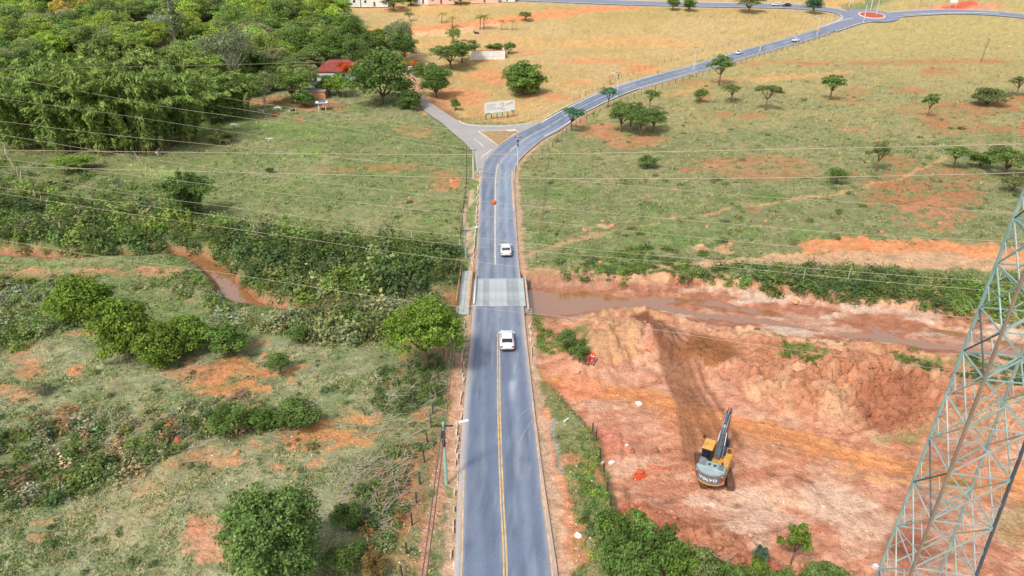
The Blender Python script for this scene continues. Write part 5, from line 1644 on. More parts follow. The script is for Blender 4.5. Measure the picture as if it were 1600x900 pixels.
WR = [([(-90, 178), (168, 210), (300, 223), (700, 263), (1120, 302), (1300, 314), (1570, 332), (1720, 340)], 102, 62, 'sloping cable above the orange marker ball cable'),
      ([(-90, 196), (0, 210), (150, 235), (300, 258), (400, 272), (565, 293), (772, 316.5), (880, 327), (1120, 348), (1330, 365), (1570, 377), (1720, 384)], 98, 60, 'sloping cable that carries the orange marker ball over the road'),
      ([(-90, 236), (120, 263), (300, 285), (400, 297), (610, 323), (739, 336), (880, 350), (1120, 374), (1330, 393), (1570, 408), (1720, 416)], 95, 58, 'sloping cable next below the orange marker ball'),
      ([(-90, 254), (39, 275), (195, 302), (400, 329), (580, 353), (724, 369), (900, 388), (1120, 407), (1390, 429), (1570, 441), (1720, 450)], 92, 56, 'sloping cable crossing the road just above the farther white car'),
      ([(-90, 282), (200, 318), (480, 356), (724, 383), (900, 398), (1120, 416), (1420, 444), (1570, 455), (1720, 466)], 91, 56, 'sloping cable crossing the road at the farther white car'),
      ([(-90, 288), (0, 302), (210, 335), (480, 374), (610, 393), (724, 407), (880, 425), (1060, 450), (1255, 475), (1540, 498), (1720, 512)], 90, 54, 'sloping cable crossing between the farther white car and the bridge'),
      ([(-90, 361), (0, 375), (180, 404), (345, 426), (480, 447), (610, 467), (700, 477), (880, 495), (1000, 511), (1120, 530), (1400, 568), (1720, 604)], 80, 52, 'lowest sloping cable crossing just below the bridge deck')]
for pts, a, b, lab in WR:
    S = cable(pts, a, b, .019, lab)
    if 'carries' in lab:
        u = [abs(project(*p)[0] - 772) for p in S]; bp = Vector(S[int(np.argmin(u))])
# marker ball
bm = bmesh.new(); bmesh.ops.create_uvsphere(bm, u_segments=20, v_segments=12, radius=.30)
me = bpy.data.meshes.new('marker_ball'); bm.to_mesh(me); bm.free()
for p_ in me.polygons: p_.use_smooth = True
mball = empty('marker_ball', bp); tag(mball, 'orange aerial marker ball clamped on a cable above the road', 'marker ball')
link('shell', me, simple('orange_marker_plastic', lin(226, 92, 34), .5, var=.06), mball)
MB().tube([(-.42, 0, 0), (.42, 0, 0)], .05, 6).build('clamp', M_steel_d, mball)

# ------------------------------------------------------------------ utility poles
M_pole = simple('pale_concrete_pole', lin(196, 200, 190), .8, var=.12, scale=1)
M_pole_g = simple('greenish_painted_pole', lin(150, 188, 172), .7, var=.12, scale=1)
M_dark = simple('dark_fittings', lin(60, 60, 66), .5, var=.15)
M_lampglass = simple('lamp_lens', (.78, .82, .8), .2, var=.05)
POLES = {}
def pole(px, py, top, label, lamp=None, arm=True, mat=None, sign=None, transf=False, key=None, r=.14):
    p = P(px, py); h = height_to(p, top)
    e = empty('utility_pole', p)
    tag(e, label, 'pole')
    MB().tube([(0, 0, -.3), (0, 0, h * .5), (0, 0, h)], [r * 1.25, r * 1.05, r * .8], 8).build('shaft', mat or M_pole, e)
    if arm:
        a = MB(); a.box((0, 0, h - .35), (1.7, .1, .12)); a.build('crossarm', M_dark, e)
        for x in (-.75, 0, .75):
            i = MB(); i.tube([(x, 0, h - .3), (x, 0, h - .2), (x, 0, h - .08)], [.03, .06, .03], 6); i.build('insulator', M_ins, e)
    if lamp is not None:
        dx, dy = math.cos(lamp), math.sin(lamp); zl = h * .88
        MB().tube([(0, 0, zl - .2), (dx * .9, dy * .9, zl + .35), (dx * 1.5, dy * 1.5, zl + .45)], .035, 5).build('lamp_arm', M_pole, e)
        hd = MB(); hd.box((dx * 1.85, dy * 1.85, zl + .47), (.85, .26, .13), lamp, bevel=.04); hd_o = hd.build('lamp_head', M_lampglass, e)
    if transf:
        for (z, s) in ((h - 1.1, .34), (h - 2.0, .26)):
            t = MB(); t.tube([(.0, -.3, z - .3), (.0, -.3, z + .3)], s * .6, 10); t.build('transformer', M_dark, e)
    if sign:
        MB().box((0, -.22, h * sign), (.9, .06, .7)).build('warning_plate', simple('yellow_plate', lin(230, 176, 40), .6), e)
    if key:
        POLES[key] = p + Vector((0, 0, h))
    return e
pole(697.5, 757, 660, 'greenish utility pole with street lamp on the verge beside the road', lamp=.35, mat=M_pole_g, transf=True, key='a')
pole(728, 404, 357, 'greenish utility pole with lamp at the end of the footbridge', lamp=.5, mat=M_pole_g, key='b', r=.10)
pole(740, 279, 232, 'taller concrete pole at the side road junction', key='c', r=.17)
pole(746, 268, 240, 'shorter concrete pole beside the taller junction pole', arm=False, r=.15)
pole(809, 259, 212, 'concrete pole with transformers on the outside of the bend', transf=True, key='d', r=.13)
pole(964, 152, 112, 'concrete pole with lamp beside the road past the junction', lamp=2.6, transf=True, key='e', r=.15)
pole(1084, 110, 73, 'concrete pole at the road next to the open crowned tree', key='f', r=.16)
pole(1187, 83, 58, 'concrete pole with a yellow plate between two distant cars', sign=.55, key='g', r=.16)
pole(1276, 57, 24, 'concrete lamp pole with a yellow plate near the roundabout', lamp=2.6, sign=.3, r=.16)
pole(1349, 36, 6, 'concrete pole in front of the roundabout island', r=.18)
pole(1369, 25, -6, 'tall pole standing on the roundabout island', arm=False, r=.18)
pole(1360, 17, -10, 'tall pole behind the roundabout island', arm=False, r=.18)
pole(1327, 11, -10, 'pole behind the far road near the roundabout', arm=False, r=.18)
pole(1101, 6, -12, 'slender pole on the far side of the far road', arm=False, r=.15)
def span(a, b, n, off, r, sag, label, mat, group=None):
    m = MB(); pts = []
    for i in range(n + 1):
        t = i / n; p = Vector(a).lerp(Vector(b), t) + Vector(off) - Vector((0, 0, sag * 4 * t * (1 - t))); pts.append(tuple(p))
    m.tube(pts, r, 5); o = m.build('power_cable', mat, None, None, True); tag(o, label, 'cable', group)
near_end = on_y(648, 985, 26.0)
for k, (off, lab) in enumerate((((-.10, 0, -.35), 'thick dark cable running low beside the fence towards the verge pole'), ((.16, 0, -.5), 'second thick dark cable beside the low cable along the verge'))):
    span(POLES['a'], near_end, 14, off, .045, .35, lab, M_cable_d)
    span(POLES['a'], POLES['b'], 16, off, .035, .5, 'dark cable joining the two greenish poles' if k == 0 else 'lower dark cable joining the two greenish poles', M_cable_d)
span(POLES['b'], POLES['c'], 14, (0, 0, -.3), .03, .5, 'cable from the footbridge pole to the junction pole', M_cable_d)
for a, b, lab in (('c', 'd', 'short cable crossing the road between junction pole and bend pole'), ('d', 'e', 'cable along the bend to the next lamp pole'), ('e', 'f', 'cable along the far straight between two poles'), ('f', 'g', 'cable past the distant cars to the pole with yellow plate')):
    span(POLES[a], POLES[b], 12, (0, 0, -.3), .03, .6, lab, M_cable)

# ------------------------------------------------------------------ fences
M_post = simple('weathered_grey_fence_post', lin(128, 118, 104), .9, var=.25)
M_post_d = simple('dark_fence_post', lin(74, 66, 60), .9, var=.25)
M_post_p = simple('pale_fence_post', lin(206, 192, 170), .9, var=.2)
M_wire = simple('fence_wire', lin(140, 130, 120), .5, .5)
_pm = {}
def post_mesh(mat, h=1.35, r=.075):
    k = (mat.name, h, r)
    if k not in _pm:
        m = MB(); m.tube([(0, 0, -.25), (.01, 0, h * .5), (0, .01, h)], [r * 1.1, r, r * .85], 6)
        me = m.mesh('post'); me.materials.append(mat); _pm[k] = me
    return _pm[k]
def fence(pts_px, gap, label, mat, h=1.35, r=.075, wires=3, lean=.06):
    rr = random.Random(len(label) * 7 + int(pts_px[0][0]))
    W = [gb(*p) for p in pts_px]
    S = spline(W, .5)
    al = np.concatenate([[0], np.cumsum(np.linalg.norm(np.diff(S, axis=0), axis=1))])
    n = max(2, int(al[-1] / gap))
    base = None; tops = []
    for k in range(n + 1):
        a = al[-1] * k / n + (rr.uniform(-.3, .3) if 0 < k < n else 0)
        x = float(np.interp(a, al, S[:, 0])); y = float(np.interp(a, al, S[:, 1])); z = ground(x, y)
        if base is None:
            base = empty('fence', (x, y, z)); tag(base, label, 'fence')
        o = link('post', post_mesh(mat, h, r), None, base, (x - base.location.x, y - base.location.y, z - base.location.z))
        o.rotation_euler = (rr.uniform(-lean, lean), rr.uniform(-lean, lean), rr.uniform(0, 6)); o.scale = (1, 1, rr.uniform(.85, 1.15))
        tops.append(Vector(o.location))
    for w in range(wires):
        m = MB(); m.tube([tuple(t + Vector((0, 0, h * (.35 + .28 * w)))) for t in tops], .006, 3); m.build('wire', M_wire, base)
    return base
fence([(694, 560), (682, 620), (668, 700), (655, 770), (644, 830), (630, 905), (620, 960)], 2.6, 'dark post and wire fence along the left verge below the footbridge', M_post_d)
fence([(729, 236), (729, 280), (724, 330), (719, 385)], 3.0, 'dark wire fence beside the junction poles', M_post_d)
fence([(848, 240), (905, 192), (960, 166), (1020, 143), (1085, 122), (1180, 92), (1290, 57), (1330, 42)], 4.2, 'post fence along the lower side of the far road', M_post_d)
fence([(905, 152), (960, 128), (1010, 108), (1090, 84), (1160, 66), (1250, 46)], 4.2, 'post fence along the golden field edge of the far road', M_post)
fence([(738, 186), (760, 186), (800, 182), (840, 178), (872, 166), (905, 150)], 1.1, 'row of pale stakes behind the billboard', M_post_p, 1.25, .06, 2, .10)
fence([(838, 405), (848, 340), (852, 290), (860, 240)], 3.4, 'grey wire fence across the turf right of the road', M_post)
fence([(1090, 29), (1180, 28), (1270, 30), (1305, 26)], 6.0, 'field fence in the golden field near the far road', M_post_d)
fence([(203, 232), (212, 246), (226, 262), (252, 278)], 3.0, 'pale post fence running from the bamboo into the meadow', M_post_p)
fence([(8, 240), (22, 265), (40, 296), (70, 330), (98, 372)], 5.0, 'pale leaning posts along the left meadow', M_post_p, 2.2, .08, 1, .2)
fence([(880, 412), (950, 402), (1030, 402), (1120, 404)], 5, 'sparse pale posts along the riverbank path', M_post, 1.4, .05)
fence([(1255, 436), (1370, 430), (1480, 436), (1560, 440)], 6, 'sparse pale posts in the thicket by the sandy riverbed', M_post_p, 2.0, .05)
fence([(380, 166), (420, 163), (470, 166)], 2.6, 'pasture fence under the pale limbed tree', M_post)
fence([(528, 155), (545, 154), (562, 153), (575, 156)], 1.6, 'light wooden rail fence in front of the farmhouse', simple('greenish_wood', lin(156, 170, 104), .8), 1.5, .1)
fence([(560, 371), (600, 371), (640, 375), (690, 384), (718, 390)], 4, 'pale posts along the upper edge of the streamside thicket', M_post_p, 1.9)
fence([(926, 668), (934, 700), (945, 745), (952, 790), (960, 830)], 2.2, 'overgrown fence along the ledge above the spoil site', M_post_d, 1.2)
# ------------------------------------------------------------------ billboard
M_board = simple('white_printed_board', (.88, .88, .87), .5, var=.03)
M_ink = simple('dark_print', lin(110, 110, 116), .6); M_greenp = simple('green_print', lin(20, 164, 96), .6, var=.08); M_mint = simple('mint_print', lin(150, 226, 190), .6, var=.08); M_pinkp = simple('pink_print', lin(226, 150, 160), .6)
pa, pb = P(760, 187), P(802, 183)
bw = (pb - pa).length * 1.10; bz = math.atan2(pb.y - pa.y, pb.x - pa.x)
bb = empty('billboard', (pa + pb) / 2, bz); tag(bb, 'white billboard with dark lettering and a green bottom band on posts', 'billboard')
hb = height_to((pa + pb) / 2, 158.5); lowz = hb * .32
MB().box((0, 0, (hb + lowz) / 2), (bw, .12, hb - lowz), bevel=.02).build('panel', M_board, bb)
for k in range(6):
    x = -bw / 2 * .92 + bw * .92 * k / 5
    MB().box((x, .16, (hb - .2) / 2), (.16, .16, hb - .2 + .4)).build('post', M_dark, bb)
g = MB(); g.box((-bw * .41, -.066, lowz + .18), (bw * .16, .012, .36)); g.build('green_band', M_greenp, bb); g = MB(); g.box((bw * .43, -.066, lowz + .2), (bw * .12, .012, .40)); g.build('green_band', M_greenp, bb)
g = MB(); g.box((0.01 * bw, -.066, lowz + .16), (bw * .68, .012, .30)); g.build('mint_band', M_mint, bb)
# lettering too small to read in the photograph: three rows of dark strokes, a looped emblem and a script flourish
rr = random.Random(3); tx = MB()
def stroke_letter(x, z, h, w, rr):
    t = h * .13
    parts = rr.sample(['l', 'r', 't', 'm', 'b'], 3)
    y = -.068
    if 'l' in parts: tx.box((x - w / 2, y, z), (t, .012, h))
    if 'r' in parts: tx.box((x + w / 2, y, z), (t, .012, h))
    if 't' in parts: tx.box((x, y, z + h / 2), (w, .012, t))
    if 'm' in parts: tx.box((x, y, z), (w, .012, t))
    if 'b' in parts: tx.box((x, y, z - h / 2), (w, .012, t))
for row, (n, z, hh) in enumerate(((9, .80, .085), (8, .63, .085), (11, .43, .11))):
    zz = lowz + (hb - lowz) * z; h = (hb - lowz) * hh
    for i in range(n):
        stroke_letter(-bw * .45 + i * h * 1.25 + .2, zz, h, h * .7, rr)
tx.build('lettering', M_ink, bb)
em = MB(); cx, cz = bw * .08, lowz + (hb - lowz) * .72; rz_ = (hb - lowz) * .17
em.tube([(cx + math.cos(a) * rz_ * .75, -.07, cz + math.sin(a) * rz_) for a in np.linspace(-1.2, 3.9, 14)], .05, 4)
em.tube([(cx + .1, -.07, cz - rz_), (cx - .3, -.07, cz - rz_ * 2.2), (cx + .2, -.07, cz - rz_ * 2.7), (cx + .9, -.07, cz - rz_ * 2.1)], .05, 4)
em.build('emblem', M_ink, bb)
sc_ = MB(); sc_.tube([(bw * (.16 + .27 * t), -.07, lowz + (hb - lowz) * (.62 + .16 * t + .05 * math.sin(t * 26))) for t in np.linspace(0, 1, 40)], .035, 4); sc_.build('script_flourish', M_pinkp, bb)
sc_ = MB(); sc_.tube([(bw * (.24 + .20 * t), -.072, lowz + (hb - lowz) * (.70 + .16 * t + .06 * math.sin(t * 20 + 1))) for t in np.linspace(0, 1, 30)], .03, 4); sc_.build('script_flourish', M_ink, bb)

# ------------------------------------------------------------------ buildings
M_wallw = simple('white_plaster', (.76, .75, .72), .85, var=.12, scale=.6)
M_wallb = simple('pale_blue_plaster', lin(184, 216, 220), .85, var=.1, scale=.6)
M_wallp = simple('pink_plaster', lin(226, 184, 164), .85, var=.12, scale=.6)
M_brick = simple('bare_orange_brick', lin(206, 148, 112), .9, var=.2, scale=2)
M_roof = simple('dark_red_tiles', lin(134, 62, 56), .8, var=.25, scale=1.2, bump=.3)
M_roof_o = simple('orange_tiles', lin(196, 92, 56), .8, var=.25, scale=1.2, bump=.3)
M_roofg = simple('grey_fibre_cement', lin(158, 158, 154), .85, var=.15, scale=.8)
M_glass = simple('dark_window_glass', (.03, .035, .04), .15, var=.1)
M_door = simple('brown_door', lin(110, 76, 54), .7)
def house(px, py, w, d, h, rz, wall, roof, label, rise=1.3, over=.5, hip=True, name='house', windows=3, door=True, z=0):
    p = P(px, py); e = empty(name, p, rz); tag(e, label, 'house' if name == 'house' else name.split('_')[-1])
    t = .2
    wl_ = MB()
    wl_.box((0, -d / 2 + t / 2, h / 2 - .2), (w, t, h + .4)); wl_.box((0, d / 2 - t / 2, h / 2 - .2), (w, t, h + .4))
    wl_.box((-w / 2 + t / 2, 0, h / 2 - .2), (t - .004, d - 2 * t, h + .4)); wl_.box((w / 2 - t / 2, 0, h / 2 - .2), (t - .004, d - 2 * t, h + .4))
    wl_.build('wall', wall, e)
    W, D = w / 2 + over, d / 2 + over
    rf = MB()
    if hip:
        rl = max(.2, W - D * .8)
        v = [(-W, -D, h), (W, -D, h), (W, D, h), (-W, D, h), (-rl, 0, h + rise), (rl, 0, h + rise)]
        v += [(x, y, z_ - .14) for x, y, z_ in v]
        f = [(0, 1, 5, 4), (1, 2, 5), (2, 3, 4, 5), (3, 0, 4), (7, 6, 10, 11), (8, 7, 11), (9, 8, 11, 10), (6, 9, 10), (0, 6, 7, 1), (1, 7, 8, 2), (2, 8, 9, 3), (3, 9, 6, 0)]
    else:
        v = [(-W, -D, h), (W, -D, h), (W, D, h + rise), (-W, D, h + rise)]
        v += [(x, y, z_ - .12) for x, y, z_ in v]
        f = [(0, 1, 2, 3), (7, 6, 5, 4), (0, 4, 5, 1), (1, 5, 6, 2), (2, 6, 7, 3), (3, 7, 4, 0)]
    rf.add(v, f); rf.build('roof', roof, e)
    slots = windows + (1 if door else 0)
    for k in range(slots):
        x = -w / 2 + w * (k + .5) / slots
        if door and k == slots // 2:
            MB().box((x, -d / 2 - .02, 1.0), (.9, .08, 2.05)).build('door', M_door, e)
        else:
            wn_ = MB().box((x, -d / 2 - .015, h * .55), (1.1, .06, 1.0)).build('window', M_glass, e)
            MB().box((x, -d / 2 - .05, h * .55 - .55), (1.3, .14, .08)).build('sill', M_wallw, e)
    for s in (-1, 1):
        MB().box((s * (w / 2 + .015), 0, h * .55), (.06, 1.1, 1.0)).build('window', M_glass, e)
    return e
fh = house(532, 122, 13.5, 9, 3.0, .10, M_wallb, M_roof, 'farmhouse with dark red hipped roof and pale blue walls among trees', 3.2, .9)
house(506, 128, 7, 5, 2.6, .12, M_wallb, M_roofg, 'low pale blue annex with grey roof beside the farmhouse', .5, .4, False, 'annex', 2)
house(497, 141, 3.2, 2.6, 2.3, .05, M_wallw, M_roofg, 'small white hut between annex and brick shed', .4, .3, False, 'hut', 1, False)
sh = house(494, 152, 6.4, 3.6, 2.2, .06, M_brick, M_roofg, 'low bare brick shed with a white panel at the pasture edge', .35, .25, False, 'brick_shed', 0, False)
MB().box((-1.3, -1.83, 1.05), (1.2, .06, 1.1)).build('white_panel', M_board, sh)
# white walled shed in the golden field
p = P(763, 93); ws = empty('walled_yard', p, .10); tag(ws, 'long white walled shed with a thin red coping in the golden field', 'shed')
MB().box((0, 0, 1.5), (13, .3, 3.4)).build('wall', M_wallw, ws); MB().box((6.36, 3.3, 1.5), (.3, 6.2, 3.4)).build('wall', M_wallw, ws); MB().box((-6.36, 3.3, 1.0), (.3, 6.2, 2.4)).build('wall', M_wallw, ws)
MB().box((0, 0, 3.26), (13.1, .4, .12)).build('coping', M_roof_o, ws)
MB().box((-3.0, -.6, .45), (9, .25, .9)).build('low_wall', M_wallw, ws)
# water tank tower
p = P(551, 112); hh = height_to(p, 80); wt_ = empty('water_tower', p); tag(wt_, 'slim white water tower behind the farmhouse roof', 'water tower')
MB().tube([(0, 0, -.2), (0, 0, hh * .6)], .45, 10).build('column', M_wallw, wt_)
MB().tube([(0, 0, hh * .58), (0, 0, hh * .62), (0, 0, hh)], [.5, .95, .95], 12).build('tank', simple('white_tank', (.8, .82, .83), .5), wt_)
# kiosk with blue roof
p = P(504, 172); k_ = empty('shelter', p, .2); tag(k_, 'small open shelter with blue and white roof in the pasture', 'shelter')
for sx in (-1, 1):
    for sy in (-1, 1):
        MB().box((sx * 1.0, sy * .9, 1.1), (.14, .14, 2.3)).build('post', M_wallw, k_)
MB().box((0, 0, 2.30), (3.4, 3.0, .12)).build('roof', M_wallw, k_); MB().box((.05, .1, 2.40), (2.0, 2.2, .08)).build('blue_sheet', simple('blue_sheet', lin(58, 112, 190), .5), k_)
MB().box((0, .2, .5), (1.6, 1.0, .12)).build('trough', M_door, k_)
# corral rails beside the shelter
p = P(524, 168); cr = empty('corral', p, .1); tag(cr, 'low wooden corral rails beside the small shelter', 'corral')
for i in range(6):
    MB().box((-3 + i * 1.2, 0, .6), (.12, .12, 1.4)).build('post', M_post, cr)
for z in (.4, .8, 1.15):
    MB().box((0, -.09, z), (6.2, .06, .12)).build('rail', M_post, cr)
# houses at the far field edge
for (px, py, w, d, h, wall, roof, lab) in ((538, 9, 17, 8, 4.2, M_wallw, M_roofg, 'long white house at the far field edge'), (587, 9, 13, 8, 4.0, M_wallw, M_roof_o, 'white house next to the broad shade tree'), (662, 5, 9, 7, 3.4, M_wallw, M_roof_o, 'small white house between the dark tree and the pink wall'), (690, 5, 13, 7, 3.4, M_wallp, M_roof_o, 'pink walled house at the far field edge'), (757, 3, 14, 7, 3.4, M_wallp, M_roof_o, 'long low pink building beyond the field'), (792, 1, 8, 7, 3.4, M_wallw, M_roof_o, 'small house at the right end of the far houses'),
                                          (405, 26, 9, 7, 4.4, M_wallw, M_roof_o, 'white house peeping out of the wood'), (345, 52, 7, 6, 4.4, M_wallw, M_roof_o, 'house with orange roof half hidden in the wood'), (327, 92, 6, 6, 4.6, M_wallw, M_roof_o, 'house with orange roof sunk among the wood trees'), (245, 56, 8, 6, 5.0, M_wallw, M_roofg, 'white walled house showing between wood and gum tree'), (350, 47, 4, 4, 4.2, M_wallb, M_roofg, 'teal hut in the wood clearing')):
    house(px, py, w, d, h, 0.05, wall, roof, lab, 1.2, .4, True, 'house', 2)
# road signs by the roundabout
for (px, py, w, lab) in ((1442, 14, 7.0, 'wide white road sign on two posts behind the roundabout'), (1488, 13, 3.5, 'small white road sign beside the red earth patch')):
    p = P(px, py); h = 7.5 if w > 5 else 3.4; e = empty('road_sign', p); tag(e, lab, 'sign')
    for s in (-1, 1):
        MB().box((s * w * .4, .1, h / 2), (.16, .16, h)).build('post', M_pole, e)
    MB().box((0, 0, h), (w, .08, 1.6)).build('plate', M_board, e)
e = P(954, 133); sg = empty('direction_sign', e, .4); tag(sg, 'brown backed road sign on a post beside the far lamp pole', 'sign')
MB().box((0, 0, 1.4), (.12, .12, 2.9)).build('post', M_post, sg); MB().box((0, -.08, 2.6), (1.9, .06, 1.5)).build('plate', simple('tan_sign_back', lin(206, 164, 120), .7), sg)
# roadside guard rail by the roundabout
gr = empty('guard_rail', P(1415, 24)); tag(gr, 'white guard rail along the road right of the roundabout', 'guard rail')
gw = [P(a, b) for a, b in ((1413, 25), (1450, 23.5), (1490, 22), (1530, 22), (1560, 23.5))]
g = MB(); g.tube([tuple(q - gr.location + Vector((0, 0, .7))) for q in gw], .18, 4); g.build('rail', M_pole, gr)
for q in gw:
    MB().box(tuple(q - gr.location + Vector((0, 0, .3))), (.15, .15, .9)).build('post', M_pole, gr)
# ------------------------------------------------------------------ cars
M_tyre = simple('tyre_rubber', (.025, .025, .027), .85, var=.1)
M_rim = simple('alloy_rim', (.45, .46, .48), .35, .7, var=.08)
M_cglass = simple('tinted_car_glass', (.012, .014, .03), .08, var=.05, spec=.6)
M_red = simple('red_lamp_lens', (.45, .03, .03), .3, var=.05)
M_clear = simple('clear_lamp_lens', (.75, .76, .78), .15, var=.05)
M_blackp = simple('black_plastic', (.03, .03, .033), .6, var=.1)
M_plate = simple('number_plate', (.6, .6, .6), .5)
def car_paint(name, c):
    m = simple(name, c, .28, 0.0, var=.04, scale=1.5, spec=.5)
    m.node_tree.nodes['Principled BSDF'].inputs['Coat Weight'].default_value = .4
    return m
def ring(y, hw, z0, z1, tuck=.10, crown=.05):
    """cross-section of a car body at station y"""
    hm = (z0 + z1) / 2
    return [(-hw * .82, y, z0), (-hw * .97, y, z0 + .10), (-hw, y, hm), (-hw * (1 - tuck * .35), y, z1 - .10), (-hw * (1 - tuck), y, z1 - .02), (-hw * .45, y, z1 + crown * .8), (0, y, z1 + crown),
            (hw * .45, y, z1 + crown * .8), (hw * (1 - tuck), y, z1 - .02), (hw * (1 - tuck * .35), y, z1 - .10), (hw, y, hm), (hw * .97, y, z0 + .10), (hw * .82, y, z0)]
def car(loc, rz, paint, label, sedan=True, name='car'):
    e = empty(name, loc, rz); tag(e, label, 'car')
    L = 4.3 if sedan else 4.0
    hw = .87
    st = [(-L / 2, .70, .42, .78), (-L / 2 + .12, .82, .30, .90), (-L / 2 + .5, .86, .22, .96), (-L / 2 + 1.0, hw, .20, .97), (-.4, hw, .20, .95), (.7, hw, .20, .93), (1.1, .865, .20, .90), (L / 2 - .55, .84, .22, .80), (L / 2 - .15, .78, .28, .68), (L / 2, .64, .36, .58)]
    m = MB(); m.loft([ring(y, w, a, b) for y, w, a, b in st]); m.build('body', paint, e, None, True)
    # cabin: bottom ring at the belt, top ring at the roof
    rb = -L / 2 + (.62 if sedan else .18); fb_ = 1.12
    rt = -L / 2 + (1.22 if sedan else .55); ft = .28
    def slab(y0, y1, w, z):
        return [(-w, y0, z), (w, y0, z), (w, y1, z), (-w, y1, z)]
    def cab(y0, y1, w, z, r=.12):
        return [(-w + r, y0, z), (w - r, y0, z), (w, y0 + r, z), (w, y1 - r, z), (w - r, y1, z), (-w + r, y1, z), (-w, y1 - r, z), (-w, y0 + r, z)]
    m = MB(); m.loft([cab(rb, fb_, .76, .92), cab(rb + (rt - rb) * .8, fb_ + (ft - fb_) * .8, .665, 1.34), cab(rt + .02, ft, .60, 1.43), cab(rt + .2, ft - .2, .48, 1.47)]); m.build('cabin', paint, e, None, False)
    def pane(nm, q):
        g = MB(); n = (Vector(q[1]) - Vector(q[0])).cross(Vector(q[3]) - Vector(q[0])).normalized()
        if n.z < 0: n = -n
        g.add([tuple(Vector(p) + n * .012) for p in q] + [tuple(Vector(p) - n * .02) for p in q], [(0, 1, 2, 3), (7, 6, 5, 4), (0, 4, 5, 1), (1, 5, 6, 2), (2, 6, 7, 3), (3, 7, 4, 0)])
        g.build(nm, M_cglass, e)
    lerp = lambda a, b, t: a + (b - a) * t
    def face(yb, yt, ta, tb, wk):
        qa = [(s * lerp(.76, .665, ta / .8 * .8) * wk, lerp(yb, yt, ta * .8 / .8), lerp(.92, 1.34, ta / .8)) for s in (-1, 1)]
        qb = [(s * lerp(.76, .665, tb / .8 * .8) * wk, lerp(yb, yt, tb * .8 / .8), lerp(.92, 1.34, tb / .8)) for s in (1, -1)]
        return qa + qb
    pane('rear_window', face(rb, rt, .12, .78, .86)); pane('windscreen', face(fb_, ft, .10, .78, .86))
    for s in (-1, 1):
        def sp(y, t):
            return (s * (lerp(.76, .665, t) + .006), y, lerp(.92, 1.34, t))
        for (ya, yb_, yc, yd) in ((rb + .45, -.30, -.30, rt + .05), (-.22, fb_ - .35, ft - .02, -.22)):
            g = MB(); q = [sp(ya, .12), sp(yb_, .12), sp(yc, .92), sp(yd, .92)]
            g.add(q + [(p[0] - s * .02, p[1], p[2]) for p in q], [(0, 1, 2, 3), (7, 6, 5, 4), (0, 4, 5, 1), (1, 5, 6, 2), (2, 6, 7, 3), (3, 7, 4, 0)]); g.build('side_window', M_cglass, e)
        MB().box((s * .93, .95, 1.0), (.2, .12, .14), bevel=.03).build('mirror', paint, e)
        MB().box((s * .66, -L / 2 + .06, .80), (.30, .16, .16), bevel=.03).build('tail_light', M_red, e)
        MB().box((s * .60, L / 2 - .10, .60), (.34, .2, .13), bevel=.03).build('headlight', M_clear, e)
        for y in (-L / 2 + .82, L / 2 - .82):
            w = MB(); w.tube([(s * .70, y, .31), (s * .735, y, .31), (s * .85, y, .31), (s * .885, y, .31)], [.27, .31, .31, .27], 16)
            wo = w.build('wheel', M_tyre, e); r = MB(); r.tube([(s * .86, y, .31), (s * .892, y, .31)], [.19, .17], 10); r.build('rim', M_rim, wo)
    MB().box((0, -L / 2 + .03, .42), (1.45, .14, .16), bevel=.03).build('bumper', M_blackp, e)
    MB().box((0, -L / 2 - .005, .66), (.40, .04, .13)).build('number_plate', M_plate, e)
    return e
M_wcar = car_paint('white_car_paint', (.80, .80, .80)); M_scar = car_paint('silver_blue_car_paint', (.58, .66, .72)); M_bcar = car_paint('dark_blue_car_paint', (.02, .025, .06))
def on_road(px, py):
    x, y = gb(px, py); d, _, _ = poly_dist(np.array([x]), np.array([y]), ROAD_C)
    k = int(np.argmin(np.hypot(ROAD_C[:, 0] - x, ROAD_C[:, 1] - y))); a = ROAD_C[max(0, k - 2)]; b = ROAD_C[min(len(ROAD_C) - 1, k + 2)]
    return (x, y, float(zb(y)) + .03), math.atan2(b[1] - a[1], b[0] - a[0]) - math.pi / 2
l, r = on_road(792, 537); car(l, r + .01, M_wcar, 'white car on the near lane just before the bridge')
l, r = on_road(790.5, 395); car(l, r, M_wcar, 'white car driving away beyond the bridge', sedan=True)
l, r = on_road(1155, 84.5); car(l, r + math.pi, M_scar, 'silver blue hatchback on the far straight', sedan=False)
l, r = on_road(1243, 65); car(l, r, M_wcar, 'white saloon on the far straight near the roundabout')
p = P(641, 110); car((p.x, p.y, p.z + .02), .1, M_wcar, 'white car parked at the head of the farm track', sedan=False)
p = gb(1229, 9.8); car((p[0], p[1], float(zb(p[1])) + .06), math.pi / 2, M_bcar, 'dark blue car on the far road')
p = gb(1212, 9.0); car((p[0], p[1], float(zb(p[1])) + .06), math.pi / 2, M_scar, 'pale car behind the dark blue car on the far road', sedan=False)

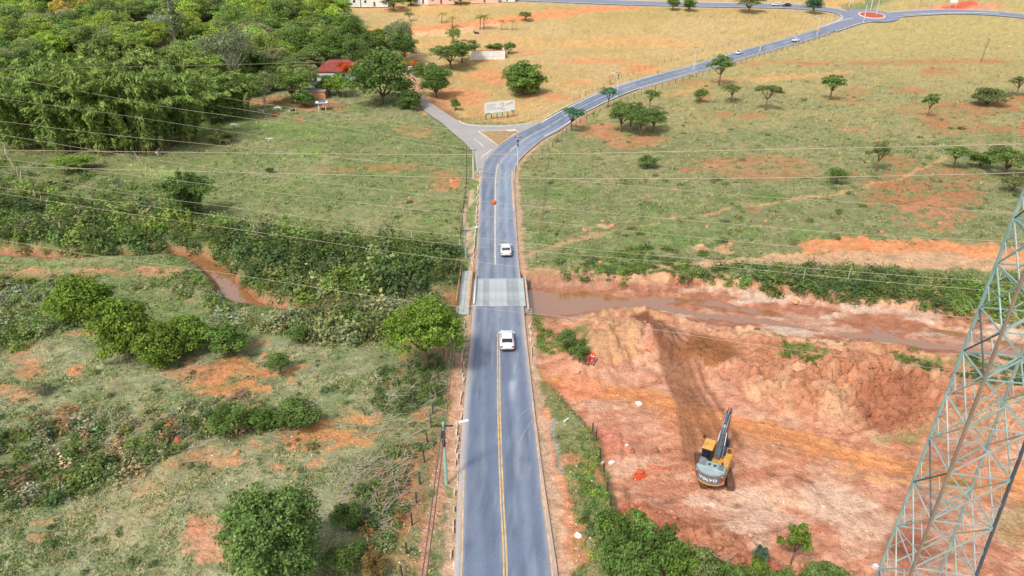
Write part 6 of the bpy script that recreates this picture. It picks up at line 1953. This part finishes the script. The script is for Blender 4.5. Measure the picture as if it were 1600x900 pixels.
# ------------------------------------------------------------------ excavator
M_exy = simple('yellow_machine_paint', lin(206, 154, 76), .6, var=.22, scale=1.5)
M_exg = simple('grey_machine_paint', lin(116, 116, 120), .6, var=.2, scale=1.5)
M_exb = simple('dark_grey_boom_paint', lin(78, 88, 102), .45, var=.18, scale=1.5)
M_exl = simple('light_hood_paint', lin(146, 162, 164), .6, var=.2, scale=1.5)
M_track = simple('muddy_track_steel', lin(112, 82, 70), .85, .2, var=.3, scale=3)
M_chrome = simple('chrome_rod', (.7, .7, .72), .15, .9)
M_orange = simple('orange_primer', lin(206, 96, 48), .5, var=.15)
ex_p = P(1114, 742)
ex = empty('excavator', (ex_p.x, ex_p.y, ex_p.z + .08), -.50); ex.scale = (.95, .95, .95); tag(ex, 'yellow and grey crawler excavator parked on the red earth', 'excavator')
for s in (-1, 1):
    # track: rounded loop
    prof = []
    for a in np.linspace(-math.pi / 2, math.pi / 2, 8): prof.append((1.85 + .42 * math.cos(a), .44 + .42 * math.sin(a)))
    for a in np.linspace(math.pi / 2, 3 * math.pi / 2, 8): prof.append((-1.85 + .42 * math.cos(a), .44 + .42 * math.sin(a)))
    tr = MB().prism(prof, 'x', s * 1.25 - .31, s * 1.25 + .31).build('track', M_track, ex); tr.rotation_euler = (0, 0, .40)
    for k in range(22):
        y = -1.85 + 3.7 * k / 21
        MB().box((s * 1.25, y, .885), (.64, .11, .07)).build('track_shoe', M_track, tr)
    for k in range(4):
        a = -math.pi / 2 + .4 + k * .75
        for e_ in (-1, 1):
            MB().box((s * 1.25, e_ * (1.85 + .45 * math.cos(a)), .44 + .45 * math.sin(a)), (.60, .08, .10)).build('track_shoe', M_track, tr)
MB().box((0, 0, .62), (1.9, 2.2, .5), bevel=.08).build('undercarriage', M_exb, ex)
MB().tube([(0, 0, .85), (0, 0, 1.12)], .75, 20).build('slew_ring', M_blackp, ex)
hs = MB().box((0, -.35, 1.20), (2.75, 3.9, .30), bevel=.05).build('house_deck', M_exy, ex)
# counterweight: curved in plan
cw = []
for a in np.linspace(math.pi + .62, 2 * math.pi - .62, 12):
    cw.append((1.72 * math.cos(a), -.95 + 2.0 * math.sin(a)))
cw += [(1.40, -1.75), (-1.40, -1.75)]
MB().prism([(a, b) for a, b in cw], 'z', 1.12, 2.12).build('counterweight', M_exg, ex)
MB().prism([(a * 1.012, b * 1.006) for a, b in cw], 'z', 1.02, 1.14).build('counterweight_skirt', M_exy, ex)
MB().prism([(a * .93, b * .985 - .02) for a, b in cw], 'z', 2.118, 2.22).build('counterweight_top', M_exl, ex)
# maker's name on the counterweight
tc_ = bpy.data.curves.new('maker_name', 'FONT'); tc_.body = 'VOLVO'; tc_.size = .40; tc_.extrude = .012; tc_.align_x = 'CENTER'; tc_.align_y = 'CENTER'; tc_.space_character = 1.15; tc_.offset = .012
to_ = bpy.data.objects.new('maker_name', tc_); col.objects.link(to_)
bpy.context.view_layer.update()
tm_ = bpy.data.meshes.new_from_object(to_.evaluated_get(bpy.context.evaluated_depsgraph_get())); bpy.data.objects.remove(to_)
tm_.name = 'maker_name'
for v_ in tm_.vertices:          # wrap the letters round the curve of the casting
    x_ = v_.co.x * 1.15; a_ = math.asin(max(-1, min(1, x_ / 1.72)))
    v_.co = (x_, -.95 - 2.0 * math.cos(a_) - .012 - v_.co.z, 1.62 + v_.co.y)
lt = link('maker_name', tm_, simple('white_lettering', (.8, .8, .8), .5, var=.03), ex)
for s in (-1, 1):
    x_ = s * 1.16; a_ = math.asin(x_ / 1.72)
    MB().box((x_, -.95 - 2.0 * math.cos(a_), 1.72), (.26, .08, .34), s * .75 - 0 if False else s * .55).build('tail_light', M_red, ex)
    MB().box((s * 1.13, -.95 - 2.0 * math.cos(a_) + .02, 1.98), (.26, .08, .12), s * .55).build('reflector', simple('pale_reflector', lin(206, 200, 120), .5) if s < 0 else bpy.data.materials['pale_reflector'], ex)
# engine hood and side boxes
hd = MB().box((.05, -1.55, 2.05), (2.45, 1.05, .50), bevel=.06).build('engine_hood', M_exl, ex)
for x in (-.25, .25): MB().box((x, -1.55, 2.315), (.24, .26, .05)).build('hood_vent', M_blackp, hd)
MB().box((-.85, -1.55, 2.315), (.5, .7, .04)).build('hood_panel', M_exg, hd); MB().box((.85, -1.55, 2.315), (.45, .7, .04)).build('hood_panel', M_exg, hd)
MB().tube([(.85, -1.15, 2.2), (.85, -1.15, 2.62)], .08, 8).build('exhaust', M_blackp, ex)
MB().box((1.02, -.55, 1.72), (.66, 1.1, .80), bevel=.06).build('side_box', M_exy, ex)
MB().box((1.02, .75, 1.62), (.66, 1.3, .60), bevel=.06).build('side_box', M_exy, ex)
MB().box((-1.05, -.75, 1.68), (.62, .75, .72), bevel=.06).build('side_box', M_exg, ex)
hr = MB(); hr.tube([(1.3, .15, 1.9), (1.3, .15, 2.55), (1.3, 1.3, 2.55), (1.3, 1.3, 1.9)], .035, 5); hr.tube([(.75, 1.35, 1.9), (.75, 1.35, 2.55), (1.3, 1.35, 2.55)], .035, 5); hr.build('handrail', M_exy, ex)
# cab
cb = MB().box((-.88, .62, 2.02), (.98, 1.75, 1.75), bevel=.08, taper=.94).build('cab', M_blackp, ex)
MB().box((-.88, .55, 2.93), (1.02, 1.6, .12), bevel=.04).build('cab_roof', M_exy, cb)
MB().box((-.88, -.262, 2.35), (.72, .03, .70)).build('rear_window', M_cglass, cb)
MB().box((-1.375, .65, 2.35), (.03, 1.25, .8)).build('side_window', M_cglass, cb); MB().box((-.40, .65, 2.4), (.03, 1.25, .7)).build('side_window', M_cglass, cb)
MB().box((-.88, 1.49, 2.3), (.76, .03, 1.0)).build('windscreen', M_cglass, cb)
MB().box((-1.0, -.28, 1.55), (.7, .05, .35)).build('cab_panel', M_exy, cb)
MB().tube([(-1.36, 1.4, 2.7), (-1.6, 1.65, 2.9)], .03, 5).build('mirror_arm', M_blackp, cb); MB().box((-1.62, 1.68, 2.85), (.2, .06, .34), bevel=.02).build('mirror', M_blackp, cb)
# boom (banana), stick, bucket: outlines in the (y,z) plane
BX = .02
boom = [(.55, 1.55), (.95, 2.35), (1.75, 3.75), (2.55, 4.42), (3.55, 4.92), (4.05, 5.05), (4.10, 4.80), (3.60, 4.60), (2.75, 4.02), (2.20, 3.35), (1.45, 2.05), (.95, 1.40)]
MB().prism(boom, 'x', BX - .24, BX + .24).build('boom', M_exb, ex)
MB().prism([(a, b) for a, b in ((2.2, 4.14), (2.55, 4.40), (3.5, 4.88), (3.5, 4.95), (2.55, 4.47), (2.2, 4.2))], 'x', BX - .2, BX + .2).build('boom_plate', M_exl, ex)
stick = [(3.75, 5.25), (4.25, 5.20), (4.38, 4.85), (4.10, 3.2), (3.72, 1.85), (3.48, 1.85), (3.55, 3.0), (3.72, 4.4)]
MB().prism(stick, 'x', BX - .17, BX + .17).build('stick', M_orange, ex)
MB().prism([(4.27, 5.2), (4.42, 4.85), (4.14, 3.2), (3.76, 1.85), (3.71, 1.87), (4.09, 3.22), (4.36, 4.85), (4.22, 5.17)], 'x', BX - .19, BX + .19).build('stick_plate', M_exg, ex)
for s in (-1, 1):
    c = MB(); c.tube([(BX + s * .42, .95, 1.45), (BX + s * .36, 1.65, 2.45)], .11, 8); co_ = c.build('boom_cylinder', M_exy if s < 0 else M_exb, ex)
    c = MB(); c.tube([(BX + s * .36, 1.6, 2.4), (BX + s * .29, 2.35, 3.55)], .06, 8); c.build('cylinder_rod', M_chrome, co_)
c = MB(); c.tube([(BX, 2.3, 4.55), (BX, 3.2, 5.1)], .12, 8); co_ = c.build('stick_cylinder', M_exb, ex); c = MB(); c.tube([(BX, 3.2, 5.1), (BX, 3.85, 5.32)], .06, 8); c.build('cylinder_rod', M_chrome, co_)
c = MB(); c.tube([(BX, 4.25, 4.7), (BX, 4.12, 3.4)], .10, 8); co_ = c.build('bucket_cylinder', M_exb, ex); c = MB(); c.tube([(BX, 4.12, 3.4), (BX, 3.98, 2.3)], .055, 8); c.build('cylinder_rod', M_chrome, co_)
hoses = MB()
for s in (-.12, .12): hoses.tube([(BX + s, 1.0, 2.55), (BX + s, 1.75, 3.9), (BX + s, 2.6, 4.6), (BX + s, 3.8, 5.3), (BX + s, 4.2, 5.2)], .03, 5)
hoses.build('hydraulic_hose', M_blackp, ex)
bk = [(3.45, 1.95), (3.85, 1.8), (4.15, 1.3), (4.1, .75), (3.7, .35), (3.05, .25), (2.75, .45), (3.2, .6), (3.55, .95), (3.5, 1.4)]
bo = MB().prism(bk, 'x', BX - .55, BX + .55).build('bucket', M_exb, ex)
for k in range(5): MB().box((BX - .46 + k * .23, 2.68, .42), (.1, .28, .08)).build('tooth', M_track, bo)
lk = MB(); lk.bar((BX + .2, 3.98, 2.35), (BX + .2, 3.95, 1.75), .08); lk.bar((BX - .2, 3.98, 2.35), (BX - .2, 3.95, 1.75), .08); lk.build('bucket_link', M_exb, ex)

# ------------------------------------------------------------------ skinned figures
def skin_mesh(name, verts, edges, radii, sub=1, root=0):
    me = bpy.data.meshes.new(name); me.from_pydata(verts, edges, [])
    o = bpy.data.objects.new(name, me); col.objects.link(o)
    sk = o.modifiers.new('s', 'SKIN'); 
    for i, r in enumerate(radii):
        rr_ = r if isinstance(r, tuple) else (r, r)
        me.skin_vertices[0].data[i].radius = rr_; me.skin_vertices[0].data[i].use_root = (i == root)
    sk.use_smooth_shade = True
    sb = o.modifiers.new('d', 'SUBSURF'); sb.levels = sub; sb.render_levels = sub
    bpy.context.view_layer.update()
    out = bpy.data.meshes.new_from_object(o.evaluated_get(bpy.context.evaluated_depsgraph_get())); out.name = name
    bpy.data.objects.remove(o)
    return out
# workers in orange
M_skin = simple('skin', lin(150, 104, 78), .6, var=.05); M_suit = simple('orange_red_overalls', lin(222, 62, 30), .8, var=.12, scale=8); M_band = simple('reflective_band', (.78, .80, .76), .4, var=.05); M_helm = simple('orange_helmet', lin(224, 120, 52), .4); M_boot = simple('dark_boots', (.03, .03, .04), .7); M_hair = simple('dark_hair', (.02, .015, .012), .8)
def person(px, py, rz, label, arm_bend=0.0, stance=.16):
    p = P(px, py); e = empty('person', p, rz); tag(e, label, 'person')
    def pose(extra, hands):
        V = [(0, 0, .95), (0, 0, 1.12), (0, -.01, 1.32), (0, 0, 1.46), (0, .01, 1.55), (0, .03, 1.66), (0, .03, 1.74)]
        E = [(0, 1), (1, 2), (2, 3), (3, 4), (4, 5), (5, 6)]
        Rr = [(.17 + extra, .125 + extra), (.155 + extra, .115 + extra), (.185 + extra, .125 + extra), (.10 + extra * .5, .08 + extra * .5), (.058, .058), (.085, .10), (.06, .07)]
        for s in (-1, 1):
            b = len(V)
            V += [(s * .19, 0, 1.40), (s * .26, .02, 1.14), (s * (.28 - arm_bend * .14), .08 + arm_bend * .22, .92 + arm_bend * .14)]
            Rr += [.07 + extra, .052 + extra, .040 + extra]
            E += [(3, b), (b, b + 1), (b + 1, b + 2)]
            if hands:
                V += [(s * (.285 - arm_bend * .15), .10 + arm_bend * .26, .83 + arm_bend * .15)]; Rr += [.036]; E += [(b + 2, b + 3)]
            c = len(V)
            V += [(s * .10, 0, .86), (s * stance * .8, .02, .50), (s * stance, -.01, .12)]
            Rr += [.105 + extra, .072 + extra, .055 + extra]
            E += [(0, c), (c, c + 1), (c + 1, c + 2)]
            if hands:
                V += [(s * stance, -.01, .05), (s * stance * 1.1, .15, .04)]; Rr += [.05, .04]; E += [(c + 2, c + 3), (c + 3, c + 4)]
        return V, E, Rr
    V, E, Rr = pose(0, True); link('body', skin_mesh('body', V, E, Rr), M_skin, e)
    V, E, Rr = pose(.018, False); V, Rr = V, Rr
    keep = [i for i in range(len(V)) if i not in (4, 5, 6)]; mp = {o_: n for n, o_ in enumerate(keep)}
    link('overalls', skin_mesh('overalls', [V[i] for i in keep], [(mp[a], mp[b]) for a, b in E if a in mp and b in mp], [Rr[i] for i in keep]), M_suit, e)
    for s in (-1, 1):
        hx, hy, hz = s * (.285 - arm_bend * .15), .10 + arm_bend * .26, .83 + arm_bend * .15
        hand = MB()
        for k, (o_, ln) in enumerate(((-.03, .075), (-.01, .088), (.01, .082), (.03, .065))):
            hand.tube([(hx, hy + o_, hz - .01), (hx + s * .004, hy + o_, hz - .03 - ln * .5), (hx - s * .012, hy + o_ + .004, hz - .03 - ln)], [.010, .009, .006], 5)
        hand.tube([(hx, hy + .03, hz + .02), (hx - s * .01, hy + .06, hz - .01), (hx - s * .015, hy + .065, hz - .045)], [.012, .010, .007], 5)
        hand.build('fingers', M_skin, e)
        bt = MB(); bt.tube([(s * stance, -.05, .09), (s * stance, -.02, .055), (s * stance * 1.08, .10, .05), (s * stance * 1.1, .19, .035)], [.06, .068, .058, .04], 8); bt.tube([(s * stance, -.02, .05), (s * stance, -.015, .26)], [.065, .066], 8); bt.build('boot', M_boot, e)
        for (z, x, r) in ((.36, stance * .93, .078), (.60, stance * .7, .092)):
            b_ = MB(); b_.tube([(s * x, .01, z - .035), (s * x, .01, z + .035)], r, 10); b_.build('leg_band', M_band, e)
        b_ = MB(); b_.tube([(s * .232, .012, 1.22), (s * .243, .016, 1.16)], .078, 10); b_.build('sleeve_band', M_band, e)
        b_ = MB(); b_.box((s * .10, -.135, 1.30), (.05, .03, .30)); b_.box((s * .10, .125, 1.30), (.05, .03, .30)); b_.build('brace_band', M_band, e)
    b_ = MB(); b_.loft([[(.205 * math.cos(a), .152 * math.sin(a), z) for a in np.linspace(0, 6.283, 14, endpoint=False)] for z in (1.10, 1.17)]); b_.build('waist_band', M_band, e)
    hm = MB(); rings = []
    for t in np.linspace(0, 1, 6):
        a = t * math.pi / 2; rings.append([(.125 * math.cos(a) * math.cos(b) + 1e-4 * math.cos(b), .03 + .145 * math.cos(a) * math.sin(b) + 1e-4 * math.sin(b), 1.69 + .12 * math.sin(a)) for b in np.linspace(0, 6.283, 14, endpoint=False)])
    hm.loft(rings); hm.prism([(.14 * math.cos(b), .045 + .18 * math.sin(b)) for b in np.linspace(0, 6.283, 14, endpoint=False)], 'z', 1.675, 1.695); hm.build('helmet', M_helm, e, None, True)
    fc = MB(); fc.tube([(0, .105, 1.655), (0, .142, 1.625), (0, .115, 1.61)], [.012, .018, .012], 6); fc.build('nose', M_skin, e)
    ey = MB(); ey.box((-.034, .120, 1.652), (.022, .012, .010)); ey.build('eye', M_hair, e); ey = MB(); ey.box((.034, .120, 1.652), (.022, .012, .010)); ey.build('eye', M_hair, e)
    mo = MB(); mo.box((0, .118, 1.585), (.05, .012, .010)); mo.build('mouth', simple('lips', lin(140, 80, 72), .6) if 'lips' not in bpy.data.materials else bpy.data.materials['lips'], e)
    for s in (-1, 1): MB().tube([(s * .088, .03, 1.60), (s * .098, .025, 1.64), (s * .09, .02, 1.67)], .016, 5).build('ear', M_skin, e)
    hr_ = MB(); hr_.tube([(0, -.055, 1.60), (0, -.07, 1.66)], [.06, .07], 8); hr_.build('hair', M_hair, e)
    return e
person(925.5, 569.5, 2.6, 'worker in orange overalls with reflective bands, arms at the sides', 0.0, .14)
person(918.8, 569.8, -2.2, 'worker in orange overalls with hands forward beside the bush', 1.0, .11)

# cattle
def cow_mesh(name, graze=True, lying=False):
    zl = .95 if not lying else .42
    V = [(0, -.70, zl + .02), (0, -.25, zl - .02), (0, .25, zl), (0, .68, zl + .08)]
    Rr = [(.20, .26), (.26, .32), (.25, .32), (.19, .26)]
    E = [(0, 1), (1, 2), (2, 3)]
    if graze:
        V += [(0, 1.02, zl - .12), (0, 1.26, zl - .48), (0, 1.38, zl - .72)]
    else:
        V += [(0, 1.0, zl + .25), (0, 1.18, zl + .42), (0, 1.48, zl + .30)]
    Rr += [(.12, .17), (.10, .13), (.065, .075)]; E += [(3, 4), (4, 5), (5, 6)]
    for s in (-1, 1):
        b = len(V)
        if not lying:
            V += [(s * .15, .60, .62), (s * .15, .60, .34), (s * .15, .61, .04)]; Rr += [.095, .05, .045]; E += [(3, b), (b, b + 1), (b + 1, b + 2)]
            b = len(V)
            V += [(s * .16, -.62, .66), (s * .16, -.76, .38), (s * .16, -.70, .04)]; Rr += [.13, .055, .045]; E += [(0, b), (b, b + 1), (b + 1, b + 2)]
        else:
            V += [(s * .26, .62, .16), (s * .28, .95, .08)]; Rr += [.10, .05]; E += [(3, b), (b, b + 1)]
            b = len(V)
            V += [(s * .32, -.50, .18), (s * .38, -.20, .08)]; Rr += [.13, .06]; E += [(0, b), (b, b + 1)]
        b = len(V); k = 5
        V += [(s * .20, V[k][1] - .05, V[k][2] + .09)]; Rr += [.035]; E += [(k, b)]
    b = len(V); V += [(0, -.98, zl - .15), (0, -1.0, zl - .5 if not lying else .1)]; Rr += [.03, .022]; E += [(0, b), (b, b + 1)]
    return skin_mesh(name, V, E, Rr, 1, 1)
CW = {'graze': cow_mesh('cow_grazing'), 'stand': cow_mesh('cow_standing', False), 'lie': cow_mesh('cow_lying', False, True)}
def hide(name, c, c2=None):
    m = simple(name, c, .8, var=.10, scale=2)
    if c2 is not None:
        N, L = m.node_tree.nodes, m.node_tree.links; b = N['Principled BSDF']
        nz = N.new('ShaderNodeTexNoise'); nz.inputs['Scale'].default_value = 1.6; tc = N.new('ShaderNodeTexCoord'); L.new(tc.outputs['Object'], nz.inputs['Vector'])
        rp = N.new('ShaderNodeValToRGB'); rp.color_ramp.elements[0].position = .48; rp.color_ramp.elements[1].position = .52; rp.color_ramp.elements[0].color = (*c, 1); rp.color_ramp.elements[1].color = (*c2, 1)
        L.new(nz.outputs['Fac'], rp.inputs['Fac']); L.new(rp.outputs['Color'], b.inputs['Base Color'])
    return m
H_w = hide('white_hide', lin(226, 220, 206)); H_c = hide('cream_hide', lin(206, 188, 156)); H_b = hide('rust_brown_hide', lin(150, 66, 34)); H_p = hide('black_and_white_hide', (.02, .02, .022), (.6, .58, .55)); H_d = hide('dark_hide', (.025, .022, .02))
def cow(px, py, kind, rz, mat, label, k=1.15):
    e = empty('cow', P(px, py), rz, (k, k, k)); tag(e, label, 'cow')
    me = CW[kind].copy(); me.materials.clear(); me.materials.append(mat)
    link('body', me, None, e)
    if kind != 'lie':
        hz = (.47, 1.32) if kind == 'graze' else (1.42, 1.22)
        for s in (-1, 1):
            z0 = .56 if kind == 'graze' else 1.46; y0 = 1.22 if kind == 'graze' else 1.14
            MB().tube([(s * .07, y0, z0), (s * .15, y0 + .02, z0 + .08), (s * .17, y0 + .05, z0 + .16)], [.02, .014, .005], 5).build('horn', M_post_p, e)
cow(366, 201, 'graze', -1.65, H_w, 'white cow grazing on the bright green strip')
cow(350, 225, 'graze', -1.5, H_c, 'cream cow grazing near the grey green bush at the bamboo')
cow(423, 222, 'stand', 2.4, H_w, 'small white calf standing alone in open pasture', .85)
cow(435, 174, 'graze', 1.6, H_w, 'white cow grazing below the pasture fence')
cow(429, 183, 'lie', -1.4, H_b, 'rust brown cow lying on the green strip')
cow(458, 178, 'stand', -1.3, H_p, 'black and white cow near the corral')
cow(409, 179, 'stand', 1.2, H_c, 'pale brown cow beside the pale limbed tree')
cow(248, 244, 'stand', .1, H_p, 'black and white cow at the foot of the bamboo by the fence')
cow(745, 53, 'lie', 1.4, H_d, 'dark cow lying in the golden field')
cow(1098, 42, 'lie', 1.4, H_d, 'dark cow lying far off near the far road trees') if False else None

# ------------------------------------------------------------------ termite mounds and stones
M_mound = simple('termite_mound_earth', lin(188, 132, 96), .95, var=.3, scale=3, bump=.6)
M_mound2 = simple('pale_mound_earth', lin(206, 154, 112), .95, var=.2, scale=3, bump=.5)
rng = np.random.default_rng(5)
_mm = []
for k in range(4):
    bm = bmesh.new(); bmesh.ops.create_icosphere(bm, subdivisions=3, radius=1)
    for v in bm.verts:
        d = v.co.normalized(); n = 1 + .22 * math.sin(4 * d.x + k) * math.cos(3 * d.y + 2 * k) + .10 * math.sin(9 * d.z + 5 * d.x + k)
        v.co = Vector((d.x * n, d.y * n, max(-.2, d.z * n * (.9 + .25 * (k % 2)))))
    me = bpy.data.meshes.new('termite_mound'); bm.to_mesh(me); bm.free()
    for p_ in me.polygons: p_.use_smooth = True
    _mm.append(me)
def mound(px, py, w_px, label, mat=None, group=None, hk=.8, name='termite_mound', cat='termite mound'):
    p = P(px, py); s = w_px / px_scale(p) / 2 * .8
    me = _mm[int(rng.integers(4))].copy(); me.materials.append(mat or M_mound)
    o = link(name, me, None, None, p); o.scale = (s, s, s * hk); o.rotation_euler = (0, 0, float(rng.uniform(0, 6)))
    tag(o, label, cat, group)
mg = 'small orange termite mound standing in the pasture left of the road'
for (a, b, w) in ((640, 310, 9), (475, 293, 6), (426, 311, 6), (704, 356, 6), (650, 319, 5), (641, 379, 6), (632, 381, 4), (324, 236, 6)):
    mound(a, b, w, mg, group='termite mounds left of the road')
mound(708, 284, 17, 'wide orange termite mound beside the wire fence near the junction', hk=.5)
mg2 = 'small orange termite mound on the hillside pasture right of the road'
for (a, b, w) in ((1014, 308, 7), (1056, 298, 6), (987, 320, 5), (917, 290, 4), (1083, 249, 6), (1044, 158, 5), (1051, 173, 6), (1080, 175, 4), (942, 346, 9), (957, 353, 12), (1196, 346, 7), (914, 360, 12), (938, 410, 11), (1378, 363, 9), (1105, 355, 9), (1375, 346, 6), (1371, 220, 8), (1365, 198, 7)):
    mound(a, b, w, mg2, group='termite mounds right of the road')
mound(1469, 349, 10, 'large rounded termite mound on the red scald of the hillside')
mound(1095, 385, 18, 'wide pale sand heap by the riverbank path', M_mound2, hk=.5, name='sand_heap', cat='sand heap')
mound(1130, 386, 14, 'lumpy orange sand heap next to the wide pale heap', None, hk=.6, name='sand_heap', cat='sand heap')
mound(1142, 382, 12, 'small orange sand heap between two heaps by the path', None, hk=.9, name='sand_heap', cat='sand heap')
mound(1240, 470, 20, 'ochre earth heap on the rim of the sandy riverbed', M_mound2, hk=.45, name='earth_heap', cat='earth heap')
mound(278, 690, 15, 'red earth lump at the foot of the scrub belt', simple('red_earth', lin(172, 98, 70), .95, var=.2, scale=3, bump=.5), hk=1.0, name='earth_heap', cat='earth heap')
mound(370, 708, 15, 'orange termite mound on the lower turf beside a dark weed', hk=.8)
mound(344, 636, 12, 'flat bright orange mound at the lower edge of the scald', hk=.35)
mound(117, 579, 12, 'orange mound on the sage turf', hk=.8)
mound(622, 796, 16, 'orange mound beside the cut branches', hk=.5)
mound(1000, 737, 14, 'small heap of fresh orange clay left of the excavator', simple('fresh_orange_clay', lin(196, 96, 56), .9, var=.25, scale=6, bump=.5), hk=.5, name='clay_heap', cat='clay heap')
mound(1256, 885, 16, 'brown earth lump beside the young sapling', M_mound, hk=.8, name='earth_heap', cat='earth heap')
# pale boards and slabs lying on the earth
M_slab = simple('pale_broken_slab', (.74, .72, .69), .7, var=.1)
def slab_(px, py, w, d, rz, label, h=.18):
    p = P(px, py); r_ = random.Random(int(px)); w *= .7; d *= .7
    m = MB(); m.prism([(w / 2 * r_.uniform(.85, 1.1) * sx, d / 2 * r_.uniform(.85, 1.1) * sy) for sx, sy in ((-1, -1), (.2, -1.1), (1, -1), (1.05, .1), (1, 1), (-1, 1))], 'z', -.05, h)
    o = m.build('broken_slab', M_slab, None, p); o.rotation_euler = (.10, .06, rz); tag(o, label, 'slab')
slab_(998, 632, .75, .8, .3, 'square white slab lying alone on the orange haul road')
slab_(955, 724, .75, .6, .8, 'white slab at the ledge above the spoil site')
slab_(939, 726, 1.1, .25, .9, 'long narrow white board among the ledge weeds')
slab_(929, 716, .8, .2, .2, 'short white board beside the long narrow board')
slab_(903, 838, .8, .6, -.7, 'cream slab lying in the verge weeds')
slab_(885, 657, 1.0, .2, .8, 'thin pale board on the verge by the tracks')
slab_(322, 684, .9, .45, .5, 'pinkish slab among the rubble by the scrub belt')
slab_(1367, 887, .5, .5, .2, 'white lump on the earth near the pylon foot', .3)
slab_(979, 697, .4, .3, .2, 'small pale stone on the red earth above the orange clay')
